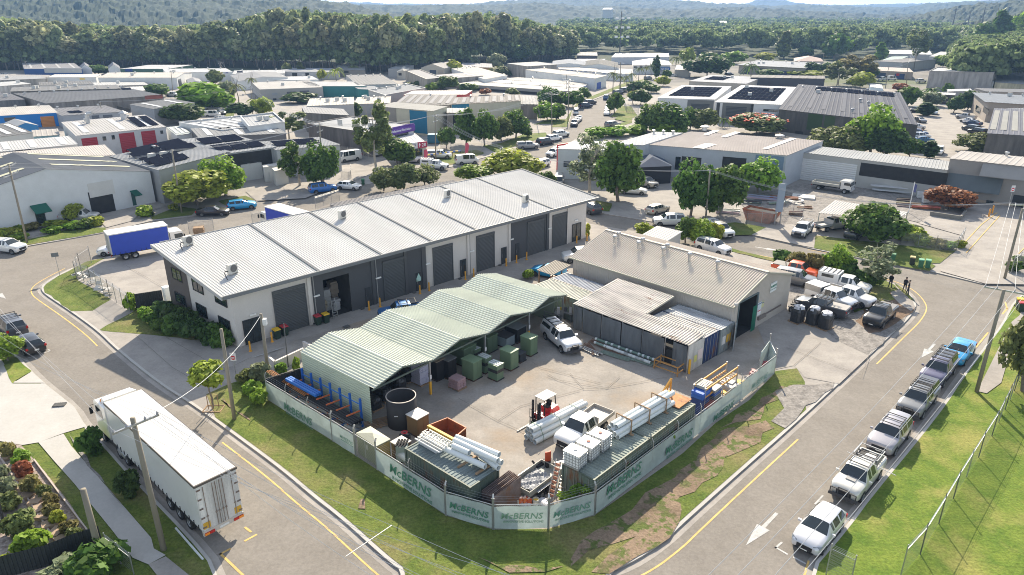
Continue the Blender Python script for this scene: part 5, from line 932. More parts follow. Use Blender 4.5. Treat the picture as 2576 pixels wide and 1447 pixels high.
def carmesh(kind,part,full=True):
 key=(kind,part)
 if key in CMS: return CMS[key]
 T=ST[kind];L,W,Z=T['L'],T['W']/2,T['Hh'];s=T['s'];m=M();glassf=M();rings=[]
 for (x,zb,zs,zt,wf,tf) in s:
  X=L/2-x*L;w=W*wf;t=W*tf;zb*=Z;zs*=Z;zt*=Z;zm=zb+(zs-zb)*.55
  half=[(0,zb),(w*.86,zb),(w*.985,zb+(zm-zb)*.35),(w,zm),(w*.97,zs),(t,zt-.02*(zt>zs*1.1)),(t*.82,zt+.012),(0,zt+.03)]
  rings.append([VC((X,y,z)) for y,z in half]+[VC((X,-y,z)) for y,z in half[-2:0:-1]])
 n=len(rings[0]);side={}
 for a,b in T['side']:
  for i in range(a,b): side[i]=1
 G={'windscreen':M(),'rear_window':M(),'swl':M(),'swr':M()}
 for i in range(len(rings)-1):
  for j in range(n):
   jj=(j+1)%n;qd=[rings[i][j],rings[i+1][j],rings[i+1][jj],rings[i][jj]]
   top=j in(5,6,7,8);sd=j in(4,9)
   tgt=m
   if i==T['ws'][0] and top: tgt=G['windscreen']
   elif i==T['rear'][0] and top: tgt=G['rear_window']
   elif i in side and sd: tgt=G['swl' if j==4 else 'swr']
   if tgt is not m:
    c=sum(qd,VC())/4;inner=[p.lerp(c,.07) for p in qd];nn=(qd[1]-qd[0]).cross(qd[2]-qd[0]).normalized()
    if tgt in (G['swl'],G['swr']): # frame round the glass
     m.add(qd+inner,[(0,1,5,4),(1,2,6,5),(2,3,7,6),(3,0,4,7)]);tgt.add(inner,[(0,1,2,3)])
    else: tgt.add(qd,[(0,1,2,3)])
   else: m.add(qd,[(0,1,2,3)])
 for k in (0,-1): m.add(rings[k],[tuple(range(n)) if k==0 else tuple(range(n-1,-1,-1))])
 def mk(mm,nm,mt,sm=False):
  me=bpy.data.meshes.new(kind+'_'+nm);me.from_pydata(mm.v,[],mm.f);me.materials.append(MT[mt]);
  bm=bmesh.new();bm.from_mesh(me);bmesh.ops.remove_doubles(bm,verts=bm.verts,dist=.0005);bmesh.ops.recalc_face_normals(bm,faces=bm.faces);
  if sm:
   for f in bm.faces: f.smooth=True
   for e in bm.edges:
    if len(e.link_faces)==2 and e.calc_face_angle(0)>.62: e.smooth=False
  bm.to_mesh(me);bm.free();return me
 CMS[(kind,'body')]=mk(m,'body','car_paint',True)
 for g in G: CMS[(kind,g)]=mk(G[g],g,'glass')
 r=T['r'];w=M();w.lathe([(r*.62,-.11),(r*.95,-.11),(r,-.07),(r,.07),(r*.95,.11),(r*.62,.11)],n=20);w.v=[(x,z,y) for x,y,z in w.v];CMS[(kind,'wheel')]=mk(w,'tyre','rubber',True)
 w=M();w.lathe([(0,.07),(r*.2,.095),(r*.3,.07)],n=10);
 for a in range(5):
  t=a*2*math.pi/5;w.bar((math.cos(t)*r*.15,math.sin(t)*r*.15,.085),(math.cos(t)*r*.62,math.sin(t)*r*.62,.1),r*.2,.03)
 w.lathe([(r*.56,.06),(r*.62,.112),(r*.66,.112)],n=20);w.lathe([(0,-.02),(r*.63,-.02)],n=12);w.v=[(x,z,y) for x,y,z in w.v];CMS[(kind,'rim')]=mk(w,'rim','rim')
 d=M()
 for f in T['wb']:
  for sg in(-1,1):
   X=L/2-f*L if f<=1 else None
   if X is None: continue
   N=12;c=(X,sg*(W+.004),r);R_=r*1.17;vs=[c]+[(X+math.cos(math.pi*2*k/N)*R_,sg*(W+.004),max(T['s'][5][1]*Z+.0,r+math.sin(math.pi*2*k/N)*R_)) for k in range(N)]
   d.add(vs,[(0,1+k,1+(k+1)%N) for k in range(N)])
 d.bb(-L*.36 if kind!='cab' else -L*.5,L*.30,-W*.97,W*.97,Z*.13-.03,Z*.17)
 CMS[(kind,'arch_liner')]=mk(d,'arch_liner','dark')
 g=M();g.bb(L/2-.05,L/2+.03,-W*.5,W*.5,Z*.30,Z*.47);g.bb(L/2-.05,L/2+.02,-W*.6,W*.6,Z*.2,Z*.25);CMS[(kind,'grille')]=mk(g,'grille','dark')
 lz=T['lamp']*Z*.93
 for sg,nm in ((1,'hl_l'),(-1,'hl_r')):
  h=M();h.add([(L/2-.03,sg*W*.5,lz-.09),(L/2-.14,sg*W*.9,lz-.06),(L/2-.42,sg*W*.985,lz+.05),(L/2-.22,sg*W*.82,lz+.08),(L/2-.07,sg*W*.52,lz+.03)],[(0,1,4),(1,3,4),(1,2,3)]);h.v=[(x+.02,y*1.012,z+.015) for x,y,z in h.v];CMS[(kind,nm)]=mk(h,'headlight','lampglass')
  t=M();t.bb(-L/2-.012,-L/2+.16,sg*W*.74,sg*W*.955,Z*.48,Z*.62) ;CMS[(kind,'tl'+nm)]=mk(t,'tail_light','redlamp')
  mr=M();X=L/2-T['s'][T['ws'][1]][0]*L+.28;mr.box((X,sg*(W+.11),Z*.68),(.12,.2,.14));CMS[(kind,'mi'+nm)]=mk(mr,'wing_mirror','car_paint')
 p=M();p.bb(L/2+.0,L/2+.02,-.19,.19,Z*.24,Z*.24+.11);p.bb(-L/2-.02,-L/2,-.19,.19,Z*.36,Z*.36+.11);CMS[(kind,'plate')]=mk(p,'number_plate',PL)
 return CMS[key]
def sub(par,nm,mt,m,col=None): return m.B(nm,mt,par,col)
def rackbars(r,kind,n=3,z=None,x0=None,x1=None,basket=False):
 T=ST[kind];Z=T['Hh'];L=T['L'];m=M();xa=L*.1 if x0 is None else x0;xb=-L*.22 if x1 is None else x1
 for i in range(n):
  X=xa+(xb-xa)*i/max(1,n-1);m.bar((X,-.66,Z+.1),(X,.66,Z+.1),.07,.04)
 for s in(-1,1): m.bar((xa+.05,s*.6,Z+.07),(xb-.05,s*.6,Z+.07),.04,.05)
 if basket:
  for s in(-1,1): m.bar((xa+.1,s*.66,Z+.2),(xb-.1,s*.66,Z+.2),.03)
  for X in(xa+.1,xb-.1): m.bar((X,-.66,Z+.2),(X,.66,Z+.2),.03)
 m.B('roof_rack','dark' ,r)
def bullbar(r,kind):
 T=ST[kind];L=T['L'];W=T['W']/2;Z=T['Hh'];m=M();X=L/2+.12
 m.tube((X,-W*.85,Z*.52),(X,W*.85,Z*.52),.035,None,6);m.tube((X,-W*.85,Z*.32),(X,W*.85,Z*.32),.035,None,6)
 for y in(-.85,-.35,.35,.85): m.tube((X,W*y,Z*.25),(X,W*y,Z*(.6 if abs(y)<.5 else .52)),.035,None,6)
 m.tube((X,-W*.35,Z*.6),(X,W*.35,Z*.6),.035,None,6);m.bb(X-.12,X+.02,-W*.95,W*.95,Z*.2,Z*.3);m.B('bull_bar',PL,r,(.05,.05,.055) if kind!='x' else None)
CAT=dict(hatch='car',sedan='car',suv='car',ute='ute',cab='ute',van='van')
NMS=dict(hatch='hatchback',sedan='sedan',suv='four_wheel_drive',ute='utility_truck',cab='utility_truck',van='delivery_van')
def car(kind,col,k,c,hd,lb,grp=None,road=True,lod=0,extra='',tc=None,s=1):
 """c: centre of the body as seen at .75 m above ground;hd: two survey points rear->front or an angle"""
 z0=RZ if road else 0;p=q(k,c[0],c[1],z0+.7);p.z=z0
 if isinstance(hd,tuple): a=q(k,hd[0],hd[1],z0);b=q(k,hd[2],hd[3],z0);rz=math.atan2((b-a).y,(b-a).x)
 else: rz=R(hd)
 T=ST[kind];L,W,Z,r_=T['L'],T['W']/2,T['Hh'],T['r'];carmesh(kind,'body')
 r=th(NMS[kind],lb,CAT[kind],p,rz,grp);r.scale=(s,s,s)
 def pt(nm,key,c2=None,loc=None,par=r): o=ob(nm,CMS[(kind,key)],par,c2,loc);return o
 body=pt('body','body',col);pt('windscreen','windscreen');pt('rear_window','rear_window');pt('side_window','swl');pt('side_window','swr')
 offx=0
 if lod<2:
  if kind!='cab': pt('tail_light','tlhl_l');pt('tail_light','tlhl_r')
  pt('headlight','hl_l');pt('headlight','hl_r');pt('arch_liner','arch_liner');
  if lod<1: pt('grille','grille');pt('number_plate','plate',(.75,.75,.72));pt('wing_mirror','mihl_l',col);pt('wing_mirror','mihl_r',col)
 for f in T['wb']:
  for sg in(-1,1):
   o=pt('wheel','wheel',None,(L/2-f*L,sg*(W-.09),r_))
   if lod<2: rr=pt('rim','rim',None,None,o);rr.scale=(1,sg,1)
 if kind=='cab':   # tray or canopy behind
  xb=-L/2;
  if 'canopy' in extra:
   m=M();m.bb(xb-2.3,xb-.06,-.93,.93,.85,2.0);m.B('canopy','gloss' if 'white' in extra else 'galv',r,tc or (.7,.7,.7));m=M();m.bb(xb-1.9,xb-.6,-.945,.945,1.45,1.8);m.B('canopy_window','glass',r)
   m=M();[m.bar((xb-.3-.5*i,-.8,2.06),(xb-.3-.5*i,.8,2.06),.08,.04) for i in range(5)];m.B('roof_rack','dark',r);m=M();m.bb(xb-2.3,xb-.06,-.9,.9,.6,.84);m.B('tray',PL,r,(.3,.3,.3))
  else:
   m=M();m.bb(xb-2.4,xb-.1,-.93,.93,.8,.88);[m.bb(xb-2.4,xb-.1,y,y+.04,.88,1.12) for y in(-.93,.89)];m.bb(xb-2.4,xb-2.36,-.89,.89,.88,1.12);m.bb(xb-.16,xb-.1,-.89,.89,.88,1.6 );m.B('tray',PL,r,tc or (.4,.4,.4))
   if 'load' in extra: m=M();[m.box((xb-.5-.35*i,.1*(-1)**i,1.05),(.3,1.2,.3),.3*i) for i in range(5)];m.B('tray_load',PL,r,(.35,.33,.3))
  m=M();m.bb(xb-2.3,xb+.1,-.4,.4,.45,.62);m.B('chassis','dark',r)
 if kind=='ute':
  x0,x1=L/2-.655*L,L/2-.985*L
  if 'canopy' in extra:
   m=M();m.add([(x0+.02,s_*.80,1.17) for s_ in(-1,1)]+[(x0+.06,s_*.64,1.78) for s_ in(-1,1)]+[(x1,s_*.80,1.17) for s_ in(-1,1)]+[(x1+.1,s_*.66,1.78) for s_ in(-1,1)],[(0,1,3,2),(5,4,6,7),(2,3,7,6),(0,2,6,4),(3,1,5,7)]);m.B('canopy','car_paint',r,tc or col)
   for s_ in(-1,1): m=M();m.add([(x0-.05,s_*.80,1.27),(x1+.12,s_*.80,1.27),(x1+.2,s_*.70,1.62),(x0-.0,s_*.70,1.62)],[(0,1,2,3)]);m.B('canopy_window','glass',r)
  elif 'box' in extra:
   m=M();m.bb(x1-.15,x0+.0,-.9,.9,1.0,1.85);m.B('canopy','galv',r,tc)
  elif 'tonneau' in extra: m=M();m.bb(x1,x0+.05,-.80,.80,Z*.665,Z*.69);m.B('tonneau_cover',PL,r,tc or (.2,.2,.21))
  else:
   m=M();m.bb(x1+.03,x0,-.76,.76,Z*.664,Z*.668);o=m.B('tub_floor','dark',r);m=M()
   for y in(-.8,.8): m.bar((x0,y,Z*.69),(x1,y,Z*.69),.09,.06)
   m.bar((x1,-.8,Z*.69),(x1,.8,Z*.69),.09,.06);m.B('tub_rail','car_paint',r,col)
  if 'sport' in extra:
   m=M();m.bar((x0-.1,-.72,Z*.69),(x0-.25,-.6,Z*.93),.07);m.bar((x0-.1,.72,Z*.69),(x0-.25,.6,Z*.93),.07);m.bar((x0-.25,-.6,Z*.93),(x0-.25,.6,Z*.93),.07);m.B('sports_bar','dark',r)
 if 'rack' in extra:
  rackbars(r,kind,5 if 'rack5' in extra else 3,basket='basket' in extra,x1=(-L*.47 if 'long' in extra else None))
 if 'bull' in extra: bullbar(r,kind)
 if 'scoop' in extra: m=M();m.bb(L*.24,L*.33,-.3,.3,Z*.665,Z*.70);m.B('bonnet_scoop',PL,r,(.3,.3,.3))
 if 'mesh' in extra: m=M();x0=L/2-.64*L;[m.bar((x0-.3*i,-.75,Z*.69),(x0-.3*i,-.75,Z*1.0),.04) for i in range(5)];m.bar((x0,-.75,Z),(x0-1.5,-.75,Z),.05);m.bar((x0,.75,Z),(x0-1.5,.75,Z),.05);m.bar((x0,-.75,Z),(x0,.75,Z),.05);m.bar((x0-1.5,-.75,Z),(x0-1.5,.75,Z),.05);[m.bar((x0-.3*i,.75,Z*.69),(x0-.3*i,.75,Z*1.0),.04) for i in range(5)];m.B('tray_frame','galv',r)
 return r
WH=(.78,.78,.77);SV=(.42,.43,.44);BK_=(.012,.013,.016);DG=(.06,.065,.075);GY=(.16,.165,.175);BL=(.01,.30,.60);OR=(.65,.09,.015);NV=(.015,.04,.11)
G1='vehicles parked along the right-hand street';G2='vehicles parked beside the tan shed';G3='vehicles parked in the estate beyond';G4='cars parked along the far curving road';G5='cars in the far car park'
h1=('9',(1300,900,1000,1250))
RD=(q('9',1230,1080)-q('6',2080,1420));RH=math.degrees(math.atan2(RD.y,RD.x))
car('hatch',(.62,.63,.67),'9',(1030,1085),RH,'silvery white hatchback at the front end of the parked row',G1)
car('ute',(.62,.61,.56),'9',(1325,695),RH,'off-white dual-cab ute with roof rack, bonnet scoop and black open tub',G1,extra='rack bull scoop mesh sport')
car('suv',(.36,.35,.38),'9',(1560,385),RH,'silver-grey four-wheel drive with roof bars between two utes',G1,extra='rack')
car('ute',(.22,.225,.23),'9',(1775,120),RH,'grey ute with loaded roof rack and long canopy in the parked row',G1,extra='canopy rack5 basket bull',tc=(.05,.05,.055))
car('ute',(.12,.115,.19),'6',(1930,1340),RH,'purplish ute with black canopy and rack behind the blue sedan',G1,extra='canopy rack5 basket long',tc=(.03,.03,.035))
car('sedan',BL,'6',(2085,1195),RH,'bright blue sedan with bonnet scoop at the far end of the row',G1,extra='scoop')
hp=('6',(705,560,1010,650));hh=(q('6',1010,650)-q('6',700,560));HP=math.degrees(math.atan2(hh.y,hh.x))
car('ute',OR,'6',(850,590),(690,585,1010,655),'bright orange ute with black sports bar beside the hedge',G2,False,extra='sport tonneau',tc=(.1,.1,.1))
car('suv',GY,'6',(850,650),(740,660,980,710),'grey estate car between the orange ute and tan shed',G2,False)
car('cab',WH,'6',(1300,715),(1240,735,1460,785),'white ute with a long white canopy and roof bars',G2,False,extra='canopy white',tc=(.78,.78,.77))
car('ute',WH,'6',(1255,785),(1080,790,1410,890),'white dual-cab ute with a snorkel in the middle of the group',G2,False)
car('ute',(.72,.74,.76),'6',(1120,800),(960,800,1290,915),'white ute with an aluminium box canopy behind the black one',G2,False,extra='box bull')
car('ute',(.06,.065,.075),'6',(1050,865),(1230,940,880,850),'charcoal ute with a slatted roof basket facing the shed',G2,False,extra='rack5 basket tonneau bull',tc=(.28,.27,.26))
car('ute',(.02,.022,.026),'6',(1490,925),(1590,870,1420,1010),'black ute with roof bars parked alone on the gravel',G2,False,extra='rack tonneau',tc=(.15,.15,.16))
car('ute',(.74,.76,.78),'5',(1655,1095),(1560,1060,1740,1210),'white canopy ute with roof rack and ladders in the yard',None,False,extra='canopy rack5 basket long bull')
car('cab',WH,'8',(1760,385),(1900,300,1720,440),'white ute with an empty timber-railed tray behind the liquid tanks',None,False,tc=(.45,.42,.38))
car('ute',(.70,.70,.70),'6',(905,285),(960,250,860,340),'white ute parked in the driveway beside the carport',G3,False,extra='mesh bull')
car('cab',(.5,.5,.47),'6',(1165,240),(1080,260,1220,240),'beige tray ute under the pale carport roof',G3,False,lod=1)
car('suv',DG,'6',(1310,300),(1350,280,1270,320),'dark car behind the green tree at the carport',G3,False,lod=1)
car('ute',WH,'6',(275,285),(200,260,350,330),'white ute with roof rack at the kerb beside green shrubs',G3,extra='rack canopy')
car('suv',WH,'6',(230,415),(120,400,330,460),'white wagon half hidden behind the tan shed roof',G3)
car('suv',WH,'5',(2470,215),(2560,220,2420,220),'white wagon with red tail lights beside the clipped shrub',G3)
car('hatch',(.45,.42,.36),'5',(2385,125),(2330,140,2450,110),'champagne hatchback on the side street near the leafy driveway',G3,False)
car('suv',DG,'5',(1868,120),(1890,130,1840,110),'dark car half hidden behind the long roof end',G3,lod=1)
car('hatch',BL,'5',(1560,592),(1620,620,1500,600),'blue car nose showing beside the small tan porch',None,False,lod=1)
car('suv',WH,'5',(1800,478),(1870,490,1700,500),'white car showing behind the far corner of the tan shed',None,False,lod=1)
car('ute',(.03,.16,.42),'5',(475,905),(560,900,390,920),'blue ute in the lane almost hidden behind the green shed roof',None,False,extra='rack')
car('suv',WH,'4',(60,412),(-60,410,150,430),'white four-wheel drive driving at the left edge of the far street',G3)
car('suv',(.09,.095,.11),'4',(85,1005),(140,1060,40,960),'dark four-wheel drive with spare wheel on its tailgate at the left edge',None,extra='rack')
car('hatch',(.018,.018,.02),'4',(212,1130),(270,1180,140,1080),'black hatchback parked behind the dark four-wheel drive',None)
car('ute',(.5,.5,.5),'4',(600,185),(480,210,740,200),'silver ute parked behind the shrubs at the white warehouse',G3,False)
car('hatch',BL,'4',(1820,95),(1740,115,1900,100),'bright blue hatchback behind the black sedan',G3,s=1.05)
car('sedan',(.02,.018,.022),'4',(1605,142),(1510,150,1710,145),'black sedan parked in front of the blue hatchback',G3)
car('hatch',WH,'4',(868,425),(910,420,820,430),'white car nose showing behind the blue-sided truck',None,lod=1)
car('suv',(.02,.16,.5),'1',(2430,1420),(2350,1440,2515,1420),'blue wagon on the far street left of the white hatchback',G3)
car('hatch',WH,'2',(60,1398),(0,1400,130,1410),'white hatchback beside the green bins on the far street',G3)
car('van',WH,'2',(55,1190),(120,1210,0,1230),'large white high-roof van parked in the concrete forecourt',G3,False,s=1.12)
car('cab',WH,'2',(745,1250),(720,1265,810,1270),'white service ute with a purple-striped canopy at the kerb',G3,False,extra='canopy white',tc=(.72,.72,.74))
car('van',WH,'2',(945,1210),(870,1230,1020,1220),'white van with roof pipes and purple marks on the road',G3,extra='rack')
car('cab',WH,'2',(560,1200),(500,1210,640,1205),'white tray ute with racks behind the dark leafy tree',G3,False,lod=1,extra='canopy white')
car('ute',WH,'2',(740,1168),(660,1180,800,1180),'white ute with long roof rack behind the yellow-blue barrier',G3,False,lod=1,extra='canopy rack5')
car('ute',(.3,.31,.32),'2',(1405,1100),(1340,1115,1470,1110),'silver canopy ute parked left of the dark wagon',G4,lod=1,extra='canopy rack')
car('suv',(.03,.03,.045),'2',(1537,1068),(1490,1085,1585,1070),'dark blue wagon between silver ute and white wagon',G4,lod=1)
car('suv',WH,'2',(1602,1042),(1570,1055,1635,1045),'first white wagon beyond the dark one on the curving road',G4,lod=1,s=.95)
car('suv',WH,'2',(1655,1012),(1620,1025,1690,1015),'second white wagon beyond the dark one on the curving road',G4,lod=1)
car('suv',(.04,.045,.06),'2',(1755,930),(1770,900,1745,950),'dark car facing us below the row of two white cars',G4,lod=1)
car('hatch',WH,'2',(1772,905),(1790,890,1760,920),'lower white car facing us near the road bend',G4,lod=1)
car('hatch',WH,'2',(1788,892),(1800,878,1778,905),'upper white car facing us near the road bend',G4,lod=1)
car('van',(.6,.6,.6),'2',(1768,845),(1770,815,1768,868),'pale van facing us at the grass edge by the bend',G4,lod=1,s=.9)
car('suv',(.03,.04,.07),'2',(1840,797),(1800,805,1880,800),'dark blue car on the grass edge beyond the pale van',G4,lod=1)
car('suv',(.05,.05,.055),'2',(1875,772),(1850,780,1900,775),'charcoal car at the top of the grass edge',G4,lod=1)
car('suv',(.06,.07,.09),'2',(2085,698),(2060,705,2110,700),'dark car at the far end near the palms',G4,lod=2)
car('suv',(.25,.27,.3),'2',(2135,680),(2110,688,2160,682),'grey car at the far end near the palms',G4,lod=2)
car('hatch',WH,'2',(2000,850),(2005,820,1995,865),'front white car in the line left of the round road tree',G4,lod=1)
car('hatch',SV,'2',(2003,828),(2008,810,2000,845),'silver car second in the line left of the round road tree',G4,lod=1)
car('hatch',WH,'2',(2008,808),(2012,795,2005,820),'third white car in the line left of the round road tree',G4,lod=1)
car('suv',(.02,.08,.2),'2',(1998,735),(1990,745,2010,730),'dark blue car half hidden above the round road tree',G4,lod=2)
car('van',(.75,.75,.75),'2',(2178,740),(2185,720,2170,760),'small white van by the hedge beyond the bend',G4,lod=2,s=.8)
car('suv',(.2,.2,.21),'2',(2310,590),(2290,595,2330,590),'grey car beside the small palms far up the road',G4,lod=2)
car('suv',WH,'2',(2490,570),(2470,572,2510,570),'white car at the blue-signed storage office',G4,lod=2)
car('suv',(.3,.3,.3),'2',(2045,940),(2020,945,2070,940),'silver car partly behind the leafy hedge right of the road',G4,lod=1)
car('cab',WH,'2',(1590,1160),(1580,1165,1510,1185),'white ute with white canopy beside the red gantry',G3,extra='canopy white')
car('suv',WH,'2',(1500,1240),(1550,1235,1455,1260),'white hatchback with red tail lights behind the yellow-green tree',G3)
car('van',(.4,.37,.33),'2',(1640,1365),(1660,1335,1630,1400),'champagne van seen from behind near the yellow bush',G3,False,s=.92)
car('ute',(.45,.42,.36),'2',(2290,1375),(2235,1365,2345,1395),'beige ute under the dark awning with a red crate behind',G3,False,extra='sport')
car('sedan',WH,'2',(2200,1430),(2150,1430,2240,1435),'white car roof showing behind the big leafy tree',G3,False,lod=1)
car('van',WH,'1',(1600,862),(1565,870,1640,868),'white van parked at the turning circle',G3,lod=1,s=.95)
for i,(x,y,c,kd,lb) in enumerate(((1668,788,GY,'sedan','grey car beneath the far spreading tree'),(1725,788,WH,'ute','white ute with its nose to the right beyond the far tree'),(1605,818,SV,'suv','silver wagon just left of the white van at the circle'),(1640,852,DG,'ute','grey ute right of the white van at the circle'),(1680,902,WH,'suv','white wagon on the grass edge at the circle'),(1725,835,WH,'hatch','white car before the round dark shrub'),(1300,715,WH,'ute','white ute below the far power poles'),(1560,570,SV,'suv','silver car beyond the pale shed row'),(2460,565,WH,'van','white van at the far forest edge'),(45,568,SV,'suv','silver car at the far left forest edge'))):
 car(kd,c,'1',(x,y),(x-40,y+8,x+40,y+10),lb,G3,lod=1 if y>700 else 2)
for i,(x,y,h,c,kd,lb) in enumerate(((2135,882,(2230,900,2040,880),SV,'ute','silver ute at the top of the right-hand car row'),(2155,908,(2230,925,2080,905),WH,'sedan','white sedan below the silver ute'),(2185,925,(2260,940,2110,920),NV,'sedan','dark blue sedan below the white one'),(2175,968,(2250,985,2105,960),DG,'suv','dark wagon above the black one at the dark wall'),(2222,993,(2300,1010,2145,985),BK_,'suv','black wagon lowest in the right-hand car row'),
(1755,958,(1690,965,1815,965),WH,'suv','white wagon topmost in the left-hand car row'),(1745,978,(1690,985,1800,985),(.45,.25,.08),'hatch','gold hatchback second in the left-hand car row'),(1760,1005,(1690,1010,1850,1015),(.05,.1,.25),'ute','blue ute third in the left-hand car row'),(1790,1028,(1700,1035,1870,1035),WH,'suv','white wagon fourth in the left-hand car row'),(1815,1050,(1750,1060,1880,1060),(.06,.18,.34),'sedan','blue sedan lowest in the left-hand car row'),
(1930,1138,(1960,1100,1905,1175),WH,'suv','white wagon alone by the clipped round tree'),(1898,845,(1900,830,1895,865),(.6,.68,.75),'hatch','pale blue hatchback beside the round hedge tree'),(1750,828,(1780,820,1725,840),BK_,'suv','black wagon behind the dark roof corner'),(1508,597,(1480,605,1535,600),WH,'suv','white wagon before the blue roller door shed'),(1570,595,(1545,600,1600,600),WH,'van','white minibus before the blue roller door shed'),(1795,612,(1750,620,1835,618),WH,'suv','white wagon beside the long concrete wall'),(2290,1045,(2330,1060,2250,1040),WH,'suv','white car half hidden behind the right-hand tree'),(1790,905,(1760,905,1800,915),GY,'hatch','grey car just above the left-hand car row'),(350,562,(330,565,380,562),BK_,'suv','dark wagon under the far carport on the main road'))):
 car(kd,c,'3',(x,y),h,lb,G5,False,lod=1)
def trailer_box(r,x0,x1,w,z0,z1,side,roof,col,rcol,mt=PL):
 m=M();m.bb(x0,x1,-w,w,z0,z1-.04);m.B(side,mt,r,col);m=M();m.bb(x0-.02,x1+.02,-w-.02,w+.02,z1-.037,z1);m.B('box_roof',PL,r,rcol)
def twheel(r,x,y,rad=.5,wd=.3):
 m=M();m.lathe([(rad*.55,-wd/2),(rad*.95,-wd/2),(rad,-wd/3),(rad,wd/3),(rad*.95,wd/2),(rad*.55,wd/2)],n=20);m.v=[(a+x,c+y,b+rad) for a,b,c in m.v];o=m.B('wheel','rubber',r);s=1 if y>0 else -1
 m=M();m.lathe([(0,wd*.2),(rad*.2,wd*.42),(rad*.28,wd*.2),(rad*.55,wd*.35),(rad*.6,wd*.5)],n=14);m.v=[(a+x,s*c+y,b+rad) for a,b,c in m.v];m.B('rim','rim',o)
tf,tr_=q('7',1090,68,4.25),q('7',1778,635,4.25);tl_=q('7',1462,778,4.25)
ax=(tf-tr_);ax.z=0;rz=math.atan2(ax.y,ax.x);wid=2.5;rear=(tr_+tl_)/2
r=th('semi_trailer_truck','long white semi trailer truck with rusty-barred rear doors parked on the left road','truck',VC((rear.x,rear.y,RZ)),rz)
LT=13.7;TB=1.15;TT=4.25-RZ
m=M();m.bb(.06,LT,-1.25,1.25,TB,TT-.06)
m.B('box_body','gloss',r,(.66,.66,.65));m=M();m.bb(-.0,LT+.02,-1.28,1.28,TT-.057,TT);m.B('box_roof','truck_roof',r)
m=M();[m.bb(-.0,LT+.03,s*1.28-.02,s*1.28+.02,TT-.16,TT+.01) for s in(-1,1)];m.bb(-.03,.06,-1.3,1.3,TT-.14,TT+.012);m.B('roof_rail',PL,r,(.10,.085,.075))
for s in(-1,1):
 d=M();d.bb(-.0,.055,s*.02,s*1.2,TB,TT-.16);o=d.B('rear_door','wall_stained',r,(.55,.54,.52))
 for y in (.12,.3,.85): h=M();h.tube((-.04,s*y,TB+.05),(-.04,s*y,TT-.25),.022,None,6);h.bb(-.07,-.01,s*y-.05,s*y+.05,TB+.9,TB+.98);h.B('lock_bar','rusty',o,(.25,.20,.17))
 h=M();[h.bb(-.03,.0,s*1.0,s*1.22,TB+.2+.65*i,TB+.3+.65*i) for i in range(5)];h.B('hinge','rusty',o,(.18,.14,.12))
 g=M();g.bb(-.02,-.003,s*.75,s*1.18,TB+.12,TB+.55);g.B('marker_plate',PL,o,(.62,.36,.03));
 g=M();g.bb(-.09,-.03,s*.6,s*1.2,.85,1.02);g.B('tail_light','redlamp',r);g=M();g.bb(-.095,-.02,s*.92,s*1.2,.86,1.01);g.B('indicator_lamp','ambers',r)
m=M();m.bb(-.03,.15,-1.25,1.25,.8,TB-.003);m.B('bumper',PL,r,(.55,.50,.44));m=M();m.bb(-.05,-.031,-.3,.3,.87,1.0);m.B('number_plate',PL,r,(.75,.75,.72))
m=M();[m.bb(.2,LT-.1,y-.07,y+.07,.85,TB-.003) for y in(-.4,.4)];m.B('chassis','dark',r)
m=M();[m.bar((.5+.62*i,s*1.27,TB-.12),(.5+.62*i,s*1.27,TB+.25),.04) for i in range(21) for s in(-1,1)];tag(m.B('curtain_buckle','dark',r))
for x in (2.3,3.65,5.0,11.9,13.2):
 for s in(-1,1): twheel(r,x,s*1.03)
twheel(r,LT+1.9+.7,1.0);twheel(r,LT+2.6,-1.0)
m=M();m.bb(LT-2.5,LT+3.4,-.5,.5,.5,.95);m.B('tractor_chassis','dark',r)
def cabin(r,x0,L,w,z0,z1,col,slope=.25,tall=0):
 m=M();pr=[(x0,z0),(x0+L,z0),(x0+L,z0+(z1-z0)*.45),(x0+L-slope,z1-.12),(x0+L-slope-.3,z1),(x0,z1)]
 n=len(pr);m.add([(x,-w,z) for x,z in pr]+[(x,w,z) for x,z in pr],[tuple(range(n)),tuple(range(2*n-1,n-1,-1))]+[(i,n+i,n+(i+1)%n,(i+1)%n) for i in range(n)]);m.B('cabin','car_paint',r,col)
 a=(x0+L,z0+(z1-z0)*.45);b=(x0+L-slope,z1-.12);f=lambda t:(a[0]+(b[0]-a[0])*t+.01,a[1]+(b[1]-a[1])*t)
 p0,p1=f(.08),f(.85);m=M();m.add([(p0[0],-w*.88,p0[1]),(p0[0],w*.88,p0[1]),(p1[0],w*.85,p1[1]),(p1[0],-w*.85,p1[1])],[(0,1,2,3)]);m.B('windscreen','glass',r)
 for s in(-1,1):
  m=M();zz=z0+(z1-z0)*.5;m.add([(x0+L*.3,s*(w+.008),zz),(x0+L-.12,s*(w+.008),zz),(x0+L-slope-.05,s*(w+.008),z0+(z1-z0)*.82),(x0+L*.3,s*(w+.008),z0+(z1-z0)*.82)],[(0,1,2,3)]);m.B('side_window','glass',r)
  m=M();m.box((x0+L-.05,s*(w+.22),z0+(z1-z0)*.62),(.12,.2,.5));m.bar((x0+L-.1,s*w,z0+(z1-z0)*.78),(x0+L-.05,s*(w+.22),z0+(z1-z0)*.78),.03);m.B('wing_mirror','dark',r)
  m=M();m.bb(x0+L,x0+L+.03,s*w*.6,s*w*.9,z0+.15,z0+.38);m.B('headlight','lampglass',r)
 m=M();m.bb(x0+L-.02,x0+L+.06,-w,w,z0-.25,z0+.1);m.B('bumper',PL,r,(.5,.5,.5))
cabin(r,LT+.55,2.4,1.22,1.05,3.65,(.74,.74,.73),.3)
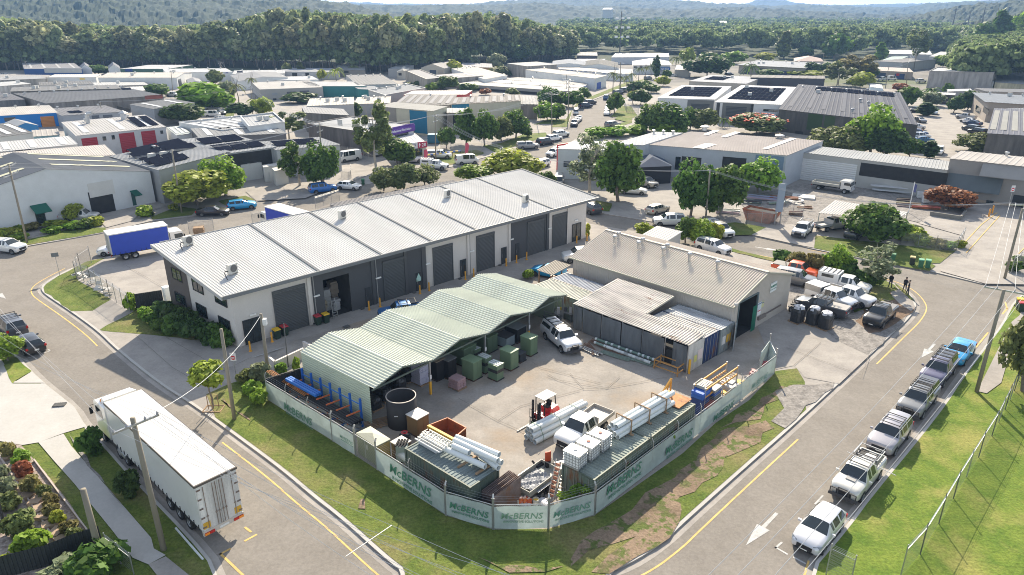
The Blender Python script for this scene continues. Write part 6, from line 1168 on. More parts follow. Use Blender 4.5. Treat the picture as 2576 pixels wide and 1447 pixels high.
m=M();m.add([(x,y,z) for x,y,z in ((LT+.6,-1.1,3.65),(LT+.6,1.1,3.65),(LT+2.0,1.0,3.65),(LT+2.0,-1.0,3.65),(LT+.6,-1.1,4.2),(LT+.6,1.1,4.2),(LT+1.5,.95,4.05),(LT+1.5,-.95,4.05))],[(4,5,6,7),(0,4,7,3),(1,2,6,5),(2,3,7,6),(0,1,5,4)]);m.B('wind_deflector','car_paint',r,(.70,.69,.66))
for s in(-1,1): m=M();m.lathe([(.09,0),(.09,.16),(0,.2)],(LT+1.75,s*.95,3.66),10);m.B('beacon','ambers',r)
for s in(-1,1): m=M();m.tube((LT-2.0,s*1.0,.75),(LT-.6,s*1.0,.75),.3,n=12);m.B('fuel_tank','galv',r)
def btruck(lb,rear,hd,L,side,cabcol,z1=3.65,tray=False):
 r=th('curtain_truck' if not tray else 'flatbed_truck',lb,'truck',rear,hd);w=1.23
 if not tray:
  m=M();m.bb(0,L,-w+.04,w-.04,1.05,z1-.05);m.B('box_body',PL,r,(.50,.50,.47));
  for s in(-1,1): m=M();m.bb(.12,L-.12,s*(w-.035),s*w,.95,z1-.15);m.B('curtain',PL,r,side)
  m=M();m.bb(-.03,L+.03,-w-.02,w+.02,z1-.12,z1);m.B('box_roof','wall',r,(.68,.68,.66));m=M();[m.bar((.4+.6*i,s*(w+.015),.9),(.4+.6*i,s*(w+.015),1.2),.04) for i in range(int(L/.6)) for s in(-1,1)];m.B('curtain_buckle','dark',r)
  m=M();m.bb(-.02,-.001,-1.1,1.1,1.1,z1-.2);o=m.B('rear_door','wall_stained',r,(.5,.49,.46));m=M();[m.tube((-.05,y,1.1),(-.05,y,z1-.3),.02,None,6) for y in(-.8,-.2,.2,.8)];m.B('lock_bar','galv',o)
 else:
  m=M();m.bb(0,L,-w,w,1.0,1.1);[m.bb(0,L,s*w-.03,s*w+.03,1.1,1.45) for s in(-1,1)];m.bb(0,.05,-w,w,1.1,1.45);m.bb(L-.1,L-.04,-w,w,1.1,2.1);m.B('tray',PL,r,(.42,.41,.37))
 m=M();m.bb(0,L+1.5,-.45,.45,.65,.94);m.B('chassis','dark',r)
 for x in ([L*.22,L*.22+1.1] if L>6.5 else [L*.28])+[L+.9]:
  for s in(-1,1): twheel(r,x,s*.98,.45,.28)
 cabin(r,L+.12,1.75,1.05,.75,2.6 if not tray else 2.2,cabcol,.2)
 for s in(-1,1): m=M();m.bb(-.05,-.0,s*.7,s*1.05,.75,.9);m.B('tail_light','redlamp',r)
 return r
a=q('4',820,505);b=q('4',1285,385,.4);p0=q('4',775,475,.0)
tA=q('4',810,325,3.65);tB=q('4',1262,250,3.65);d=tB-tA;rz=math.atan2(d.y,d.x);nrm=VC((-math.sin(rz),math.cos(rz),0));rp=VC((tA.x,tA.y,0))+nrm*1.23
btruck('truck with bright blue curtain sides and white cab turning into the corner lot',rp,rz,d.length,(.02,.06,.42),WH)
tA=q('4',2330,140,3.65);tB=q('4',2095,75,3.65);d=tB-tA;rz=math.atan2(d.y,d.x)
tB2=q('4',2205,50,3.65);d=(tB-q('4',2330,135,3.65));
btruck('second blue-curtained truck parked behind the long grey building',VC((q('4',2330,140,3.65).x,q('4',2330,140,3.65).y,RZ))+VC((math.sin(rz),-math.cos(rz),0))*-1.23,rz,d.length,(.02,.05,.4),(.7,.72,.7))
tA=q('3',975,1370,1.3);tB=q('3',1185,1400,1.3);d=tB-tA;rz=math.atan2(d.y,d.x)
btruck('white flatbed truck with a timber tray before the white roller doors',VC((tA.x,tA.y,0))+VC((-math.sin(rz),math.cos(rz),0))*1.0,rz,max(4.2,d.length),(.5,.5,.5),(.74,.75,.74),tray=True)
r=th('motorcycle','black motorcycle standing between tan shed and wrapped pallets','motorcycle',q('6',850,895),R(25))
for x in(-.72,.72): m=M();m.lathe([(.2,-.05),(.3,-.05),(.33,0),(.3,.05),(.2,.05)],n=18);m.v=[(a+x,c,b+.33) for a,b,c in m.v];o=m.B('wheel','rubber',r);m=M();m.lathe([(0,-.02),(.21,-.02),(.21,.02),(0,.02)],n=10);m.v=[(a+x,c,b+.33) for a,b,c in m.v];m.B('rim','rim',o)
m=M();m.bar((.72,0,.35),(.42,0,1.05),.08);m.bar((-.72,0,.35),(0,0,.45),.08);m.box((0,0,.5),(.5,.28,.4));m.B('frame','dark',r)
m=M();m.box((.15,0,.88),(.5,.26,.24));m.box((.45,0,.95),(.2,.3,.3),.2);m.B('fuel_tank','gloss',r,(.05,.05,.06));m=M();m.box((-.4,0,.85),(.7,.24,.12));m.B('seat','dark',r);m=M();m.bar((.4,-.38,1.1),(.4,.38,1.1),.04);m.B('handlebar','dark',r);m=M();m.tube((-.3,.16,.4),(-.9,.18,.55),.06);m.B('exhaust','galv',r)
def bld(lb,k,A,B,Cc=None,D=None,z=6,roof='flat',rise=1.0,rc=(.36,.35,.34),wc=(.42,.41,.39),wm='wall',feat=(),sky=0,vents=0,acs=0,ribs=.9,over=.15,nm='warehouse',solar=None,pitch=0,par=0,sol2=None,skc=(.62,.64,.66)):
 kk=lambda P:(P[0] if isinstance(P[0],str) else k)
 pp=lambda P:(P[-2],P[-1])
 if A[-1]<dict(zip('1234',(900,790,660,0))).get(kk(A),0) and 'bare concrete' not in lb: z*=.64
 a=q(kk(A),*pp(A),z);b=q(kk(B),*pp(B),z)
 if Cc: c=q(kk(Cc),*pp(Cc),z);d=a+c-b
 else: d=q(kk(D),*pp(D),z);c=b+d-a
 fr=Fr(a,b);L=fr.L;cl=fr.loc(c);dl=fr.loc(d);dep=cl[1];sk=dl[0]
 if dep<0: raise Exception('neg depth '+lb)
 r=th(nm,lb,'warehouse' if nm=='warehouse' else nm.replace('_',' '),fr.o,fr.rz,'buildings of the industrial estate')
 P=[(0,0),(L,0),(L+sk,dep),(sk,dep)]
 if roof=='mono': H4=[z,z,z+rise,z+rise]
 elif roof=='monof': H4=[z+rise,z+rise,z,z]
 else: H4=[z]*4
 w=M();Hw=[h+par-(0.02 if not par else 0) for h in H4]
 w.add([(x,y,RZ) for x,y in P]+[(P[i][0],P[i][1],Hw[i]) for i in range(4)],[(0,1,5,4),(1,2,6,5),(2,3,7,6),(3,0,4,7)])
 V=Vector;o=over
 P3=[V((P[i][0],P[i][1],H4[i]+.02)) for i in range(4)]
 cx=sum(P3,V())/4
 if par==0: P3=[V((p.x+(o if p.x>cx.x else -o)*1.0,p.y+(o if p.y>cx.y else -o),p.z)) for p in P3]
 rm=[]
 if roof in('flat','mono','monof'):
  m=M();
  if (P3[1]-P3[0]).length>(P3[3]-P3[0]).length*0+1: m.corr(P3[0],P3[1],P3[2],P3[3],ribs,.05)
  rm.append(m);roofs=[P3]
 elif roof=='gy':   # gable over the front wall
  m1,m2=P3[0].lerp(P3[1],.5)+V((0,0,rise)),P3[3].lerp(P3[2],.5)+V((0,0,rise))
  roofs=[[P3[3],P3[0],m1,m2],[P3[1],P3[2],m2,m1]]
  w.add([(0,0,z-.02),(L,0,z-.02),(L/2,0,z+rise-.03),(sk,dep,z-.02),(L+sk,dep,z-.02),(L/2+sk,dep,z+rise-.03)],[(0,1,2),(4,3,5)])
 elif roof=='gx':
  m1,m2=P3[0].lerp(P3[3],.5)+V((0,0,rise)),P3[1].lerp(P3[2],.5)+V((0,0,rise))
  roofs=[[P3[0],P3[1],m2,m1],[P3[2],P3[3],m1,m2]]
  w.add([(0,0,z-.02),(sk,dep,z-.02),(sk/2,dep/2,z+rise-.03),(L,0,z-.02),(L+sk,dep,z-.02),(L+sk/2,dep/2,z+rise-.03)],[(1,0,2),(3,4,5)])
 elif roof=='hip':
  m1,m2=P3[0].lerp(P3[1],.5).lerp(P3[3].lerp(P3[2],.5),.35)+V((0,0,rise)),P3[0].lerp(P3[1],.5).lerp(P3[3].lerp(P3[2],.5),.65)+V((0,0,rise))
  m=M();m.add([*P3,m1,m2],[(0,1,4),(1,2,5,4),(2,3,5),(3,0,4,5)]);rm.append(m);roofs=[]
 for Q in roofs:
  if roof in('gx','gy'): m=M();m.corr(*Q,ribs,.05);rm.append(m)
 w.B('wall',wm,r,wc)
 for m in rm: m.B('roof','sheet_old' if rc[0]>.99 else 'sheet',r,rc)
 if par:
  m=M();
  for i in range(4): a_,b_=P[i],P[(i+1)%4];m.bar((a_[0],a_[1],Hw[i]-.05),(b_[0],b_[1],Hw[(i+1)%4]-.05),.22,.14)
  m.B('parapet',PL,r,tuple(min(.6,c*1.15) for c in wc))
 def rp(Q,s,t,dz=0): return Q[0].lerp(Q[1],s).lerp(Q[3].lerp(Q[2],s),t)+V((0,0,.1+dz))
 rr=random.Random(len(lb)*7+int(A[-1]))
 if roofs:
  for i in range(sky):
   Q=roofs[i%len(roofs)];s=(i+.5+rr.uniform(-.1,.1))/sky;ws=.55/max(8,(Q[1]-Q[0]).length)
   m=M();t0,t1=.12,.88;m.add([rp(Q,s-ws,t0),rp(Q,s+ws,t0),rp(Q,s+ws,t1),rp(Q,s-ws,t1)],[(0,1,2,3)]);m.B('skylight','sheet',r,skc)
  for i in range(vents):
   Q=roofs[0];s=(i+.5)/vents;p=rp(Q,s,.85);m=M();m.lathe([(.2,0),(.2,.35),(.36,.45),(.36,.65),(0,.75)],p,10);m.B('roof_vent','galv',r)
  for i in range(acs):
   Q=roofs[-1 if i%2 else 0];p=rp(Q,rr.uniform(.15,.85),rr.uniform(.3,.8));m=M();m.box(p+V((0,0,.5)),(1.1,.8,.95));m.B('roof_unit',PL,r,(.5,.5,.48))
  if solar:
   for (s0,s1,t0,t1,ns,nt_) in solar:
    Q=roofs[0]
    for i in range(ns):
     for j in range(nt_):
      a0=s0+(s1-s0)*i/ns;a1=a0+(s1-s0)/ns*.94;b0=t0+(t1-t0)*j/nt_;b1=b0+(t1-t0)/nt_*.86;m=M();u=pitch
      m.add([rp(Q,a0,b0,.08),rp(Q,a1,b0,.08),rp(Q,a1,b1,.08+u),rp(Q,a0,b1,.08+u)],[(0,1,2,3)]);m.add([rp(Q,a0,b0,.04),rp(Q,a1,b0,.04),rp(Q,a1,b1,.04+u),rp(Q,a0,b1,.04+u)],[(3,2,1,0)])
      if u>.2:
       for f in [x_/6 for x_ in range(7)]: p=rp(Q,a0,b1,0).lerp(rp(Q,a1,b1,0),f);m.bar(p,p+V((0,0,u+.05)),.06)
      m.B('solar_panel','solar' ,r)
 faces={'f':Fr(a,b),'r':Fr(b,c),'l':Fr(d,a)}
 for ft in feat:
  t,face,kx,x0,y0,x1,y1=ft[:7];col=ft[7] if len(ft)>7 else None;f=faces[face]
  sa,za=f.wall(kx,x0,y0);sb,zb=f.wall(kx,x1,y1);x0,x1=min(sa,sb),max(sa,sb);z0,z1=max(RZ,min(za,zb)),max(za,zb)
  if t in('R','O','D') : z0=RZ if z0<1.6 else z0
  lo=fr.loc(f.o);
  def place(ob_): ob_.location=(lo[0],lo[1],0);ob_.rotation_euler=(0,0,f.rz-fr.rz)
  m=M()
  if t=='R':
   n=max(3,int((z1-z0)/.35))
   for i in range(n): e0=z0+(z1-z0)*i/n;e1=z0+(z1-z0)*(i+1)/n;m.add([(x0,-.04,e0),(x1,-.04,e0),(x1,-.09,(e0+e1)/2),(x0,-.09,(e0+e1)/2),(x1,-.04,e1),(x0,-.04,e1)],[(0,1,2,3),(3,2,4,5)])
   place(m.B('roller_door',PL,r,col or (.4,.4,.4)))
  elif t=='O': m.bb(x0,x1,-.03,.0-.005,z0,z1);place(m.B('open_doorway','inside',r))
  elif t=='W':
   m.bb(x0,x1,-.08,-.02,z0,z1);o_=m.B('window',PL,r,(.1,.1,.1));place(o_);g=M();nn=max(1,int((x1-x0)/1.3));[g.bb(x0+.06+(x1-x0)*i/nn,x0-.03+(x1-x0)*(i+1)/nn,-.095,-.082,z0+.06,z1-.06) for i in range(nn)];g.B('pane','glass',o_)
  elif t=='P': m.bb(x0,x1,-.05,-.01,z0,z1);place(m.B('wall_panel','wall',r,col))
  elif t=='S': m.bb(x0,x1,-.12,-.02,z0,z1);place(m.B('sign_board',PL,r,col))
  elif t=='A': m.add([(x0,-1.6,z0),(x1,-1.6,z0),(x1,0,z1),(x0,0,z1)],[(0,1,2,3)]);m.add([(x0,-1.6,z0-.08),(x1,-1.6,z0-.08),(x1,0,z1-.08),(x0,0,z1-.08)],[(3,2,1,0)]);place(m.B('awning','sheet',r,col or (.3,.3,.3)))
 return r,fr,faces
WHT=(.62,.63,.62);CR=(.50,.47,.36);GR=(.33,.335,.34);DK=(.115,.11,.10);CN_=(.27,.25,.225);RG_=(.30,.30,.30);RW=(.50,.50,.49);RD_=(.13,.135,.15);RT=(.40,.375,.34)
GR_=(.02,.15,.12)
Bz=5.2
bld('white ribbed-wall gable warehouse filling the left edge of the picture','1',('1',-560,1590),('1',1130,1292),Cc=('1',838,1182),z=5.2,roof='gy',rise=3.0,rc=(.20,.21,.225),wc=(.60,.62,.63),sky=6,ribs=.4,skc=(.50,.50,.38),
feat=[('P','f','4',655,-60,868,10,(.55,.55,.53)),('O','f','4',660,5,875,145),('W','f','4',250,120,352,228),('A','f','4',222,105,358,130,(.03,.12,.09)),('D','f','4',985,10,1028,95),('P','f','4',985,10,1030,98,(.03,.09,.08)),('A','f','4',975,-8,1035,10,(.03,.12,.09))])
bld('grey workshop under many tilted solar panel rows left of centre','1',(1195,1282),(1730,1142),D=(835,1178),z=5.6,roof='flat',rc=(.30,.31,.32),wc=GR,ribs=.5,solar=[(.05,.5,.12,.4,2,2),(.1,.9,.5,.75,2,2),(.2,.95,.8,.98,2,1)],pitch=.55,acs=2,feat=[('W','f','1',1240,1390,1262,1410)],vents=1)
bld('low grey workshop with long solar rows and a dark covered bay','1',(1690,1160),(2080,1108),Cc=(1740,1010),z=5.4,rc=(.33,.34,.35),wc=(.36,.37,.38),ribs=.5,solar=[(.02,.9,.1,.35,3,1),(.1,.9,.55,.8,2,1)],pitch=.5,feat=[('O','f','1',1700,1170,2060,1270)])
bld('white box with low grey roof and cold-store trucks before it','1',(2085,1130),(2560,1090),Cc=(2400,1035),z=5.2,rc=(.30,.31,.32),wc=(.45,.46,.46),ribs=.5,solar=[(.1,.8,.3,.7,2,1)],pitch=.4)
bld('pale grey workshop with three crimson roller doors','1',(575,1024),(1247,957),Cc=(1092,882),z=4.8,roof='mono',rise=.5,rc=(.42,.41,.40),wc=(.47,.48,.49),ribs=.6,sky=3,vents=2,solar=[(.72,.82,.15,.85,1,1),(.86,.96,.15,.85,1,1)],pitch=.35,feat=[('R','f','1',610,1045,750,1130,(.30,.02,.035)),('R','f','1',893,1008,1030,1110,(.30,.02,.035)),('R','f','1',1060,992,1185,1090,(.30,.02,.035)),('W','f','1',770,1030,802,1058),('W','f','1',838,1020,868,1050),('W','f','1',1205,985,1230,1008)])
bld('long pale ribbed roof just behind the white warehouse','1',(-250,1260),(868,1168),Cc=(782,1092),z=4.6,rc=(.47,.44,.41),wc=(.45,.44,.42),ribs=.4)
bld('white-grey ribbed roof with broad pale sheets at the left edge','1',(-60,1150),(582,1088),Cc=(512,1026),z=4.8,rc=(.45,.45,.45),wc=(.48,.48,.48),ribs=.5,sky=3,feat=[('R','f','1',0,1150,55,1180,(.1,.1,.1)),('O','f','1',110,1135,245,1170)])
bld('dark roof with pale stripes and red gutter at the left edge','1',(-160,1055),(245,1002),Cc=(62,926),z=5,rc=(.17,.17,.17),wc=(.50,.50,.47),sky=4)
bld('bright blue workshop with an orange roller door at the left edge','1',(-120,880),(437,850),Cc=(365,793),z=5.6,rc=(.46,.44,.41),wc=(.02,.18,.50),ribs=.5,vents=3,feat=[('R','f','1',302,880,412,912,(.50,.20,.05)),('O','f','1',305,912,415,985),('W','f','1',30,888,122,912)])
bld('small blue gable shed below the bright blue workshop','1',(110,962),(285,946),Cc=(200,917),z=3.4,roof='gy',rise=.9,rc=(.40,.41,.42),wc=(.03,.18,.42))
bld('low grey flat shed between red-door and blue workshops','1',(250,1030),(447,1018),Cc=(430,972),z=3.4,rc=(.38,.36,.34),wc=(.2,.35,.42))
bld('grey workshop with two dark roller doors behind the steel chimney','1',(470,872),(942,842),Cc=(790,795),z=5.4,rc=(.20,.20,.21),wc=(.33,.34,.36),vents=3,solar=[(.2,.4,.2,.5,2,1)],feat=[('R','f','1',690,872,755,915,(.1,.11,.13)),('R','f','1',775,868,855,912,(.1,.11,.13))])
bld('plain mid-grey ribbed warehouse with a dark flat roof','1',(1157,822),(1467,776),D=(980,786),z=7,rc=(.19,.195,.20),wc=(.27,.28,.295),sky=2,feat=[('O','l','1',880,800,985,850)])
bld('long charcoal roof with a row of small round vents and dark walls','1',(350,780),(1230,718),D=(105,706),z=6.4,rc=(.14,.145,.155),wc=(.19,.175,.16),wm='wall_stained',vents=8,feat=[('P','f','1',1090,722,1228,742,(.30,.10,.08))])
bld('stained concrete block with sawtooth ridges and roof tanks','1',(80,690),(908,668),Cc=(880,640),z=7,rc=(.20,.20,.20),wc=(.21,.19,.165),wm='wall_stained',acs=5,ribs=3)
bld('small bright roof with solar panels at the end of the concrete block','1',(905,690),(1092,683),Cc=(1072,652),z=6.2,rc=RW,wc=(.2,.19,.17),solar=[(.1,.5,.2,.8,1,1)])
bld('dark roofed unit at the far left below the concrete boxes','1',(-100,765),(185,750),Cc=(70,704),z=6,rc=(.16,.16,.17),wc=(.15,.145,.14),acs=2,wm='wall_stained')
bld('concrete and white box at the left edge with pale roof','1',(-60,655),(232,632),Cc=(120,612),z=7,rc=RW,wc=(.40,.39,.37),wm='wall_stained',acs=1)
bld('long weathered concrete wall unit behind the left concrete box','1',(-60,608),(352,592),Cc=(300,570),z=6.5,rc=(.34,.34,.34),wc=(.27,.26,.24),wm='wall_stained',acs=1)
bld('white shed with a pale roof left of the large white warehouse','1',(355,584),(722,582),Cc=(762,560),z=6,rc=(.50,.49,.47),wc=WHT,feat=[('S','f','1',600,590,640,600,(.7,.5,.1))])
bld('dark low roof behind the white shed with a roof box','1',(300,645),(705,636),Cc=(680,612),z=5,rc=(.18,.18,.18),wc=WHT,acs=2)
bld('small white unit with round vents beneath the far tree','1',(715,650),(1120,640),Cc=(1075,615),z=4.6,rc=(.45,.45,.44),wc=(.3,.29,.28),acs=1,vents=3)
bld('large white warehouse with a beige roof and dark glass entry','1',(738,586),(1330,586),Cc=(1442,548),z=7,roof='gx',rise=.9,rc=(.50,.47,.43),wc=WHT,vents=4,acs=2,feat=[('W','r','1',1340,600,1372,652)])
bld('small white porch shed at the right wall of the large white warehouse','1',(1425,630),(1530,622),Cc=(1500,595),z=4,rc=(.4,.4,.4),wc=WHT,roof='gy',rise=.8)
bld('far long white shed row with small signs below the forest','1',(1250,546),(1752,542),Cc=(1700,516),z=6,rc=(.45,.46,.47),wc=WHT,ribs=3,vents=5,feat=[('S','f','1',1650,545,1678,556,(.5,.12,.1)),('S','f','1',1700,545,1720,553,(.1,.1,.3))])
bld('far white shed row with dark doors at the forest foot','1',(1752,560),(2148,554),Cc=(2140,527),z=5,rc=(.42,.43,.44),wc=(.55,.55,.55),ribs=3,vents=3,feat=[('O','f','1',1780,555,1830,585),('O','f','1',1850,562,1870,580),('S','f','1',1785,535,1830,548,(.05,.05,.08))])
bld('white gable shed with a grey roof before the far row','1',(1800,612),(2168,584),Cc=(2080,546),z=5.5,roof='gy',rise=1,rc=(.36,.36,.36),wc=WHT)
bld('low pale roof shed right of the white gable shed','1',(2080,606),(2400,600),Cc=(2350,575),z=4.5,rc=(.5,.5,.5),wc=WHT,acs=1,vents=2)
bld('pale-roofed grey unit with a number nine and two dark roller doors','1',(1960,675),(2432,658),Cc=(2330,607),z=6,rc=(.42,.41,.39),wc=(.36,.35,.33),sky=0,acs=1,vents=2,feat=[('R','f','1',2160,692,2232,728,(.1,.1,.12)),('R','f','1',2258,684,2332,720,(.1,.1,.12)),('S','f','1',2050,700,2092,718,(.3,.32,.35)),('W','f','1',2055,742,2085,765)])
bld('long teal-walled shed with a pale roof left of centre','2',(-220,650),(190,650),Cc=(90,616),z=6,rc=(.44,.44,.44),wc=(.04,.20,.20),wm='wall')
bld('second teal shed joined to grey roofs beside the long teal wall','2',(130,672),(325,680),Cc=(250,650),z=5.4,rc=(.3,.31,.32),wc=(.04,.20,.20))
bld('dark ribbed roof with a pale edge above the teal walls','2',(120,640),(425,634),Cc=(302,562),z=6,rc=(.22,.22,.22),wc=(.4,.4,.4),roof='flat',ribs=1.2,vents=5)
bld('grey flat roof with stubby flues right of the teal sheds','2',(330,722),(632,668),Cc=(500,636),z=5.5,rc=(.30,.31,.32),wc=(.4,.4,.38),acs=3,vents=4,par=.3)
bld('cream roof strip with small air conditioners at centre left','2',(95,785),(362,778),Cc=(372,728),z=5.2,rc=(.48,.45,.40),wc=(.4,.4,.4),vents=3,acs=3,feat=[('R','f','2',0,810,60,830,(.2,.2,.2))])
bld('cream roof with white box units left of the tall gum tree','2',(-260,800),(92,785),Cc=(90,732),z=5.2,rc=(.48,.46,.42),wc=(.42,.42,.42),vents=2,acs=3)
bld('black-stained long wall unit under the cream roofs','2',(-270,850),(60,870),Cc=(10,822),z=5,rc=(.33,.33,.33),wc=(.14,.135,.125),wm='wall_stained')
bld('white low-roof unit with glass skylight sheets beside the turning circle','1',(1680,992),(2145,935),D=(1350,932),z=4.5,rc=(.42,.43,.44),wc=WHT,sky=6,par=.4,vents=2)
bld('small pale-green skylight-roofed annex below the round dark tree','1',(1330,1020),(1445,1005),D=(1250,962),z=3.8,rc=(.4,.43,.42),wc=WHT,sky=3)
bld('white-parapet flat roof left of the tall pale tree','1',(1880,965),(2145,930),Cc=(2060,858),z=5.5,rc=(.36,.37,.38),wc=WHT,par=.4,acs=2)
bld('dark flat roof between the solar workshop and the white parapet roof','1',(1500,1035),(2155,1005),D=(1440,970),z=4.6,rc=(.24,.245,.25),wc=(.12,.12,.13),sky=3)
rE,fE,fcE=bld('dark brown-walled electricians office with a purple sign band','2',(-252,938),(240,1012),Cc=(548,948),z=5.0,rc=(.36,.37,.38),wc=(.11,.10,.095),wm='wall_stained',acs=3,par=.2,feat=[('P','r','2',240,1015,548,1100,(.62,.62,.64)),('S','r','2',235,990,550,985,(.12,.05,.30)),('W','r','2',400,1000,505,1025),('P','f','2',-30,900,10,950,(.5,.5,.48))])
f=fcE['r'];sa,_=f.wall('2',240,1000);sb,_=f.wall('2',548,950);_,z1=f.wall('2',548,940);_,z0=f.wall('2',548,978);lo=fE.loc(f.o);zt=5.25;zb=4.1
m=M();m.bb(sa-.0,sb,-.3,-.13,zb,zt);o=m.B('sign_band',PL,rE,(.13,.05,.32));o.location=(lo[0],lo[1],0);o.rotation_euler=(0,0,f.rz-fE.rz);L=sb-sa
words(o,'Honest and Professional Electricians.',((sa+sb)/2+L*.02,-.32,zb+.35),L*.052,(R(90),0,0),(.8,.8,.82),bold=.012)
g=M();
r2,f2,fc2=bld('small cream shopfront with a red and white sign fascia','2',(430,1105),(640,1080),Cc=(545,1000),z=3.3,rc=(.45,.46,.47),wc=(.55,.52,.45),feat=[('W','f','2',480,1120,530,1180),('W','f','2',545,1105,610,1170)])
f=fc2['f'];m=M();m.bb(0,f.L,-.3,-.13,2.5,3.8);o=m.B('sign_fascia',PL,r2,(.70,.70,.72));m=M();m.bb(f.L*.66,f.L,-.33,-.303,2.5,3.8);m.B('red_panel',PL,o,(.42,.03,.08));m=M();m.bb(0,f.L*.2,-.33,-.303,2.5,3.8);m.B('red_panel',PL,o,(.60,.10,.03))
words(o,"ASTILL'S",(f.L*.42,-.32,3.05),f.L*.1,(R(90),0,0),(.05,.05,.12),bold=.01);words(o,"28",(f.L*.88,-.35,2.8),f.L*.15,(R(90),0,0),(.85,.85,.85),bold=.01);m=M();m.add([(f.L*.74,-.34,3.7),(f.L*.69,-.34,3.1),(f.L*.72,-.34,3.15),(f.L*.70,-.34,2.6),(f.L*.77,-.34,3.25),(f.L*.735,-.34,3.22)],[(0,1,2,5),(2,3,4,5)]);m.B('lightning_mark',PL,o,(.9,.9,.9));words(o,'Electrical Services',(f.L*.42,-.32,2.7),f.L*.035,(R(90),0,0),(.2,.2,.3))
bld('tall cream and blue striped warehouse end behind the electricians','2',(278,803),(690,838),Cc=(795,803),z=6.3,rc=(.28,.28,.27),wc=CR,feat=[('P','f','2',278,803,420,960,(.26,.24,.21)),('P','f','2',513,830,650,1010,(.02,.16,.27))])
bld('long cream warehouse with a dark striped roof and blue wall bay','2',(825,788),(1352,762),Cc=(1342,713),z=8.0,rc=(.15,.14,.135),wc=CR,sky=9,skc=(.24,.24,.25),feat=[('P','f','2',830,790,962,850,(.02,.16,.27)),('P','f','2',1240,770,1345,860,(.46,.44,.33))],vents=2)
bld('dark striped roof section left of the roof ridge flues','2',(400,785),(818,792),Cc=(868,716),z=7.8,rc=(.16,.155,.15),wc=(.3,.28,.25),sky=7,skc=(.26,.26,.27),vents=1)
bld('brown-walled unit with a grey roof at the right end of the cream warehouse','2',(1352,785),(1478,788),Cc=(1460,722),z=6.6,rc=(.27,.27,.27),wc=(.20,.17,.14),wm='wall_stained',feat=[('O','r','2',1478,820,1500,870)])
bld('grey entry canopy in front of the cream warehouse','2',(798,850),(950,852),Cc=(945,817),z=5.2,rc=(.36,.36,.36),wc=(.25,.22,.18),feat=[('O','f','2',840,860,890,1000)])
bld('white roof with a red end fascia behind the cream warehouse','2',(470,716),(935,713),Cc=(985,682),z=6.5,rc=(.53,.50,.47),wc=(.38,.06,.05))
bld('stained concrete box with a pale rim left of the round tree','2',(642,602),(757,590),D=(482,535),z=7,rc=(.33,.33,.33),wc=(.29,.27,.23),wm='wall_stained',par=.3)
bld('concrete unit with pale roof joined to the stained box','2',(760,596),(1068,572),Cc=(950,548),z=6,rc=(.40,.39,.38),wc=(.29,.27,.24),wm='wall_stained',sky=3)
bld('long white-walled shed running behind the small green shrub','2',(1080,598),(1250,568),D=(830,518),z=5.5,rc=(.50,.47,.43),wc=WHT,vents=5)
bld('large white storage block with blue roller doors along its foot','2',(1388,527),(1912,592),Cc=(1998,570),z=7,rc=(.46,.43,.39),wc=WHT,vents=4,feat=[('R','f','2',1415+i*58,578+i*7.6,1455+i*58,584+i*7.6,(.03,.09,.38)) for i in range(8)]+[('R','f','2',1470,545,1476,552,(.1,.1,.1)),('R','r','2',1925,625,1955,655,(.03,.09,.38))])
bld('nearest low storage row with a long shadowed open front','2',(868,632),(1738,690),Cc=(1850,662),z=3.2,rc=(.44,.43,.40),wc=(.30,.29,.27),vents=4,feat=[('O','f','2',900,655,1700,715)])
bld('middle low storage row with a pale blue-trimmed roof','2',(985,612),(1800,662),Cc=(1850,640),z=3.4,rc=(.53,.51,.47),wc=(.25,.3,.45),vents=3)
bld('back low storage row beneath the large white storage block','2',(1195,596),(1760,640),Cc=(1890,625),z=3.4,rc=(.46,.44,.40),wc=WHT,vents=2,feat=[('R','f','2',1210+i*70,598+i*5,1240+i*70,603+i*5,(.05,.12,.35)) for i in range(7)])
bld('tall weathered concrete shed with a bright roof at the forest edge','2',(1252,478),(1400,500),Cc=(1625,486),z=9,rc=(.52,.51,.48),wc=(.27,.25,.22),wm='wall_stained',roof='flat')
bld('white gable roof right of the tall concrete shed','2',(1590,492),(1850,492),Cc=(1835,460),z=7,roof='gy',rise=1,rc=(.55,.55,.54),wc=WHT)
bld('olive-grey gable roof before the far dark tree line','2',(1800,500),(2090,512),Cc=(2080,472),z=6.5,roof='gy',rise=1.5,rc=(.33,.31,.27),wc=WHT)
bld('low pale storage row with tiny blue doors behind the big block','2',(1640,520),(1960,545),Cc=(1900,500),z=5.5,rc=(.44,.42,.39),wc=WHT,vents=3,feat=[('R','f','2',1660+i*34,525+i*2.5,1680+i*34,530+i*2.5,(.05,.12,.35)) for i in range(7)])
bld('low storage row left of the palm trees','2',(1870,545),(2200,560),Cc=(2190,522),z=5,rc=(.45,.44,.42),wc=WHT,feat=[('R','f','2',1890+i*40,548+i*2.5,1912+i*40,553+i*2.5,(.05,.12,.35)) for i in range(5)])
rS,fS,_=bld('white hip-roofed storage office with a blue sign and verandah','2',(2200,492),(2475,492),Cc=(2460,462),z=6.5,roof='hip',rise=2.2,rc=(.62,.62,.62),wc=WHT,over=.8,feat=[('W','f','2',2205,500,2225,512),('W','f','2',2250,500,2268,512),('O','f','2',2380,538,2400,560)])
p0=fS.wall('2',2362,528);p1=fS.wall('2',2475,512);m=M();m.bb(p0[0],p1[0],-1.5,-.3,p0[1],p1[1]+.3);o=m.B('sign_board',PL,rS,(.02,.11,.34));words(o,'Storage King',((p0[0]+p1[0])/2,-1.52,p0[1]+.35),(p1[0]-p0[0])*.15,(R(90),0,0),(.85,.85,.85),bold=.02)
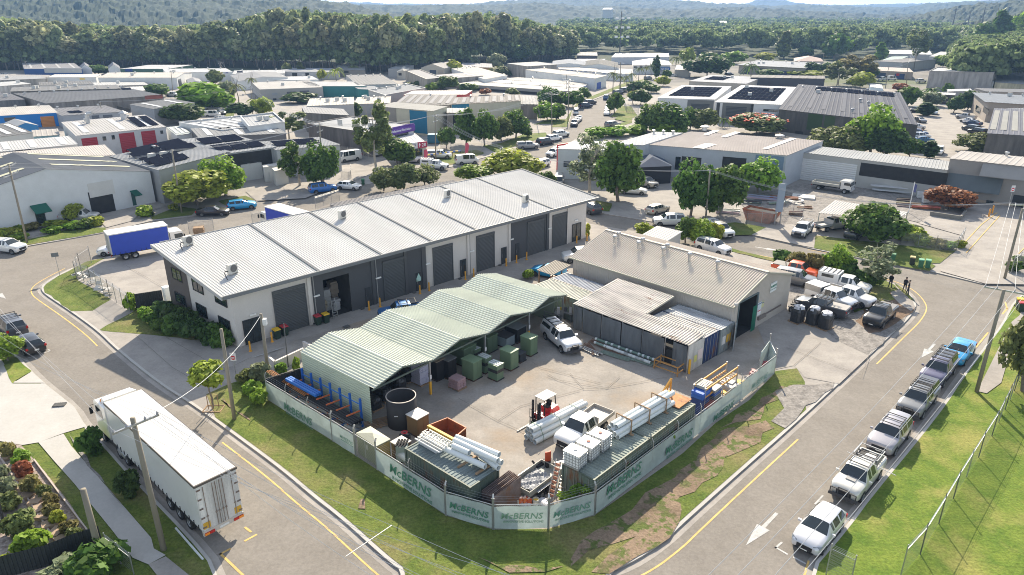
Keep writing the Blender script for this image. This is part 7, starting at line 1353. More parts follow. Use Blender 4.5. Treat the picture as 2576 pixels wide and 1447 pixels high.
bld('far bright white long shed beyond the storage rows','2',(2035,432),(2470,430),Cc=(2465,402),z=6,rc=(.60,.60,.60),wc=(.5,.52,.55),ribs=2)
bld('far dark-walled shed left of the bright long one','2',(1775,418),(1930,420),Cc=(1925,395),z=6,rc=(.3,.3,.3),wc=(.07,.07,.08))
bld('far strip of pale low roofs beneath the dark-walled shed','2',(1770,462),(1990,462),Cc=(1985,445),z=5,rc=(.5,.5,.5),wc=WHT)
bld('cream gable shed with two dark arched doors at the forest edge','2',(600,512),(775,516),Cc=(900,495),z=6,roof='gy',rise=2.0,rc=(.40,.38,.36),wc=(.44,.40,.33),feat=[('R','f','2',665,528,715,565,(.05,.06,.09)),('P','f','2',728,528,770,565,(.40,.34,.27))])
bld('grey shed at the forest edge left of the cream gable','2',(352,520),(470,522),Cc=(545,490),z=6,rc=(.28,.28,.28),wc=(.36,.35,.34),feat=[('O','f','2',420,528,470,560)])
bld('small cream gable shed beside the forest-edge grey one','2',(420,545),(505,545),Cc=(512,515),z=5,roof='gy',rise=.9,rc=(.5,.48,.43),wc=(.44,.42,.37),feat=[('O','f','2',430,550,455,570)])
bld('ochre and blue shed half hidden by trees at the forest edge','2',(905,505),(1140,510),Cc=(1130,478),z=5.5,rc=(.32,.32,.33),wc=(.33,.20,.08),feat=[('P','f','2',905,510,965,535,(.04,.13,.2))])
bld('dark low unit at the forest foot left of the far white shed','2',(-40,528),(180,530),Cc=(175,495),z=5,rc=(.25,.25,.25),wc=(.25,.23,.2),feat=[('O','f','2',20,535,55,550)])
bld('far blue-walled shed with a grey saw roof at upper left','1',(180,520),(620,520),Cc=(560,475),z=6,rc=(.26,.26,.27),wc=(.02,.07,.22),sky=4,skc=(.45,.45,.45),feat=[('P','f','1',330,515,620,550,(.45,.45,.43))])
for i,(x0,x1,y,lb,wc) in enumerate(((600,690,520,'far white gable house front right of the blue-walled shed',WHT),(815,905,518,'second far white gable front beside the big round tree',WHT))): bld(lb,'1',(x0,y),(x1,y),Cc=(x1-5,y-20),z=5,roof='gy',rise=2,rc=(.3,.3,.32),wc=wc)
bld('long low green-walled far shed at the forest foot','1',(905,520),(1260,520),Cc=(1450,490),z=5.5,rc=(.45,.45,.46),wc=(.05,.11,.08),ribs=2,feat=[('P','f','1',940,518,1000,540,(.02,.05,.2))])
bld('dark far carport strip below the forest at the far left','1',(-60,580),(350,585),Cc=(380,566),z=3.5,rc=(.3,.29,.28),wc=(.05,.05,.05))
bld('far pale wall units at the upper right of the left forest','1',(2150,540),(2560,545),Cc=(2500,515),z=5,rc=(.3,.31,.33),wc=(.42,.42,.42),ribs=3,feat=[('O','f','1',2200,550,2240,570),('O','f','1',2300,550,2330,570)])
bld('pale grey low unit behind the red gantry and weeping tree','2',(1632,1122),(2060,1135),D=(1760,1062),z=5.6,rc=(.50,.51,.51),wc=(.50,.53,.54),ribs=.5,feat=[('W','f','2',1675,1215,1750,1260)])
bld('pale flat roof joining the gantry unit to the big beige roof','2',(2050,1085),(2285,1095),Cc=(2572,1003),z=6,rc=(.48,.49,.50),wc=(.42,.44,.46),ribs=.5,vents=3)
bld('large pale blue-grey workshop with a broad beige roof and oval wall sign','3',('2',2283,1088),(785,1172),Cc=(1057,1062),z=5.8,rc=(.40,.36,.335),wc=(.40,.43,.47),ribs=.4,feat=[('O','f','3',-5,1178,132,1300),('O','f','3',303,1180,468,1310),('P','f','3',552,1165,752,1290,(.16,.23,.32)),('P','f','3',510,1300,760,1330,(.33,.40,.45)),('W','f','2',2520,1180,2550,1280)],sky=0)
for k,x0,y0,x1,y1,x2,y2,x3,y3 in (('3',75,1112,160,1120,258,1087,170,1080),('3',155,1012,190,1018,275,985,235,980),('3',290,1028,325,1035,435,998,395,992),('3',600,1118,640,1124,855,1045,815,1040)):
 m=M();P=[q(k,x,y,5.95) for x,y in ((x0,y0),(x1,y1),(x2,y2),(x3,y3))];o=P[0].copy();m.add([p-o for p in P],[(0,1,2,3)]);
 par_=[x_ for x_ in C.objects if str(x_.get('label','')).startswith('large pale blue-grey')][0];ob_=m.B('skylight',PL,par_,(.62,.62,.62));ob_.matrix_world=Matrix.Translation(o);
 ob_.location=(*[(o-par_.location).dot(v) for v in (VC((math.cos(par_.rotation_euler.z),math.sin(par_.rotation_euler.z),0)),VC((-math.sin(par_.rotation_euler.z),math.cos(par_.rotation_euler.z),0)))],o.z);ob_.rotation_euler=(0,0,-par_.rotation_euler.z)
whirly(q('3',165,972,5.9),'large white roof vent at the top left of the beige roof',.9,'large roof vents on the beige roof');whirly(q('3',730,1040,5.9),'large white roof vent at the top right of the beige roof',.9,'large roof vents on the beige roof')
bld('dark hip-roofed awning beside the beige-roofed workshop','2',(2235,1262),(2488,1252),Cc=(2420,1190),z=3.2,roof='hip',rise=1.3,rc=(.09,.11,.15),wc=(.025,.025,.03),nm='shed')
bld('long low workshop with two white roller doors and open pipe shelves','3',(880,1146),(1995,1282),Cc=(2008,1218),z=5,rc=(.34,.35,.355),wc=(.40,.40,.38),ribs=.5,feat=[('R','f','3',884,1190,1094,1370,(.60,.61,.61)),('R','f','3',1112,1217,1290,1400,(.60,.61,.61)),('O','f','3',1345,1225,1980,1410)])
bld('weathered grey corner workshop with dark awnings at the right edge','3',(2015,1195),(2760,1275),D=(2105,1138),z=6.6,rc=(.40,.38,.36),wc=(.27,.255,.24),wm='wall',vents=1,feat=[('A','f','3',2245,1310,2600,1265,(.3,.29,.28)),('A','f','3',1985,1400,2420,1350,(.13,.15,.16)),('O','f','6',2495,20,2572,150),('P','f','6',2100,40,2480,150,(.35,.28,.22)),('W','f','6',2290,60,2340,90)])
bld('large dark-walled warehouse with a slate roof and solar strip','3',(728,824),(1772,942),Cc=(1636,698),z=5.6,rc=(.075,.08,.10),wc=(.085,.08,.075),wm='wall_stained',sky=7,skc=(.11,.115,.135),ribs=1.2,vents=7,solar=[(.2,.93,.78,.95,14,2)],feat=[('P','f','3',950,855,1040,990,(.03,.06,.02)),('P','f','3',1075,870,1140,965,(.04,.07,.025)),('O','f','3',850,985,905,1030)],acs=1)
for i,(x,y) in enumerate(((1280,835),(1340,760),(1395,680),(1400,780),(1460,795))): whirly(q('3',x,y,6.1),['flue nearest the roof edge of the slate roof','second flue of the slate roof','tall flue by the solar strip','short flue right of the bent pipes','squat flue above the tall green tree'][i],.45,'flues on the slate roof')
bld('white workshop with a charcoal portal and a square solar field, right bay','3',(248,768),(742,790),Cc=(852,657),z=5.6,rc=(.60,.60,.60),wc=(.60,.61,.61),ribs=.5,acs=3,solar=[(.12,.86,.15,.88,9,5)],feat=[('P','f','3',303,775,508,960,(.15,.155,.15)),('R','f','3',330,800,475,880,(.05,.055,.06)),('O','f','3',330,880,475,960),('W','f','3',608,822,720,845),('P','f','3',258,775,270,900,(.05,.05,.05)),('P','f','3',515,785,525,880,(.05,.05,.05))])
bld('white workshop with a charcoal portal and a solar field, left bay','3',('2',2385,738),(242,750),Cc=(366,652),z=5.6,rc=(.60,.60,.60),wc=(.60,.61,.61),ribs=.5,acs=1,solar=[(.12,.86,.15,.88,9,5)],feat=[('P','f','3',38,752,222,900,(.15,.155,.15)),('R','f','3',62,780,196,860,(.05,.055,.06)),('O','f','3',62,860,196,900)])
bld('small white lean-to awning under the right portal','3',(615,890),(700,898),Cc=(705,862),z=3,rc=(.6,.6,.6),wc=(.3,.3,.3),nm='shed')
bld('pale flat roof with square hatches at the road bend','3',(50,612),(480,632),D=(205,566),z=5,rc=(.36,.37,.39),wc=(.36,.33,.28),acs=2,solar=[(.15,.5,.3,.8,3,2)])
bld('long black-walled shed with a grey roof behind the white workshops','3',(512,584),(1072,594),Cc=(1070,574),z=6,rc=(.22,.21,.2),wc=(.055,.055,.065),ribs=3)
bld('tan-walled workshop with several dark roller doors beyond the palm','3',(425,490),(925,514),Cc=(1030,476),z=6,rc=(.33,.345,.36),wc=(.36,.32,.26),acs=3,vents=5,over=.8,feat=[('R','f','3',470,510,500,560,(.05,.05,.08)),('W','f','3',580,515,640,530),('R','f','3',650,522,700,580,(.05,.05,.08)),('R','f','3',725,532,785,585,(.04,.05,.1)),('R','f','3',815,538,860,585,(.04,.05,.1))])
bld('pinkish hip roof behind the tan workshop','3',(845,462),(1060,464),Cc=(1040,440),z=5,roof='hip',rise=2,rc=(.45,.36,.32),wc=(.45,.42,.38))
bld('pale grey ribbed box shed before the tall gum on the right','3',(1440,462),(1662,472),Cc=(1912,448),z=7,rc=(.30,.29,.28),wc=(.38,.39,.38),ribs=1)
bld('cream shed with dark blue roller doors and a red mark','3',(1452,532),(1738,545),Cc=(1705,515),z=5,rc=(.45,.39,.35),wc=(.42,.35,.30),feat=[('R','f','3',1468,548,1525,590,(.04,.06,.11)),('R','f','3',1600,555,1665,610,(.03,.06,.16)),('S','f','3',1612,553,1632,572,(.5,.03,.04))])
bld('long bare concrete warehouse at the upper right with white roof rim','3',(1860,540),(2345,552),Cc=(2370,523),z=7,rc=(.52,.53,.55),wc=(.30,.28,.26),wm='wall_stained',par=.3)
bld('cream stained unit with a grey roof right of the long concrete warehouse','3',(2355,620),(2700,645),Cc=(2680,580),z=5.6,rc=(.28,.28,.29),wc=(.45,.40,.27),wm='wall_stained')
bld('white curved-front unit between concrete warehouse and cream unit','3',(2240,610),(2345,620),Cc=(2330,575),z=5.6,rc=(.45,.45,.45),wc=(.55,.55,.53))
bld('slate-blue roofed brick unit with deep eaves at the right car park','3',(2310,768),(2800,800),D=(2200,700),z=5.6,rc=(.20,.22,.25),wc=(.33,.29,.25),over=.9,acs=1,vents=2,feat=[('W','l','3',2215,790,2240,860),('O','l','3',2270,800,2300,870)])
bld('dark grey roofed low unit above the slate-blue one','3',(2290,690),(2700,700),D=(2200,665),z=5.6,rc=(.16,.165,.18),wc=(.3,.27,.24))
bld('brick unit with a wide veranda front lower right of the car park','3',(2420,870),(2700,860),Cc=(2700,810),z=5,rc=(.19,.2,.22),wc=(.35,.31,.26),feat=[('W','f','3',2440,890,2500,950)])
bld('dark slate-roofed warehouse with black stained wall at the right edge','3',(2298,1005),(2800,1035),Cc=(2750,835),z=6.2,rc=(.15,.155,.18),wc=(.09,.085,.08),wm='wall_stained',sky=6,skc=(.3,.3,.28))
bld('far white flat roofs at the top right','3',(1530,405),(1880,412),Cc=(1860,382),z=6,rc=(.58,.58,.58),wc=(.4,.4,.4),ribs=3)
bld('far pale shed right of the flat white roofs','3',(1858,425),(2085,440),Cc=(2150,402),z=6,rc=(.46,.46,.45),wc=(.45,.45,.45),ribs=2)
bld('far green-white low roof left of the pale far shed','3',(1505,452),(1640,450),Cc=(1700,425),z=5,rc=(.40,.47,.44),wc=WHT,ribs=2)
bld('small bright white box beside the dark fence at the slate roof','3',(1415,655),(1512,668),Cc=(1500,640),z=3,rc=(.6,.6,.6),wc=(.5,.6,.65),nm='shed')
bld('small grey shed at the left of the right-hand picture half','3',(-60,525),(48,530),Cc=(55,495),z=5,rc=(.4,.4,.4),wc=(.30,.28,.24))
bld('white covered walkway roof in the far car park','3',(1915,712),(2050,718),Cc=(2055,702),z=3,rc=(.5,.5,.5),wc=(.06,.05,.05),nm='shed')
bld('low pale roof behind the clipped round tree','3',(2000,690),(2180,685),Cc=(2170,670),z=3.2,rc=(.5,.5,.5),wc=(.3,.3,.3),nm='shed')
bld('narrow grey annex roof tucked behind the long unit block','5',(40,130),('2',965,1392),Cc=('2',835,1362),z=4.6,rc=(.26,.25,.245),wc=(.2,.2,.2),ribs=.4)
bld('white portable office beside the tan shed roof','5',(2268,328),(2450,372),Cc=(2560,300),z=2.9,rc=(.55,.54,.51),wc=(.45,.44,.41),nm='portable_office',ribs=.4)
cp=[q('6',*a,2.7) for a in ((1025,158),(1608,215),(1700,152),(1150,62))];fr=Fr(cp[0],cp[1]);r=th('carport','pale flat-roofed carport over two parked vehicles','carport',fr.o,fr.rz);lc=[fr.loc(p) for p in cp]
m=M();m.corr(*[(x,y,2.7) for x,y in lc],.35,.04);m.B('roof','sheet',r,(.50,.48,.46))
for x,y in ((.1,.1),(fr.L/2,.1),(fr.L-.1,.1),(lc[3][0],lc[3][1]-.1),(lc[2][0]-.1,lc[2][1]-.1)): m=M();m.bb(x-.06,x+.06,y-.06,y+.06,0,2.68);m.B('post','galv',r)
for i,(A,B,D,z,lb) in enumerate((((1815,1245),(1970,1225),(1780,1232),3.0,'largest white cold-store body under the solar workshop'),((1985,1262),(2100,1245),(1975,1245),2.8,'white cold-store body in the middle of the forecourt trio'),((2070,1290),(2165,1270),(2050,1268),2.8,'nearest white cold-store body beside the leafy tree'),((2030,1300),(2060,1295),(2010,1292),1.8,'short white box between the two cold-store bodies'))):
 bld(lb,'1',A,B,D=D,z=z,rc=(.62,.6,.56),wc=(.58,.58,.56),nm='cold_store_body',over=.02,ribs=2)
p=q('1',665,930,5.2);r=th('bent_flue','curved steel flue on the roof above the crimson doors','flue',p);m=M();P=[VC((0,0,-.4)),VC((0,0,1.6)),VC((.2,0,2.1)),VC((.7,0,2.3)),VC((1.3,0,2.25))]
for a,b in zip(P,P[1:]): m.tube(a,b,.45,None,12)
m.B('flue_pipe','galv',r)
p=q('1',935,895,5.4);r=th('roof_cowl','square white cowl on the roof right of the curved flue','cowl',p);m=M();m.bb(-.5,.5,-.5,.5,-.3,1.2);m.B('cowl_box',PL,r,(.5,.5,.5));m=M();m.add([(-.8,-.8,1.3),(.8,-.8,1.3),(.8,.8,1.3),(-.8,.8,1.3),(0,0,2.0)],[(0,1,4),(1,2,4),(2,3,4),(3,0,4)]);m.B('cowl_cap',PL,r,(.55,.55,.55))
for i,(x0,y0,x1,y1,z,c) in enumerate(((1430,1355,1700,1400,1.0,(.55,.56,.58)),(1570,1320,1880,1360,1.7,(.45,.46,.48)),(1440,1390,1720,1430,.4,(.5,.52,.53)),(1700,1400,1900,1430,.7,(.35,.36,.4)),(1430,1250,1560,1290,3.0,(.40,.2,.1)),(1600,1260,1980,1300,3.0,(.3,.26,.22)))):
 a=q('3',x0,y1,z);b=q('3',x1,y1+(x1-x0)*.09,z);g=M();d=(b-a);nn=VC((0,.12,0))
 for j in range(5): g.bar(nn*j*1.5,d+nn*j*1.5,.14,.12+.03*j)
 tag(g.B('pipe_stock',PL,None,c,False,a),['bright metal sections at waist height in the open shelves','metal sections on the upper pipe shelf','lowest bundle of bright metal sections','grey sections at the right end of the shelves','rusty goods on the top shelf at its left','brown goods along the top shelf'][i],'metal stock')
import numpy as np
def leafmat(name,tr=.42):
 m,n,l,p=nodes(name);o=n.new('ShaderNodeObjectInfo');g=n.new('ShaderNodeNewGeometry');z=n.new('ShaderNodeTexNoise');z.inputs['Scale'].default_value=.9;z.inputs['Detail'].default_value=3;l.new(g.outputs['Position'],z.inputs['Vector'])
 a=n.new('ShaderNodeMath');a.operation='MULTIPLY_ADD';l.new(g.outputs['Random Per Island'],a.inputs[0]);a.inputs[1].default_value=.7;a.inputs[2].default_value=.1
 b=n.new('ShaderNodeMath');b.operation='ADD';l.new(a.outputs[0],b.inputs[0]);l.new(z.outputs[0],b.inputs[1])
 h=n.new('ShaderNodeHueSaturation');l.new(o.outputs['Color'],h.inputs['Color']);r=n.new('ShaderNodeMapRange');l.new(o.outputs['Random'],r.inputs[0]);r.inputs[3].default_value=.485;r.inputs[4].default_value=.515;l.new(r.outputs[0],h.inputs['Hue'])
 s=n.new('ShaderNodeVectorMath');s.operation='SCALE';l.new(h.outputs[0],s.inputs[0]);l.new(b.outputs[0],s.inputs['Scale']);l.new(s.outputs[0],p.inputs['Base Color']);p.inputs['Roughness'].default_value=.6;p.inputs['Specular IOR Level'].default_value=.25
 t=n.new('ShaderNodeBsdfTranslucent');l.new(s.outputs[0],t.inputs[0]);m2=n.new('ShaderNodeMixShader');m2.inputs[0].default_value=tr;l.new(p.outputs[0],m2.inputs[1]);l.new(t.outputs[0],m2.inputs[2]);l.new(m2.outputs[0],n['Material Output'].inputs[0]);MT[name]=m
leafmat('leaves');mat('bark',(.20,.17,.14),rough=.9,noise=.3,scale=5);mat('bark_pale',(.42,.38,.32),rough=.9,noise=.3,scale=4)
def cloud(n,ls,seed,shape='round',clumps=14,cr=.34,flat=1.0):
 """leaf quads in a unit crown: x,y in -1..1, z 0..1"""
 r=np.random.RandomState(seed);c=[]
 while len(c)<clumps:
  p=r.uniform(-1,1,3);d=np.linalg.norm(p)
  if d>1 or d<.25: continue
  x,y,z=p
  if shape=='cone': f=(1-(z+1)/2)*.9+.1;x*=f;y*=f
  if shape=='col': x*=.8;y*=.8
  if shape=='gum' :
   if r.rand()<.3: continue
  c.append((x*(1-cr*.8),y*(1-cr*.8),(z*(1-cr*.6)+1)/2))
 c=np.array(c);rad=cr*r.uniform(.65,1.25,len(c));
 if shape=='cone': rad*=np.clip(1.3-c[:,2],.3,1.2)
 i=r.randint(0,len(c),n);d=r.normal(size=(n,3));d/=np.linalg.norm(d,axis=1)[:,None];rr=rad[i]*np.cbrt(r.uniform(.25,1,n))
 P=c[i]+d*rr[:,None]*np.array([1,1,.55*flat]);
 nrm=d+r.normal(size=(n,3))*.55+np.array([0,0,.35]);nrm/=np.linalg.norm(nrm,axis=1)[:,None]
 u=np.cross(nrm,r.normal(size=(n,3)));u/=np.linalg.norm(u,axis=1)[:,None];v=np.cross(nrm,u);s=ls*r.uniform(.6,1.3,n)[:,None]
 return P,u*s,v*s*.75
def cloudmesh(name,P,U,V,sx=1,sz=1):
 n=len(P);S3=np.array([sx,sx,sz]);vs=np.empty((n,4,3));Q=P*S3;vs[:,0]=Q-U-V;vs[:,1]=Q+U-V;vs[:,2]=Q+U+V;vs[:,3]=Q-U+V
 return rawmesh(name,vs.reshape(-1,3))
def rawmesh(name,vs,mt='leaves'):
 me=bpy.data.meshes.new(name);nv=len(vs);n=nv//4;me.vertices.add(nv);me.vertices.foreach_set('co',vs.astype('f').ravel());me.loops.add(nv);me.loops.foreach_set('vertex_index',np.arange(nv,dtype='i'));me.polygons.add(n);me.polygons.foreach_set('loop_start',np.arange(0,nv,4,dtype='i'));me.polygons.foreach_set('loop_total',np.full(n,4,'i'));me.update(calc_edges=True);me.materials.append(MT[mt]);return me
TP={}
def proto(key,shape,n,ls,R_,Hc,clumps,cr,seed=1,flat=1):
 o=[]
 for k in range(2): P,U,V=cloud(n,ls,seed+k*31,shape,clumps,cr,flat);o.append(cloudmesh(key+'_crown',P,U,V,R_,Hc))
 TP[key]=(o,R_,Hc)
proto('round','round',4200,.21,3,5,26,.40);proto('far','round',1100,.40,3,5,18,.42,5);proto('gum','gum',2200,.20,3,7,26,.24,9);proto('weep','gum',1500,.17,3,7,30,.2,12)
proto('cone','cone',1100,.32,2,8,24,.3,3);proto('col','col',1100,.28,1.3,7,18,.4,4);proto('bush','round',900,.13,1,1.3,12,.42,6);proto('forest','gum',620,.75,5,10,22,.33,21,.8);proto('grassy','round',500,.07,.8,.8,9,.4,8)
TP['stem']=TP['far']
TR_=M().tube((0,0,0),(0,0,1),.055,.03,8);TRM=bpy.data.meshes.new('trunk');
def trunkmesh(nm,limbs,seed,mt='bark'):
 m=M();r=random.Random(seed);P=[VC((0,0,0))]
 for i in range(1,4): P.append(VC((r.uniform(-.04,.04),r.uniform(-.04,.04),i/3*.62)))
 for i in range(3): m.tube(P[i],P[i+1],.035-.006*i,.029-.006*i,7)
 for i in range(limbs):
  a=i*2.4+r.uniform(-.3,.3);b=P[2].lerp(P[3],r.uniform(.0,1));e=b+VC((math.cos(a)*.17,math.sin(a)*.17,r.uniform(.16,.3)));m.tube(b,e,.015,.007,5);m.tube(e,e+VC((math.cos(a)*.07,math.sin(a)*.07,.12)),.007,.003,4)
 me=bpy.data.meshes.new(nm);me.from_pydata(m.v,[],m.f);me.materials.append(MT[mt]);return me
TK=[trunkmesh('trunk',6,s) for s in (1,2)];TKP=[trunkmesh('trunk',7,s,'bark_pale') for s in (3,4)]
def palmmesh():
 m=M();r=random.Random(3)
 for i in range(16):
  a=i*2.399;up=r.uniform(.1,1.0);prev=VC((0,0,0));d=VC((math.cos(a),math.sin(a),0));s=VC((-math.sin(a),math.cos(a),0))
  for j in range(1,6):
   t=j/5;p=d*(2.1*t)+VC((0,0,up*2*t-2.2*t*t));w=.28*(1-t*.7);m.add([prev-s*w+VC((0,0,-.12)),prev,p,p-s*w+VC((0,0,-.12))],[(0,1,2,3)]);m.add([prev,prev+s*w+VC((0,0,-.12)),p+s*w+VC((0,0,-.12)),p],[(0,1,2,3)]);prev=p
 me=bpy.data.meshes.new('palm_crown');me.from_pydata(m.v,[],m.f);me.materials.append(MT['leaves']);return me
PALM=palmmesh()
DG_=(.075,.13,.035);MG=(.11,.19,.035);LG=(.22,.35,.04);YG=(.33,.38,.05);OL=(.19,.225,.075);BG=(.25,.22,.08);GG=(.24,.28,.16);RDL=(.30,.12,.05)
TCOL=dict(d=DG_,m=MG,l=LG,y=YG,o=OL,b=BG,g=GG,r=RDL)
tcount=[0]
def tree(kind,k,bx,by,topx_y,wpx,c,lb,grp='trees of the estate',kt=None,nm=None,pale=False,cb=None):
 """base point, top y (same tile unless kt), crown width in tile units"""
 b=q(k,bx,by);topy=topx_y;ht=max(1.0,hat(b,ray(kt or k,bx,topy)));dist=VC((b.x,b.y,H)).length;wm=1.22*wpx*.33385*dist/F*(1 if k!='v' else 3);tcount[0]+=1;i=tcount[0]
 col=TCOL[c];nm=nm or dict(bush='shrub',palm='palm_tree',cone='conifer_tree',col='conifer_tree',grassy='grass_clump').get(kind,'tree')
 r=th(nm,lb,nm.replace('_',' ') if nm!='conifer_tree' else 'tree',b,(i*1.7)%6.28,grp)
 if kind=='palm':
  s=wm/4.2;o=ob('crown',PALM,r,col,(0,0,ht-.9*s));o.scale=(s,s,s);t=ob('trunk',TK[0],r,None);t.scale=(ht*.7,ht*.7,(ht-.8*s)/.62);return r
 ms,R_,Hc=TP[kind];low={'bush':.0,'grassy':0,'cone':.08,'col':.03,'gum':.2,'weep':.18,'stem':.52}.get(kind,.1) if cb is None else cb
 o=ob('crown',ms[i%2],r,col,(0,0,ht*low));ch=ht*(1-low);o.scale=(wm/2/R_,wm/2/R_,ch/Hc)
 if kind not in('bush','grassy'): t=ob('trunk',(TKP if pale or kind in('gum','weep') else TK)[i%2],r,None);t.scale=(ht*.9*min(1,wm/ht),ht*.9*min(1,wm/ht),ht*.98)
 return r
def T(s,**kw):
 for ln in s.strip().split('\n'):
  f=ln.split('|');kind,k,bx,by,ty,w_,c=f[0].split();kt=None
  if ':' in ty: kt,ty=ty.split(':')
  kw2=dict(kw)
  tree(kind,k,float(bx),float(by),float(ty),float(w_),c,f[1],kt=kt,**kw2)
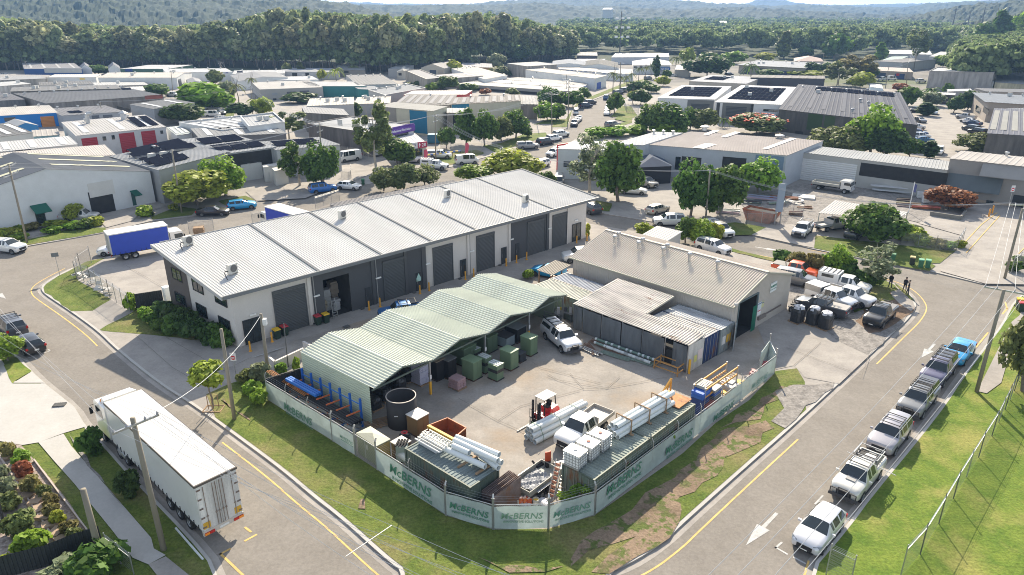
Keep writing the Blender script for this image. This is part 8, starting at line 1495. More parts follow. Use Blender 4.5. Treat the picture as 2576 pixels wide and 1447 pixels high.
T('''far 1 1555 830 615 340 l|broad spreading light green tree at the turning circle
far 1 1390 930 785 250 d|dark round tree beside the plain grey warehouse
far 1 1185 735 630 170 m|round tree at the end of the concrete block
cone 1 1100 650 580 60 d|small dark pointed tree behind the round one at the concrete block
far 1 745 562 487 120 m|green tree between two far white gable houses
far 1 870 556 512 110 b|brownish tree right of the far green one
far 1 345 560 520 110 y|yellowish small tree before the far blue-walled shed
far 1 1625 640 530 110 o|tall olive tree behind the broad spreading one
far 1 1720 760 608 110 g|pale grey-green tree right of the broad spreading one
palm 1 1800 790 612 100 o|shaggy palm right of the broad spreading tree
palm 1 1905 700 572 70 o|tall thin palm near the far wires
far 1 1820 880 780 175 d|dark low round tree at the circle edge
far 1 1985 870 730 130 y|yellow-green palm clump beside the grey unit with rollers
palm 1 1930 860 730 100 y|palm in front of the grey unit with rollers
far 1 2265 775 697 220 d|flat-topped dark tree before the teal wall
gum 1 2180 1050 830 240 o|tall pale feathery tree behind the dark flat roofs
round 4 1490 100 1:1285 430 y|yellow-green spreading tree at the kerb beside the solar workshop
round 4 1700 30 1:1180 265 l|bright green tree behind the yellow-green kerb tree
gum 1 2260 1400 1075 240 m|open-crowned tree left of the pair by the white vans
round 1 2430 1410 1080 230 m|denser green tree right of the pair near the far power pole
far 1 600 925 865 170 y|yellow palm-like tree before the crimson-door workshop
palm 1 475 935 880 90 y|small yellow palm beside the orange roller door
cone 1 2265 570 460 85 o|tall conical tree at the forest foot
far 1 2170 570 478 60 o|thin tree left of the tall conical one
far 1 2340 585 530 95 l|low palm clump right of the tall conical tree
far 1 2425 605 525 60 y|pale round shrubby tree at the forest foot
palm 1 2535 610 495 100 y|yellow palm at the forest foot beside white van
palm 1 1735 600 560 80 y|yellow palm before the far white shed row
far 2 95 560 490 70 o|olive tree by the forest-foot dark unit
far 2 845 565 455 110 y|yellow-green round tree beside the cream gable shed
far 2 850 500 435 150 g|grey-green tree behind the yellow-green round one
far 2 1000 505 430 80 g|grey-green tree before the ochre and blue shed
far 2 1170 525 402 120 g|pale palm-like tree at the forest edge right of the ochre shed
far 2 1310 470 360 190 d|wide dark round tree at the forest edge
far 2 1105 598 545 50 m|small bright green tree before the long white wall
far 2 1190 575 500 130 o|olive tree behind the long white wall
far 2 1270 575 535 60 d|dark small tree at the storage wall corner
far 2 1330 575 540 60 d|dark clipped tree beside the storage wall
round 2 790 680 575 175 m|big green tree right of the stained concrete box
far 2 685 690 625 85 l|bright low tree left of the big green one
far 2 585 660 610 75 d|dark small tree before the stained box
far 2 955 690 630 130 m|green tree before the low storage row
far 2 505 650 618 70 o|olive bush tree by the grey flat roof
far 2 1085 715 668 80 r|reddish bare tree at the white roof with red end
far 2 1290 720 663 100 o|olive tree before the shadowed storage front
far 2 500 722 684 60 l|small bright tree at the cream warehouse ridge
gum 2 265 1290 765 270 o|tall pale-trunked gum in front of the electricians office
far 2 105 900 780 90 d|dark tree behind the tall gum
round 2 425 1245 1040 250 m|dark leafy tree beside the white service vehicles
round 2 320 1440 1265 170 o|olive bush tree leftmost behind the long white roof
round 2 470 1430 1240 230 o|wide olive bush tree behind the long white roof
round 2 630 1400 1245 190 o|olive bush tree at the road edge behind the long roof
round 2 1010 1375 1245 270 l|bright green low tree behind the long roof ridge
round 2 1290 1350 1130 360 y|large yellow-green tree hiding a small power pole
round 2 1535 1425 1300 150 m|green small tree before the champagne van
weep 2 1870 1440 1000 330 g|bare weeping grey-green tree behind the red gantry
round 5 2085 75 2:1078 340 m|large dark green tree right of the weeping one
far 2 790 1120 965 125 m|first tree of the dark row before the cream warehouse
round 2 940 1085 830 170 m|tall tree of the dark row nearest the grey canopy
round 2 1080 1095 838 170 m|middle tree of the dark row before the cream warehouse
far 2 1205 1065 870 150 o|olive tree in the dark row before the cream warehouse
round 2 1315 1040 830 180 m|right tall tree ending the dark row
far 2 1400 1030 955 80 m|small bush tree at the right foot of the dark row
round 2 1555 805 655 140 m|leafy tree left in the far road cluster
far 2 1645 800 690 130 m|middle tree in the far road cluster
far 2 1745 808 690 150 m|tree at the grass edge of the far road cluster
far 2 1830 745 658 95 m|small tree right of the far road cluster
round 2 1550 910 770 170 l|lighter tree beside the dark power pole
far 2 1620 905 780 130 m|tree right of the lighter one at the dark power pole
far 2 2057 850 705 110 m|round street tree standing by the road bend
palm 2 2195 780 665 90 y|yellow palm above the road bend
far 2 2255 790 680 145 d|dark tree behind the yellow palm
far 2 2210 700 612 110 d|dark tree above the road bend near far cars
far 2 2290 680 610 90 m|green tree behind the white workshop corner
far 2 2335 700 635 115 m|bushy tree at the left of the white solar workshop
far 2 2422 650 575 105 y|yellow-green tree over the white solar workshop
palm 2 2045 690 530 80 o|first palm of the row beside the storage block
palm 2 2095 690 560 70 o|second palm of the row beside the storage block
palm 2 2145 665 560 70 o|third palm of the row beside the storage block
palm 2 2185 645 540 60 o|fourth palm of the row beside the storage block
palm 2 2240 610 498 60 o|fifth palm of the row near the storage office
palm 2 2290 605 488 60 o|sixth palm of the row near the storage office
palm 2 2330 595 478 60 o|last palm of the row near the storage office
col 2 2367 590 405 55 d|dark pencil cypress before the storage office
palm 2 2520 490 410 90 o|palm right of the storage office
far 2 2450 590 530 60 m|green bush tree right of the blue sign
round 2 2300 985 830 190 m|tree on the left of the green belt by the white workshop
round 2 2380 1000 770 220 m|tallest tree of the green belt by the white workshop
round 2 2500 1010 800 220 m|right tree of the green belt by the white workshop
bush 2 1930 1035 955 190 l|low bright hedge shrub nearest the road
bush 2 2080 1025 948 190 l|middle low hedge shrub behind the gantry unit
bush 2 2220 1015 940 180 l|right low hedge shrub behind the gantry unit
bush 2 2450 1020 930 280 l|wide low hedge shrub below the green belt
round 3 55 975 812 120 m|dark tree left before the charcoal portal
round 3 150 980 825 210 o|olive tree before the left charcoal portal
palm 3 300 960 872 90 m|palm between the two charcoal portals
round 3 560 1010 862 340 o|flame tree with red flowers behind the beige roof
palm 3 510 590 460 120 m|large palm before the tan-walled workshop
far 3 650 580 522 150 m|low palm clump before the tan-walled workshop
round 3 1415 1168 800 275 l|tall bright green tree before the slate-roofed warehouse
round 3 1520 1190 950 270 d|dark tree beneath the tall bright green one
round 3 1260 1165 950 250 o|olive tree left of the tall bright green one
round 3 1080 1140 965 250 o|olive tree nearest the beige roof corner
round 3 185 580 405 270 d|big dark round tree left of the pale hatch roof
far 3 385 480 385 150 l|round light tree behind the big dark round one
far 3 30 480 365 100 y|pale tree at the far road end
far 3 625 460 395 130 y|yellowish tree before the tan workshop roof
far 3 975 570 475 115 d|dark tree right of the tan-walled workshop
far 3 1065 570 470 95 d|second dark tree right of the tan-walled workshop
far 3 940 575 530 220 y|low yellow bush in front of the two dark trees
gum 3 1170 640 465 190 o|grey-brown tree over the black-walled shed
gum 3 1300 610 400 240 b|brownish open tree by the cream shed
far 3 1335 660 540 155 y|rounded yellow tree by the cream shed
far 3 1400 600 500 100 d|dark tree before the pale ribbed box shed
cone 3 1480 460 308 110 l|tall pale narrow tree left of the far flat roofs
gum 3 1738 500 203 165 o|tall lone gum beside the high power pole
cone 3 760 440 215 140 o|pointed dark tree in the valley
far 3 1140 450 260 160 m|broad tree in the valley right of the pointed one
far 3 920 430 350 100 m|small tree in the valley below the broad one
col 3 1830 872 765 115 d|clipped round hedge tree in the far car park
far 3 1690 800 650 130 m|leafy tree at the car park corner
palm 3 1860 760 635 120 m|palm behind the clipped round tree
far 3 1870 800 690 130 g|grey-green tree behind the clipped round one
far 3 2040 850 730 95 d|dark tree in the car park centre
far 3 2145 830 680 115 d|dark tree at the slate-blue roof corner
far 3 1995 710 630 60 m|thin tree before the long concrete warehouse
round 3 1710 1185 1040 140 m|dark bush tree left of the lone white wagon
col 3 1840 1190 1050 115 d|clipped dark shrub beside the lone white wagon
round 3 2210 1145 1008 250 o|leafy tree before the black stained wall
cone 3 2340 440 18 180 m|towering pine on the right hillside
round 3 2240 440 180 220 m|large tree on the right hillside below the pine
round 3 2420 440 190 220 m|dense tree right of the towering pine
round 3 2540 420 90 190 l|light tree at the right picture edge on the hillside
round 3 2330 450 260 260 l|bright tree at the foot of the towering pine
far 3 2110 400 280 120 b|brownish tree left of the hillside trees
far 3 2015 395 290 95 o|olive tree left of the brownish hillside one
far 3 1960 510 415 120 l|light bush tree behind the pale far shed
far 3 2150 500 410 160 l|light bush tree at the hillside foot
far 3 2300 500 430 200 l|green bush tree at the hillside foot
far 3 2450 500 410 220 m|dark bush tree at the hillside foot
far 3 1640 690 625 110 r|reddish clipped hedge beside the power pole
round 6 60 175 3:1215 260 m|leafy tree with whitish flowers left of the rubble yard
round 6 280 175 3:1255 320 m|dense dark green tree beside the thin green pole
round 6 565 10 3:1195 270 l|bright lime green tree before the oval wall sign
round 6 2010 130 3:1410 270 r|round red-leafed tree at the paved corner
round 6 1420 375 85 330 m|glossy green tree in front of the carport
bush 6 1700 360 250 170 y|yellow-green shrub beside the carport fence
bush 6 755 545 435 140 m|first hedge shrub beside the small sign by the orange ute
bush 6 860 590 450 130 b|brownish hedge shrub behind the orange ute
bush 6 970 610 455 140 b|second brownish hedge shrub behind the orange ute
bush 6 1060 610 480 110 m|dark hedge shrub left of the lime one
round 6 1150 620 405 160 l|lime green upright shrub in the hedge
bush 6 1240 640 505 130 m|dark shrub right of the lime upright one
weep 6 1440 700 370 300 g|sparse silvery tree beside the people
bush 6 1340 680 590 120 m|low shrub beneath the silvery tree
bush 6 1430 700 600 110 m|low shrub at the silvery tree foot
round 6 20 385 190 170 m|dark shrub tree at the portable office
round 6 130 390 205 190 l|bright shrub tree with two thin poles
bush 6 230 370 235 120 y|yellow shrub at the nose of the white ute
round 4 1555 1:0 0 0 l|x'''.split('\nround 4 1555 1:0')[0])
T('''bush 5 2275 310 230 130 y|spiky pale shrub in the apron beside the white portable office
round 5 1405 655 585 90 l|small bright round tree beyond the green shed gable
bush 5 1850 330 235 50 y|potted shrub at the far end of the unit block
stem 7 1605 190 4:1270 210 y|young yellow-green street tree in a square bed
round 4 60 1270 1075 170 l|small street tree beside the black hatchback
round 4 565 225 88 135 y|small yellow-green tree before the white warehouse wall
bush 7 700 530 330 150 m|leafy shrub beside the truck cab on the verge
bush 7 965 850 655 150 d|dark shrub beside the middle of the semi trailer
bush 7 740 1430 1215 330 m|glossy leafy bush at the bottom left edge
bush 7 480 1470 1330 260 g|grey-green bush at the bottom edge
bush 4 995 890 755 90 l|ivy clump at the end of the black fence
round 9 2560 60 6:890 300 o|brown-green tree overhanging the right picture edge
bush 5 2500 2080 0 0 l|x'''.rsplit('\n',1)[0])
for i,(x,y,ty,w_,c) in enumerate(((1100,940,860,110,'l'),(1190,900,830,120,'d'),(1260,960,825,160,'d'),(1330,1000,860,170,'d'),(1400,1040,860,190,'d'),(1300,1060,940,150,'m'),(1440,1080,930,170,'d'),(1510,1110,950,170,'d'),(1580,1130,970,170,'d'),(1650,1150,1000,170,'m'),(1710,1160,1060,120,'m'),(1230,1040,950,120,'m'),(1150,990,900,120,'m'))):
 tree('bush','4',x,y,ty,w_,c,['shrub','dark shrub','tall dark shrub','wide dark shrub'][i%4]+[' left end of the bed',' second in the bed',' third in the bed behind',' beside the brown wall',' under the first lower window',' at the front edge mid-bed',' under the middle lower window',' right of the middle window',' under the right lower window',' near the building corner',' nearest the glazed corner door',' low at the bed front left',' between lilies and dark shrubs'][i],'garden shrubs beside the unit block')
for i,(x,y,ty,w_,c) in enumerate(((60,345,270,130,'y'),(160,300,245,90,'l'),(250,285,230,100,'b'),(400,310,255,110,'l'),(395,265,225,110,'y'),(480,265,215,100,'y'),(560,275,220,110,'l'),(640,275,200,110,'m'),(715,255,185,110,'y'),(150,360,310,100,'l'),(0,370,280,90,'y'),(1100,185,100,120,'l'),(1310,140,90,70,'y'))):
 tree('bush','4',x,y,ty,w_,c,'low '+['yellowish','green','bronze','green'][i%4]+' shrub '+['at the far left of the mulch','behind the far left pole','right of the far left pole','alone in the mulch centre','behind the one in the mulch centre','left of the small yellow-green tree','under the small yellow-green tree','right of the small yellow-green tree','at the right end of the mulch bed','at the foot of the far left pole','cut by the left picture edge','beside the white warehouse drive','at the yellow-green kerb tree'][i],'shrubs before the white warehouse')
for i,(k,x,y,ty,w_,c) in enumerate((('7',75,560,430,90,'b'),('7',160,600,500,110,'l'),('7',190,700,585,110,'r'),('7',260,830,690,120,'b'),('7',340,860,760,90,'o'),('7',380,930,850,90,'b'),('7',410,1010,900,100,'b'),('7',460,1060,950,90,'y'),('7',520,1140,1040,110,'b'),('7',570,1200,1110,90,'o'),('7',60,820,700,120,'g'),('7',80,960,820,150,'o'),('7',150,1140,960,180,'o'),('7',240,1290,1120,190,'l'),('7',60,1400,1340,90,'y'),('7',30,720,640,80,'g'),('4',1850,1430,1340,110,'o'),('4',1960,1420,1290,150,'g'),('7',1900,80,-20,130,'l'),('7',1960,150,40,120,'l'),('4',2240,1360,1240,60,'l'),('4',2120,1370,1320,90,'l'))):
 tree('bush',k,x,y,ty,w_,c,('reddish' if c=='r' else 'low')+' garden plant '+['at the top of the terrace bed','second in the terrace row','third in the terrace row','fourth in the terrace row','fifth beside the gravel edge','sixth in the terrace row','seventh in the terrace row','eighth in the terrace row','ninth in the terrace row','at the black fence end of the row','in the upper inner bed','in the middle inner bed','wide in the inner bed','lowest in the inner bed','with yellow blades at the bottom left','small in the upper inner bed','left of the tall timber pole','behind the tall timber pole','with strappy leaves at the fence corner','with strappy leaves below the fence corner','against the green shed wall','between white wall and black fence'][i],'terrace and garden plants')
for i,(x,y,ty,w_,c) in enumerate(((1790,400,330,100,'l'),(1860,400,340,110,'y'),(1930,420,350,110,'b'),(2000,430,370,110,'l'),(2085,420,360,70,'y'),(1750,300,250,80,'g'),(2540,540,480,90,'m'),(2500,600,520,90,'m'))):
 tree('bush','6',x,y,ty,w_,c,'fence-side shrub '+['right of the carport tree','with yellow tips mid-fence','brownish mid-fence','near the fence corner','outside the fence corner post','behind the carport posts','at the right edge behind the pole','before the right-edge fence'][i],'shrubs along the corner fence')
for i,(x,y,ty,w_) in enumerate(((1680,880,800,110),(1760,860,790,120),(1830,840,780,110),(2080,690,640,70),(2160,660,600,60),(2480,400,360,60))):
 p=q('8',x,y,1.3);r=th('creeper',['leftmost creeper clump at the container door','middle creeper clump at the container door','creeper clump climbing the container corner','creeper tuft over the long banner','creeper tuft beside the first long container','creeper tuft beside the second long container'][i],'creeper',p,i,'creeper on the banner fence');o=ob('leaves',TP['grassy'][0][i%2],r,LG);s=w_*.33385*p.length/F*.0+.55+.1*(i<3)*3;o.scale=(s*1.4,s*.7,s)
ft=[o for o in C.objects if str(o.get('label','')).startswith('flame tree')][0];m=M();rr=random.Random(8);cw=[o for o in C.objects if o.parent==ft and o.name[:5]=='crown'][0];sx,sz=cw.scale.x*3,cw.scale.z*5
for i in range(60):
 a=rr.uniform(0,6.3);f=rr.uniform(.2,.95);m.box((math.cos(a)*f*sx,math.sin(a)*f*sx,cw.location.z+sz*(.5+.5*math.sqrt(1-f*f))+.1),(.5,.5,.2),a)
m.B('blossom',PL,ft,(.60,.06,.01))
def lerpt(tb,u):
 if u<=tb[0][0]: return tb[0][1]
 for (a,b),(c,d_) in zip(tb,tb[1:]):
  if u<=c: return b+(d_-b)*(u-a)/(c-a)
 return tb[-1][1]
EDGE=[(-200,182),(0,178),(300,168),(600,168),(980,188),(1100,178),(1250,160),(1440,150)]
TOP=[(-200,50),(0,40),(180,55),(350,66),(520,60),(620,48),(700,24),(800,22),(900,34),(1000,40),(1100,33),(1240,28),(1330,50),(1450,80)]
fr_=random.Random(11);forest_first=True;FL_='tall dark eucalypt standing in the dense forest wall beyond the estate';nF=0
P_,U_,V_=cloud(270,1.0,77,'gum',15,.33,.6);P2_,U2_,V2_=cloud(270,1.0,78,'round',14,.36,.6)
extra=[]
def inst(x,y,ht,w_,z0=0,sh=0): extra.append((x,y,ht,w_,z0,sh,fr_.uniform(0,6.28)))
for row in range(13):
 u=-150
 while u<1445:
  uu=u+fr_.uniform(-8,8);b=q('v',uu,lerpt(EDGE,uu));dd=row*8.5+fr_.uniform(-3,3);dr=VC((b.x,b.y,0)).normalized();p=b+dr*dd
  ht=hat(p,ray('v',uu,lerpt(TOP,uu)))*fr_.uniform(.80,1.04);ht=ht if row>1 else ht*fr_.uniform(.72,1)
  if row<5 and nF<285:
   nF+=1;r=th('forest_tree',FL_,'tree',p,fr_.uniform(0,6),'trees of the forest wall');cs=(fr_.uniform(.8,1.3),);k_=fr_.uniform(.6,1.35)
   o=ob('crown',TP['forest'][0][nF%2],r,tuple(c*k_ for c in ((.23,.27,.12) if nF%3 else (.36,.37,.20))),(0,0,ht*.44));wv=fr_.uniform(1.0,1.6);o.scale=(wv,wv,ht*.57/10);inst(p.x,p.y+2,ht*.55,fr_.uniform(4,6),0,1);t=ob('trunk',TK[nF%2],r);t.scale=(6,6,ht*.95)
  else: inst(p.x,p.y,ht,fr_.uniform(4,6.5))
  u+=24 if row<5 else 20
for i in range(1500):
 uu=fr_.uniform(1400,2620);t=fr_.random()**1.4;D=(555 if uu<2180 else 620)+t*1250;b=ray('v',uu,100);dr=VC((b.x,b.y,0)).normalized()
 inst(dr.x*D,dr.y*D,fr_.uniform(11,20),fr_.uniform(5,8),0,fr_.randint(0,1))
for i in range(260):
 uu=fr_.uniform(2420,2680);D=fr_.uniform(345,520);b=ray('v',uu,100);dr=VC((b.x,b.y,0)).normalized()
 inst(dr.x*D,dr.y*D,fr_.uniform(6,12)+(uu-2080)/60,fr_.uniform(4,7),0,1)
A_=[]
for (x,y,ht,w_,z0,sh,a) in extra:
 P,U,V=((P_,U_,V_),(P2_,U2_,V2_))[sh];c_,s_=math.cos(a),math.sin(a);Rm=np.array([[c_,s_,0],[-s_,c_,0],[0,0,1]]);Q=(P*np.array([w_*1.15,w_*1.15,ht*.62]))@Rm+np.array([x,y,z0+ht*.36]);u_=U@Rm;v_=V@Rm;vs=np.empty((len(P),4,3));vs[:,0]=Q-u_-v_;vs[:,1]=Q+u_-v_;vs[:,2]=Q+u_+v_;vs[:,3]=Q-u_+v_;A_.append(vs.reshape(-1,3))
fo=ob('forest',rawmesh('forest',np.concatenate(A_)),None,(.23,.28,.12));tag(fo,'dense woodland filling the valley and ground behind the forest wall','woodland','far woodland','stuff')
RID=[(1500,420,[(-500,-70),(0,-40),(300,-32),(500,-20),(620,-6),(760,2),(880,12),(960,30),(1100,60),(1400,120),(3000,140)]),
(1150,300,[(-500,8),(0,20),(200,40),(400,52),(560,40),(760,48),(900,60),(1200,110),(3000,130)]),
(2100,420,[(-500,20),(900,20),(1050,16),(1150,12),(1250,10),(1450,16),(1700,24),(1850,22),(2000,28),(2200,40),(2600,40)]),
(3200,600,[(-500,15),(1180,14),(1240,3),(1330,1),(1440,3),(1600,0),(1750,4),(1800,12),(1900,16),(2000,12),(2100,16),(2250,22),(2320,14),(2420,4),(2600,-4)]),
(1500,300,[(-500,150),(1500,110),(1700,75),(1900,62),(2050,55),(2200,52),(2300,45),(2400,25),(2500,8),(2620,-14),(3000,-40)]),
(5600,800,[(-500,10),(900,7),(1000,10),(1100,12),(1250,9),(1800,14),(1870,10),(1893,1),(1960,0),(1985,9),(2050,14),(2300,10),(3000,14)]),
(900,230,[(-500,150),(2000,140),(2300,90),(2450,55),(2600,20),(3000,-10)])]
from mathutils import noise
def hz(D,u):
 h=0
 for D0,wd,tb in RID:
  el=math.atan((723.5-lerpt(tb,u))/F)-PIT;c=math.hypot(1,(u-1288)/F*math.cos(0));top=H+D0*math.tan(el)/c*1.0
  if top>0: h=max(h,top*math.exp(-((D-D0)/wd)**2))
 return h
NU=520;Ds=[];D=560.
while D<6800: Ds.append(D);D*=1.0115
us=[-420+3450*i/NU for i in range(NU+1)];dirs=[]
for u in us: b=ray('v',u,100);dirs.append(VC((b.x,b.y,0)).normalized())
vs=[];hr=random.Random(5)
for D in Ds:
 for u,d_ in zip(us,dirs):
  x,y=d_.x*D,d_.y*D;h=hz(D,u);j=(noise.noise(VC((x/26,y/26,0)))*5+noise.noise(VC((x/9,y/9,3)))*4+hr.uniform(-1.6,1.6)+noise.noise(VC((x/160,y/160,0)))*9*min(1,h/20))*min(1,h/8)
  vs.append((x,y,max(-.5,h+j)-(.0 if h>1 else .4)))
n1=NU+1;fs=[(i*n1+j,i*n1+j+1,(i+1)*n1+j+1,(i+1)*n1+j) for i in range(len(Ds)-1) for j in range(NU)]
mixground('hill_forest',(.014,.028,.014),(.045,.065,.028),.05,.35,.65,c=(.03,.045,.022),fine=.25,bump=0)
me=bpy.data.meshes.new('hills');me.from_pydata(vs,[],fs);me.materials.append(MT['hill_forest']);st(ob('hills',me))
m=M();m.poly([q('v',u,lerpt(EDGE,u)+3) for u in range(-300,1441,60)]+[VC((150,470,0)),VC((420,480,0)),VC((900,900,0)),VC((0,1400,0)),VC((-900,900,0))],-.06);st(m.B('forest_floor','hill_forest'))
for i,(k,x,y,lb) in enumerate((('1',470,108,'white house high on the left wooded hill'),('1',655,150,'second white house lower on the left wooded hill'),('3',1075,178,'widest white roof in the far valley clearing'),('3',1190,185,'white roof right of the widest far valley one'),('3',745,190,'white roof in the middle of the far valley'),('3',415,183,'white roof at the left of the far valley'),('3',685,200,'pale roof below the middle far valley one'),('3',930,188,'small white roof between two far valley roofs'),('3',315,175,'leftmost small white roof in the far valley'),('2',2010,72,'pale house on the hazy ridge'))):
 u,v=uv(k,x,y);r_=ray(k,x,y);D=1180 if k=='3' else 1450;t=D/math.hypot(r_.x,r_.y);p=r_*t+VC((0,0,H));zz=p.z
 r=th('distant_house',lb,'house',VC((p.x,p.y,zz-3)),.3*i,'white houses on the far hills');m=M();m.bb(-9,9,-5,5,-12,3);m.B('wall',PL,r,(.5,.5,.48));m=M();m.add([(-10,-6,3),(10,-6,3),(10,6,3),(-10,6,3),(-8,0,6),(8,0,6)],[(0,1,5,4),(1,2,5),(2,3,4,5),(3,0,4)]);m.B('roof',PL,r,(.7,.7,.7))
PT={}
def pole(key,k,b,t,lb,r=.15,arm=None,kt=None,dark=False,cap=None,h=None,arms=1,mt=None,az=None):
 p=q(k,*b);ht=h or hat(p,ray(kt or k,*t));tp=q(kt or k,t[0],t[1],ht);o=th('power_pole' if arm or cap is None else 'lamp_post',lb,'pole',p,0,'power poles of the estate')
 m=M();top=VC((tp.x-p.x,tp.y-p.y,ht));m.tube((0,0,-.2),top,r,r*.8,10);m.B('pole_shaft',mt or 'polewood',o,(.1,.1,.1),True);A=[]
 if arm:
  if az is None: a=q(*arm[:3],ht-.35);b2=q(arm[0],*arm[3:],ht-.35)
  else: d=VC((math.cos(R(az)),math.sin(R(az)),0))*arm;c=p+top;a=c-d;b2=c+d;a.z=b2.z=ht-.35
  for j in range(arms):
   m=M();dz=VC((0,0,-1.1*j));m.bar(a-p+dz,b2-p+dz,.1,.12);m.B('crossarm','galv',o)
   for f in (.03,.3,.7,.97): w=a.lerp(b2,f)+dz;i_=M();i_.lathe([(.05,0),(.07,.08),(.03,.18),(0,.2)],w-p+VC((0,0,.05)),8);i_.B('insulator',PL,o,(.35,.34,.36));A.append(w+VC((0,0,.25)))
 else: A=[p+top-VC((0,0,.2*j+.1)) for j in range(4)]
 PT[key]=A;return o
nw=[0]
def wire(a,b,sag=.6,r=.018,lb=None):
 nw[0]+=1;m=M();n=12;P=[a.lerp(b,i/n)-VC((0,0,sag*4*(i/n)*(1-i/n))) for i in range(n+1)]
 for x,y in zip(P,P[1:]): m.tube(x-a,y-a,r,None,4,cap=False)
 tag(m.B('power_wire','steel_wire',None,None,False,a),lb or 'thin overhead electric wire strung between the estate poles','wire','overhead wires')
def wires(a,b,sag=.7,r=.018,n=4):
 for i in range(n): wire(PT[a][i],PT[b][i],sag,r)
pole('A','7',(1235,1255),(998,262),'tall leaning timber pole with a steel crossarm in front of the trailer',.17,('7',845,385,1197,238))
pole('B','7',(765,1330),(625,800),'shorter timber pole with cable guards at the lower left',.2)
pole('Cc','v',(590,1055),(556,828),'plain timber pole beside the young street tree',.15)
pole('D','4',(2025,1395),(1965,920),'timber pole with a white box at the strappy plants',.15)
b=M();b.box((.25,0,0),(.3,.35,.55));o=b.B('meter_box',PL,[x for x in C.objects if x.get('label','')=='timber pole with a white box at the strappy plants'][0],(.6,.62,.64));o.location=(PT['D'][0]-q('4',2025,1395))-VC((0,0,.6))
pole('E','4',(205,385),(62,1235),'timber pole with crossarm at the far left mulch bed',.15,2.0,'1',az=100,arms=2)
pole('F','4',(1370,155),(1293,1125),'timber pole beside the yellow-green kerb tree',.14,.9,'1',az=100)
pole('G','1',(2440,1388),(2405,930),'dark pole with two crossarms behind the leafy pair of trees',.14,1.2,arms=2,az=80)
pole('Hh','2',(712,1215),(706,862),'pole with stacked crossarms among the service vans',.14,1.2,arms=2,az=70)
pole('I','2',(1587,1010),(1583,700),'dark pole with transformer beside the lighter road tree',.15,1.8,az=-20)
pole('J','2',(1708,905),(1716,600),'dark pole nearest the road bend grass',.15,1.5,arms=3,az=-20)
pole('K','2',(1700,700),(1698,562),'tall dark pole behind the road cluster trees',.15,1.8,arms=3,az=-20)
pole('L','2',(2105,680),(2103,470),'pole among the small palms up the road',.15,1.5,az=-20)
pole('N','2',(1207,1300),(1206,1105),'small pole top poking out of the large yellow-green tree',.14,.9,az=70)
pole('O','6',(172,215),(208,1275),'slim green-stained pole by the dense tree at the rubble yard',.14,.7,'3',az=70)
pole('P','6',(2425,655),(2562,128),'dark pole with crossarm at the right-hand crossroads',.16,('6',2460,95,2620,103))
pole('Q','9',(2215,65),(2420,738),'timber pole with a long crossarm above the parked row',.17,('6',2270,715,2600,775),'6')
pole('S','4',(2172,1320),(2138,992),'thin black lamp post beside the low white wall',.045,None,cap=1,mt=PL)
pole('U','1',(785,905),(750,762),'pale pole by the curved flue roof',.13,.5,az=90)
pole('V','1',(1303,700),(1287,532),'pole nearest the large white warehouse wall',.13,1.0,az=90)
pole('W_','1',(1225,640),(1215,548),'pole left of the one at the large white warehouse',.13,.8,az=90)
pole('X','1',(215,560),(190,462),'far left pole before the blue-walled shed',.13,1.2,az=90)
pole('Y','1',(1905,860),(1888,650),'pole behind the dark low round tree',.13,1.0,az=60)
pole('Z','1',(1675,575),(1662,470),'far pole at the forest-foot white sheds',.13,1.6,az=60)
pole('a','3',(1160,650),(1178,545),'pole by the olive tree behind the slate roof',.13,.7,az=60)
pole('b','3',(1528,665),(1552,505),'left pole of the pair by the red hedge',.14,1.0,az=60)
pole('c','3',(1685,655),(1698,475),'right pole of the pair by the red hedge',.14,1.0,az=60)
pole('d','3',(1742,530),(1766,362),'tall dark pole before the pale far shed',.15,2.2,arms=2,az=0)
pole('e','3',(1060,470),(1062,400),'small pole right of the pinkish hip roof',.13,.6,az=0)
for i,(x,y0,y1) in enumerate(((2030,215,118),(2135,250,110),(2245,215,92))):
 r_=ray('3',x,y0);D=900;t=D/math.hypot(r_.x,r_.y);p=r_*t+VC((0,0,H));h_=24;o=th('transmission_pylon',['left hazy high-voltage mast on the right hill','middle hazy high-voltage mast on the right hill','right hazy high-voltage mast on the right hill'][i],'pylon',VC((p.x,p.y,p.z-4)),0,'far high-voltage masts');m=M();m.tube((0,0,0),(0,0,h_),.8,.4);m.B('mast',PL,o,(.12,.12,.13));m=M();[m.bar((-5,0,h_-2-4*j),(5,0,h_-2-4*j),.4) for j in range(3)];m.B('crossarm',PL,o,(.3,.3,.32))
p=ray('2',2105,250);t=520/math.hypot(p.x,p.y);p=p*t+VC((0,0,H));o=th('floodlight_mast','far floodlight mast with white lamp rows before the valley woods','mast',VC((p.x,p.y,0)));m=M();m.tube((0,0,0),(0,0,p.z+14),.5,.3);m.B('mast',PL,o,(.1,.1,.1));
for j in range(3): m=M();[m.bb(-4+4*i,-2+4*i,-.5,.5,p.z+1+6*j-4,p.z+2.2+6*j-4) for i in range(3)];m.B('lamp_row',PL,o,(.8,.8,.8))
end=lambda k,x,y,z:[q(k,x,y,z+.1*i) for i in range(4)]
PT['off1']=[q('8',x,1500,8) for x in (1450,1080,700,300)];PT['off2']=[q('9',x,1600,8.2) for x in (40,270,560,770)];PT['off3']=[q('4',-200,y,8) for y in (640,720,940,1060)]
wires('A','off1',.5,.010);wires('A','off3',.5,.009);wires('Q','off2',.5,.013);wires('Q','P',.6,.013);
wire(PT['A'][3],PT['D'][0],.9,.02)
wires('E','F',.8,.016,3);wires('F','G',.8,.016,3);wires('G','Hh',1,.02);wires('Hh','I',1.5,.02);wires('I','J',.8,.02);wires('J','K',.8,.02,3);wires('K','L',1.2,.02,3);wires('Hh','N',.8,.025,4);wires('N','O',1.5,.022,2);wires('O','P',2,.016,3)
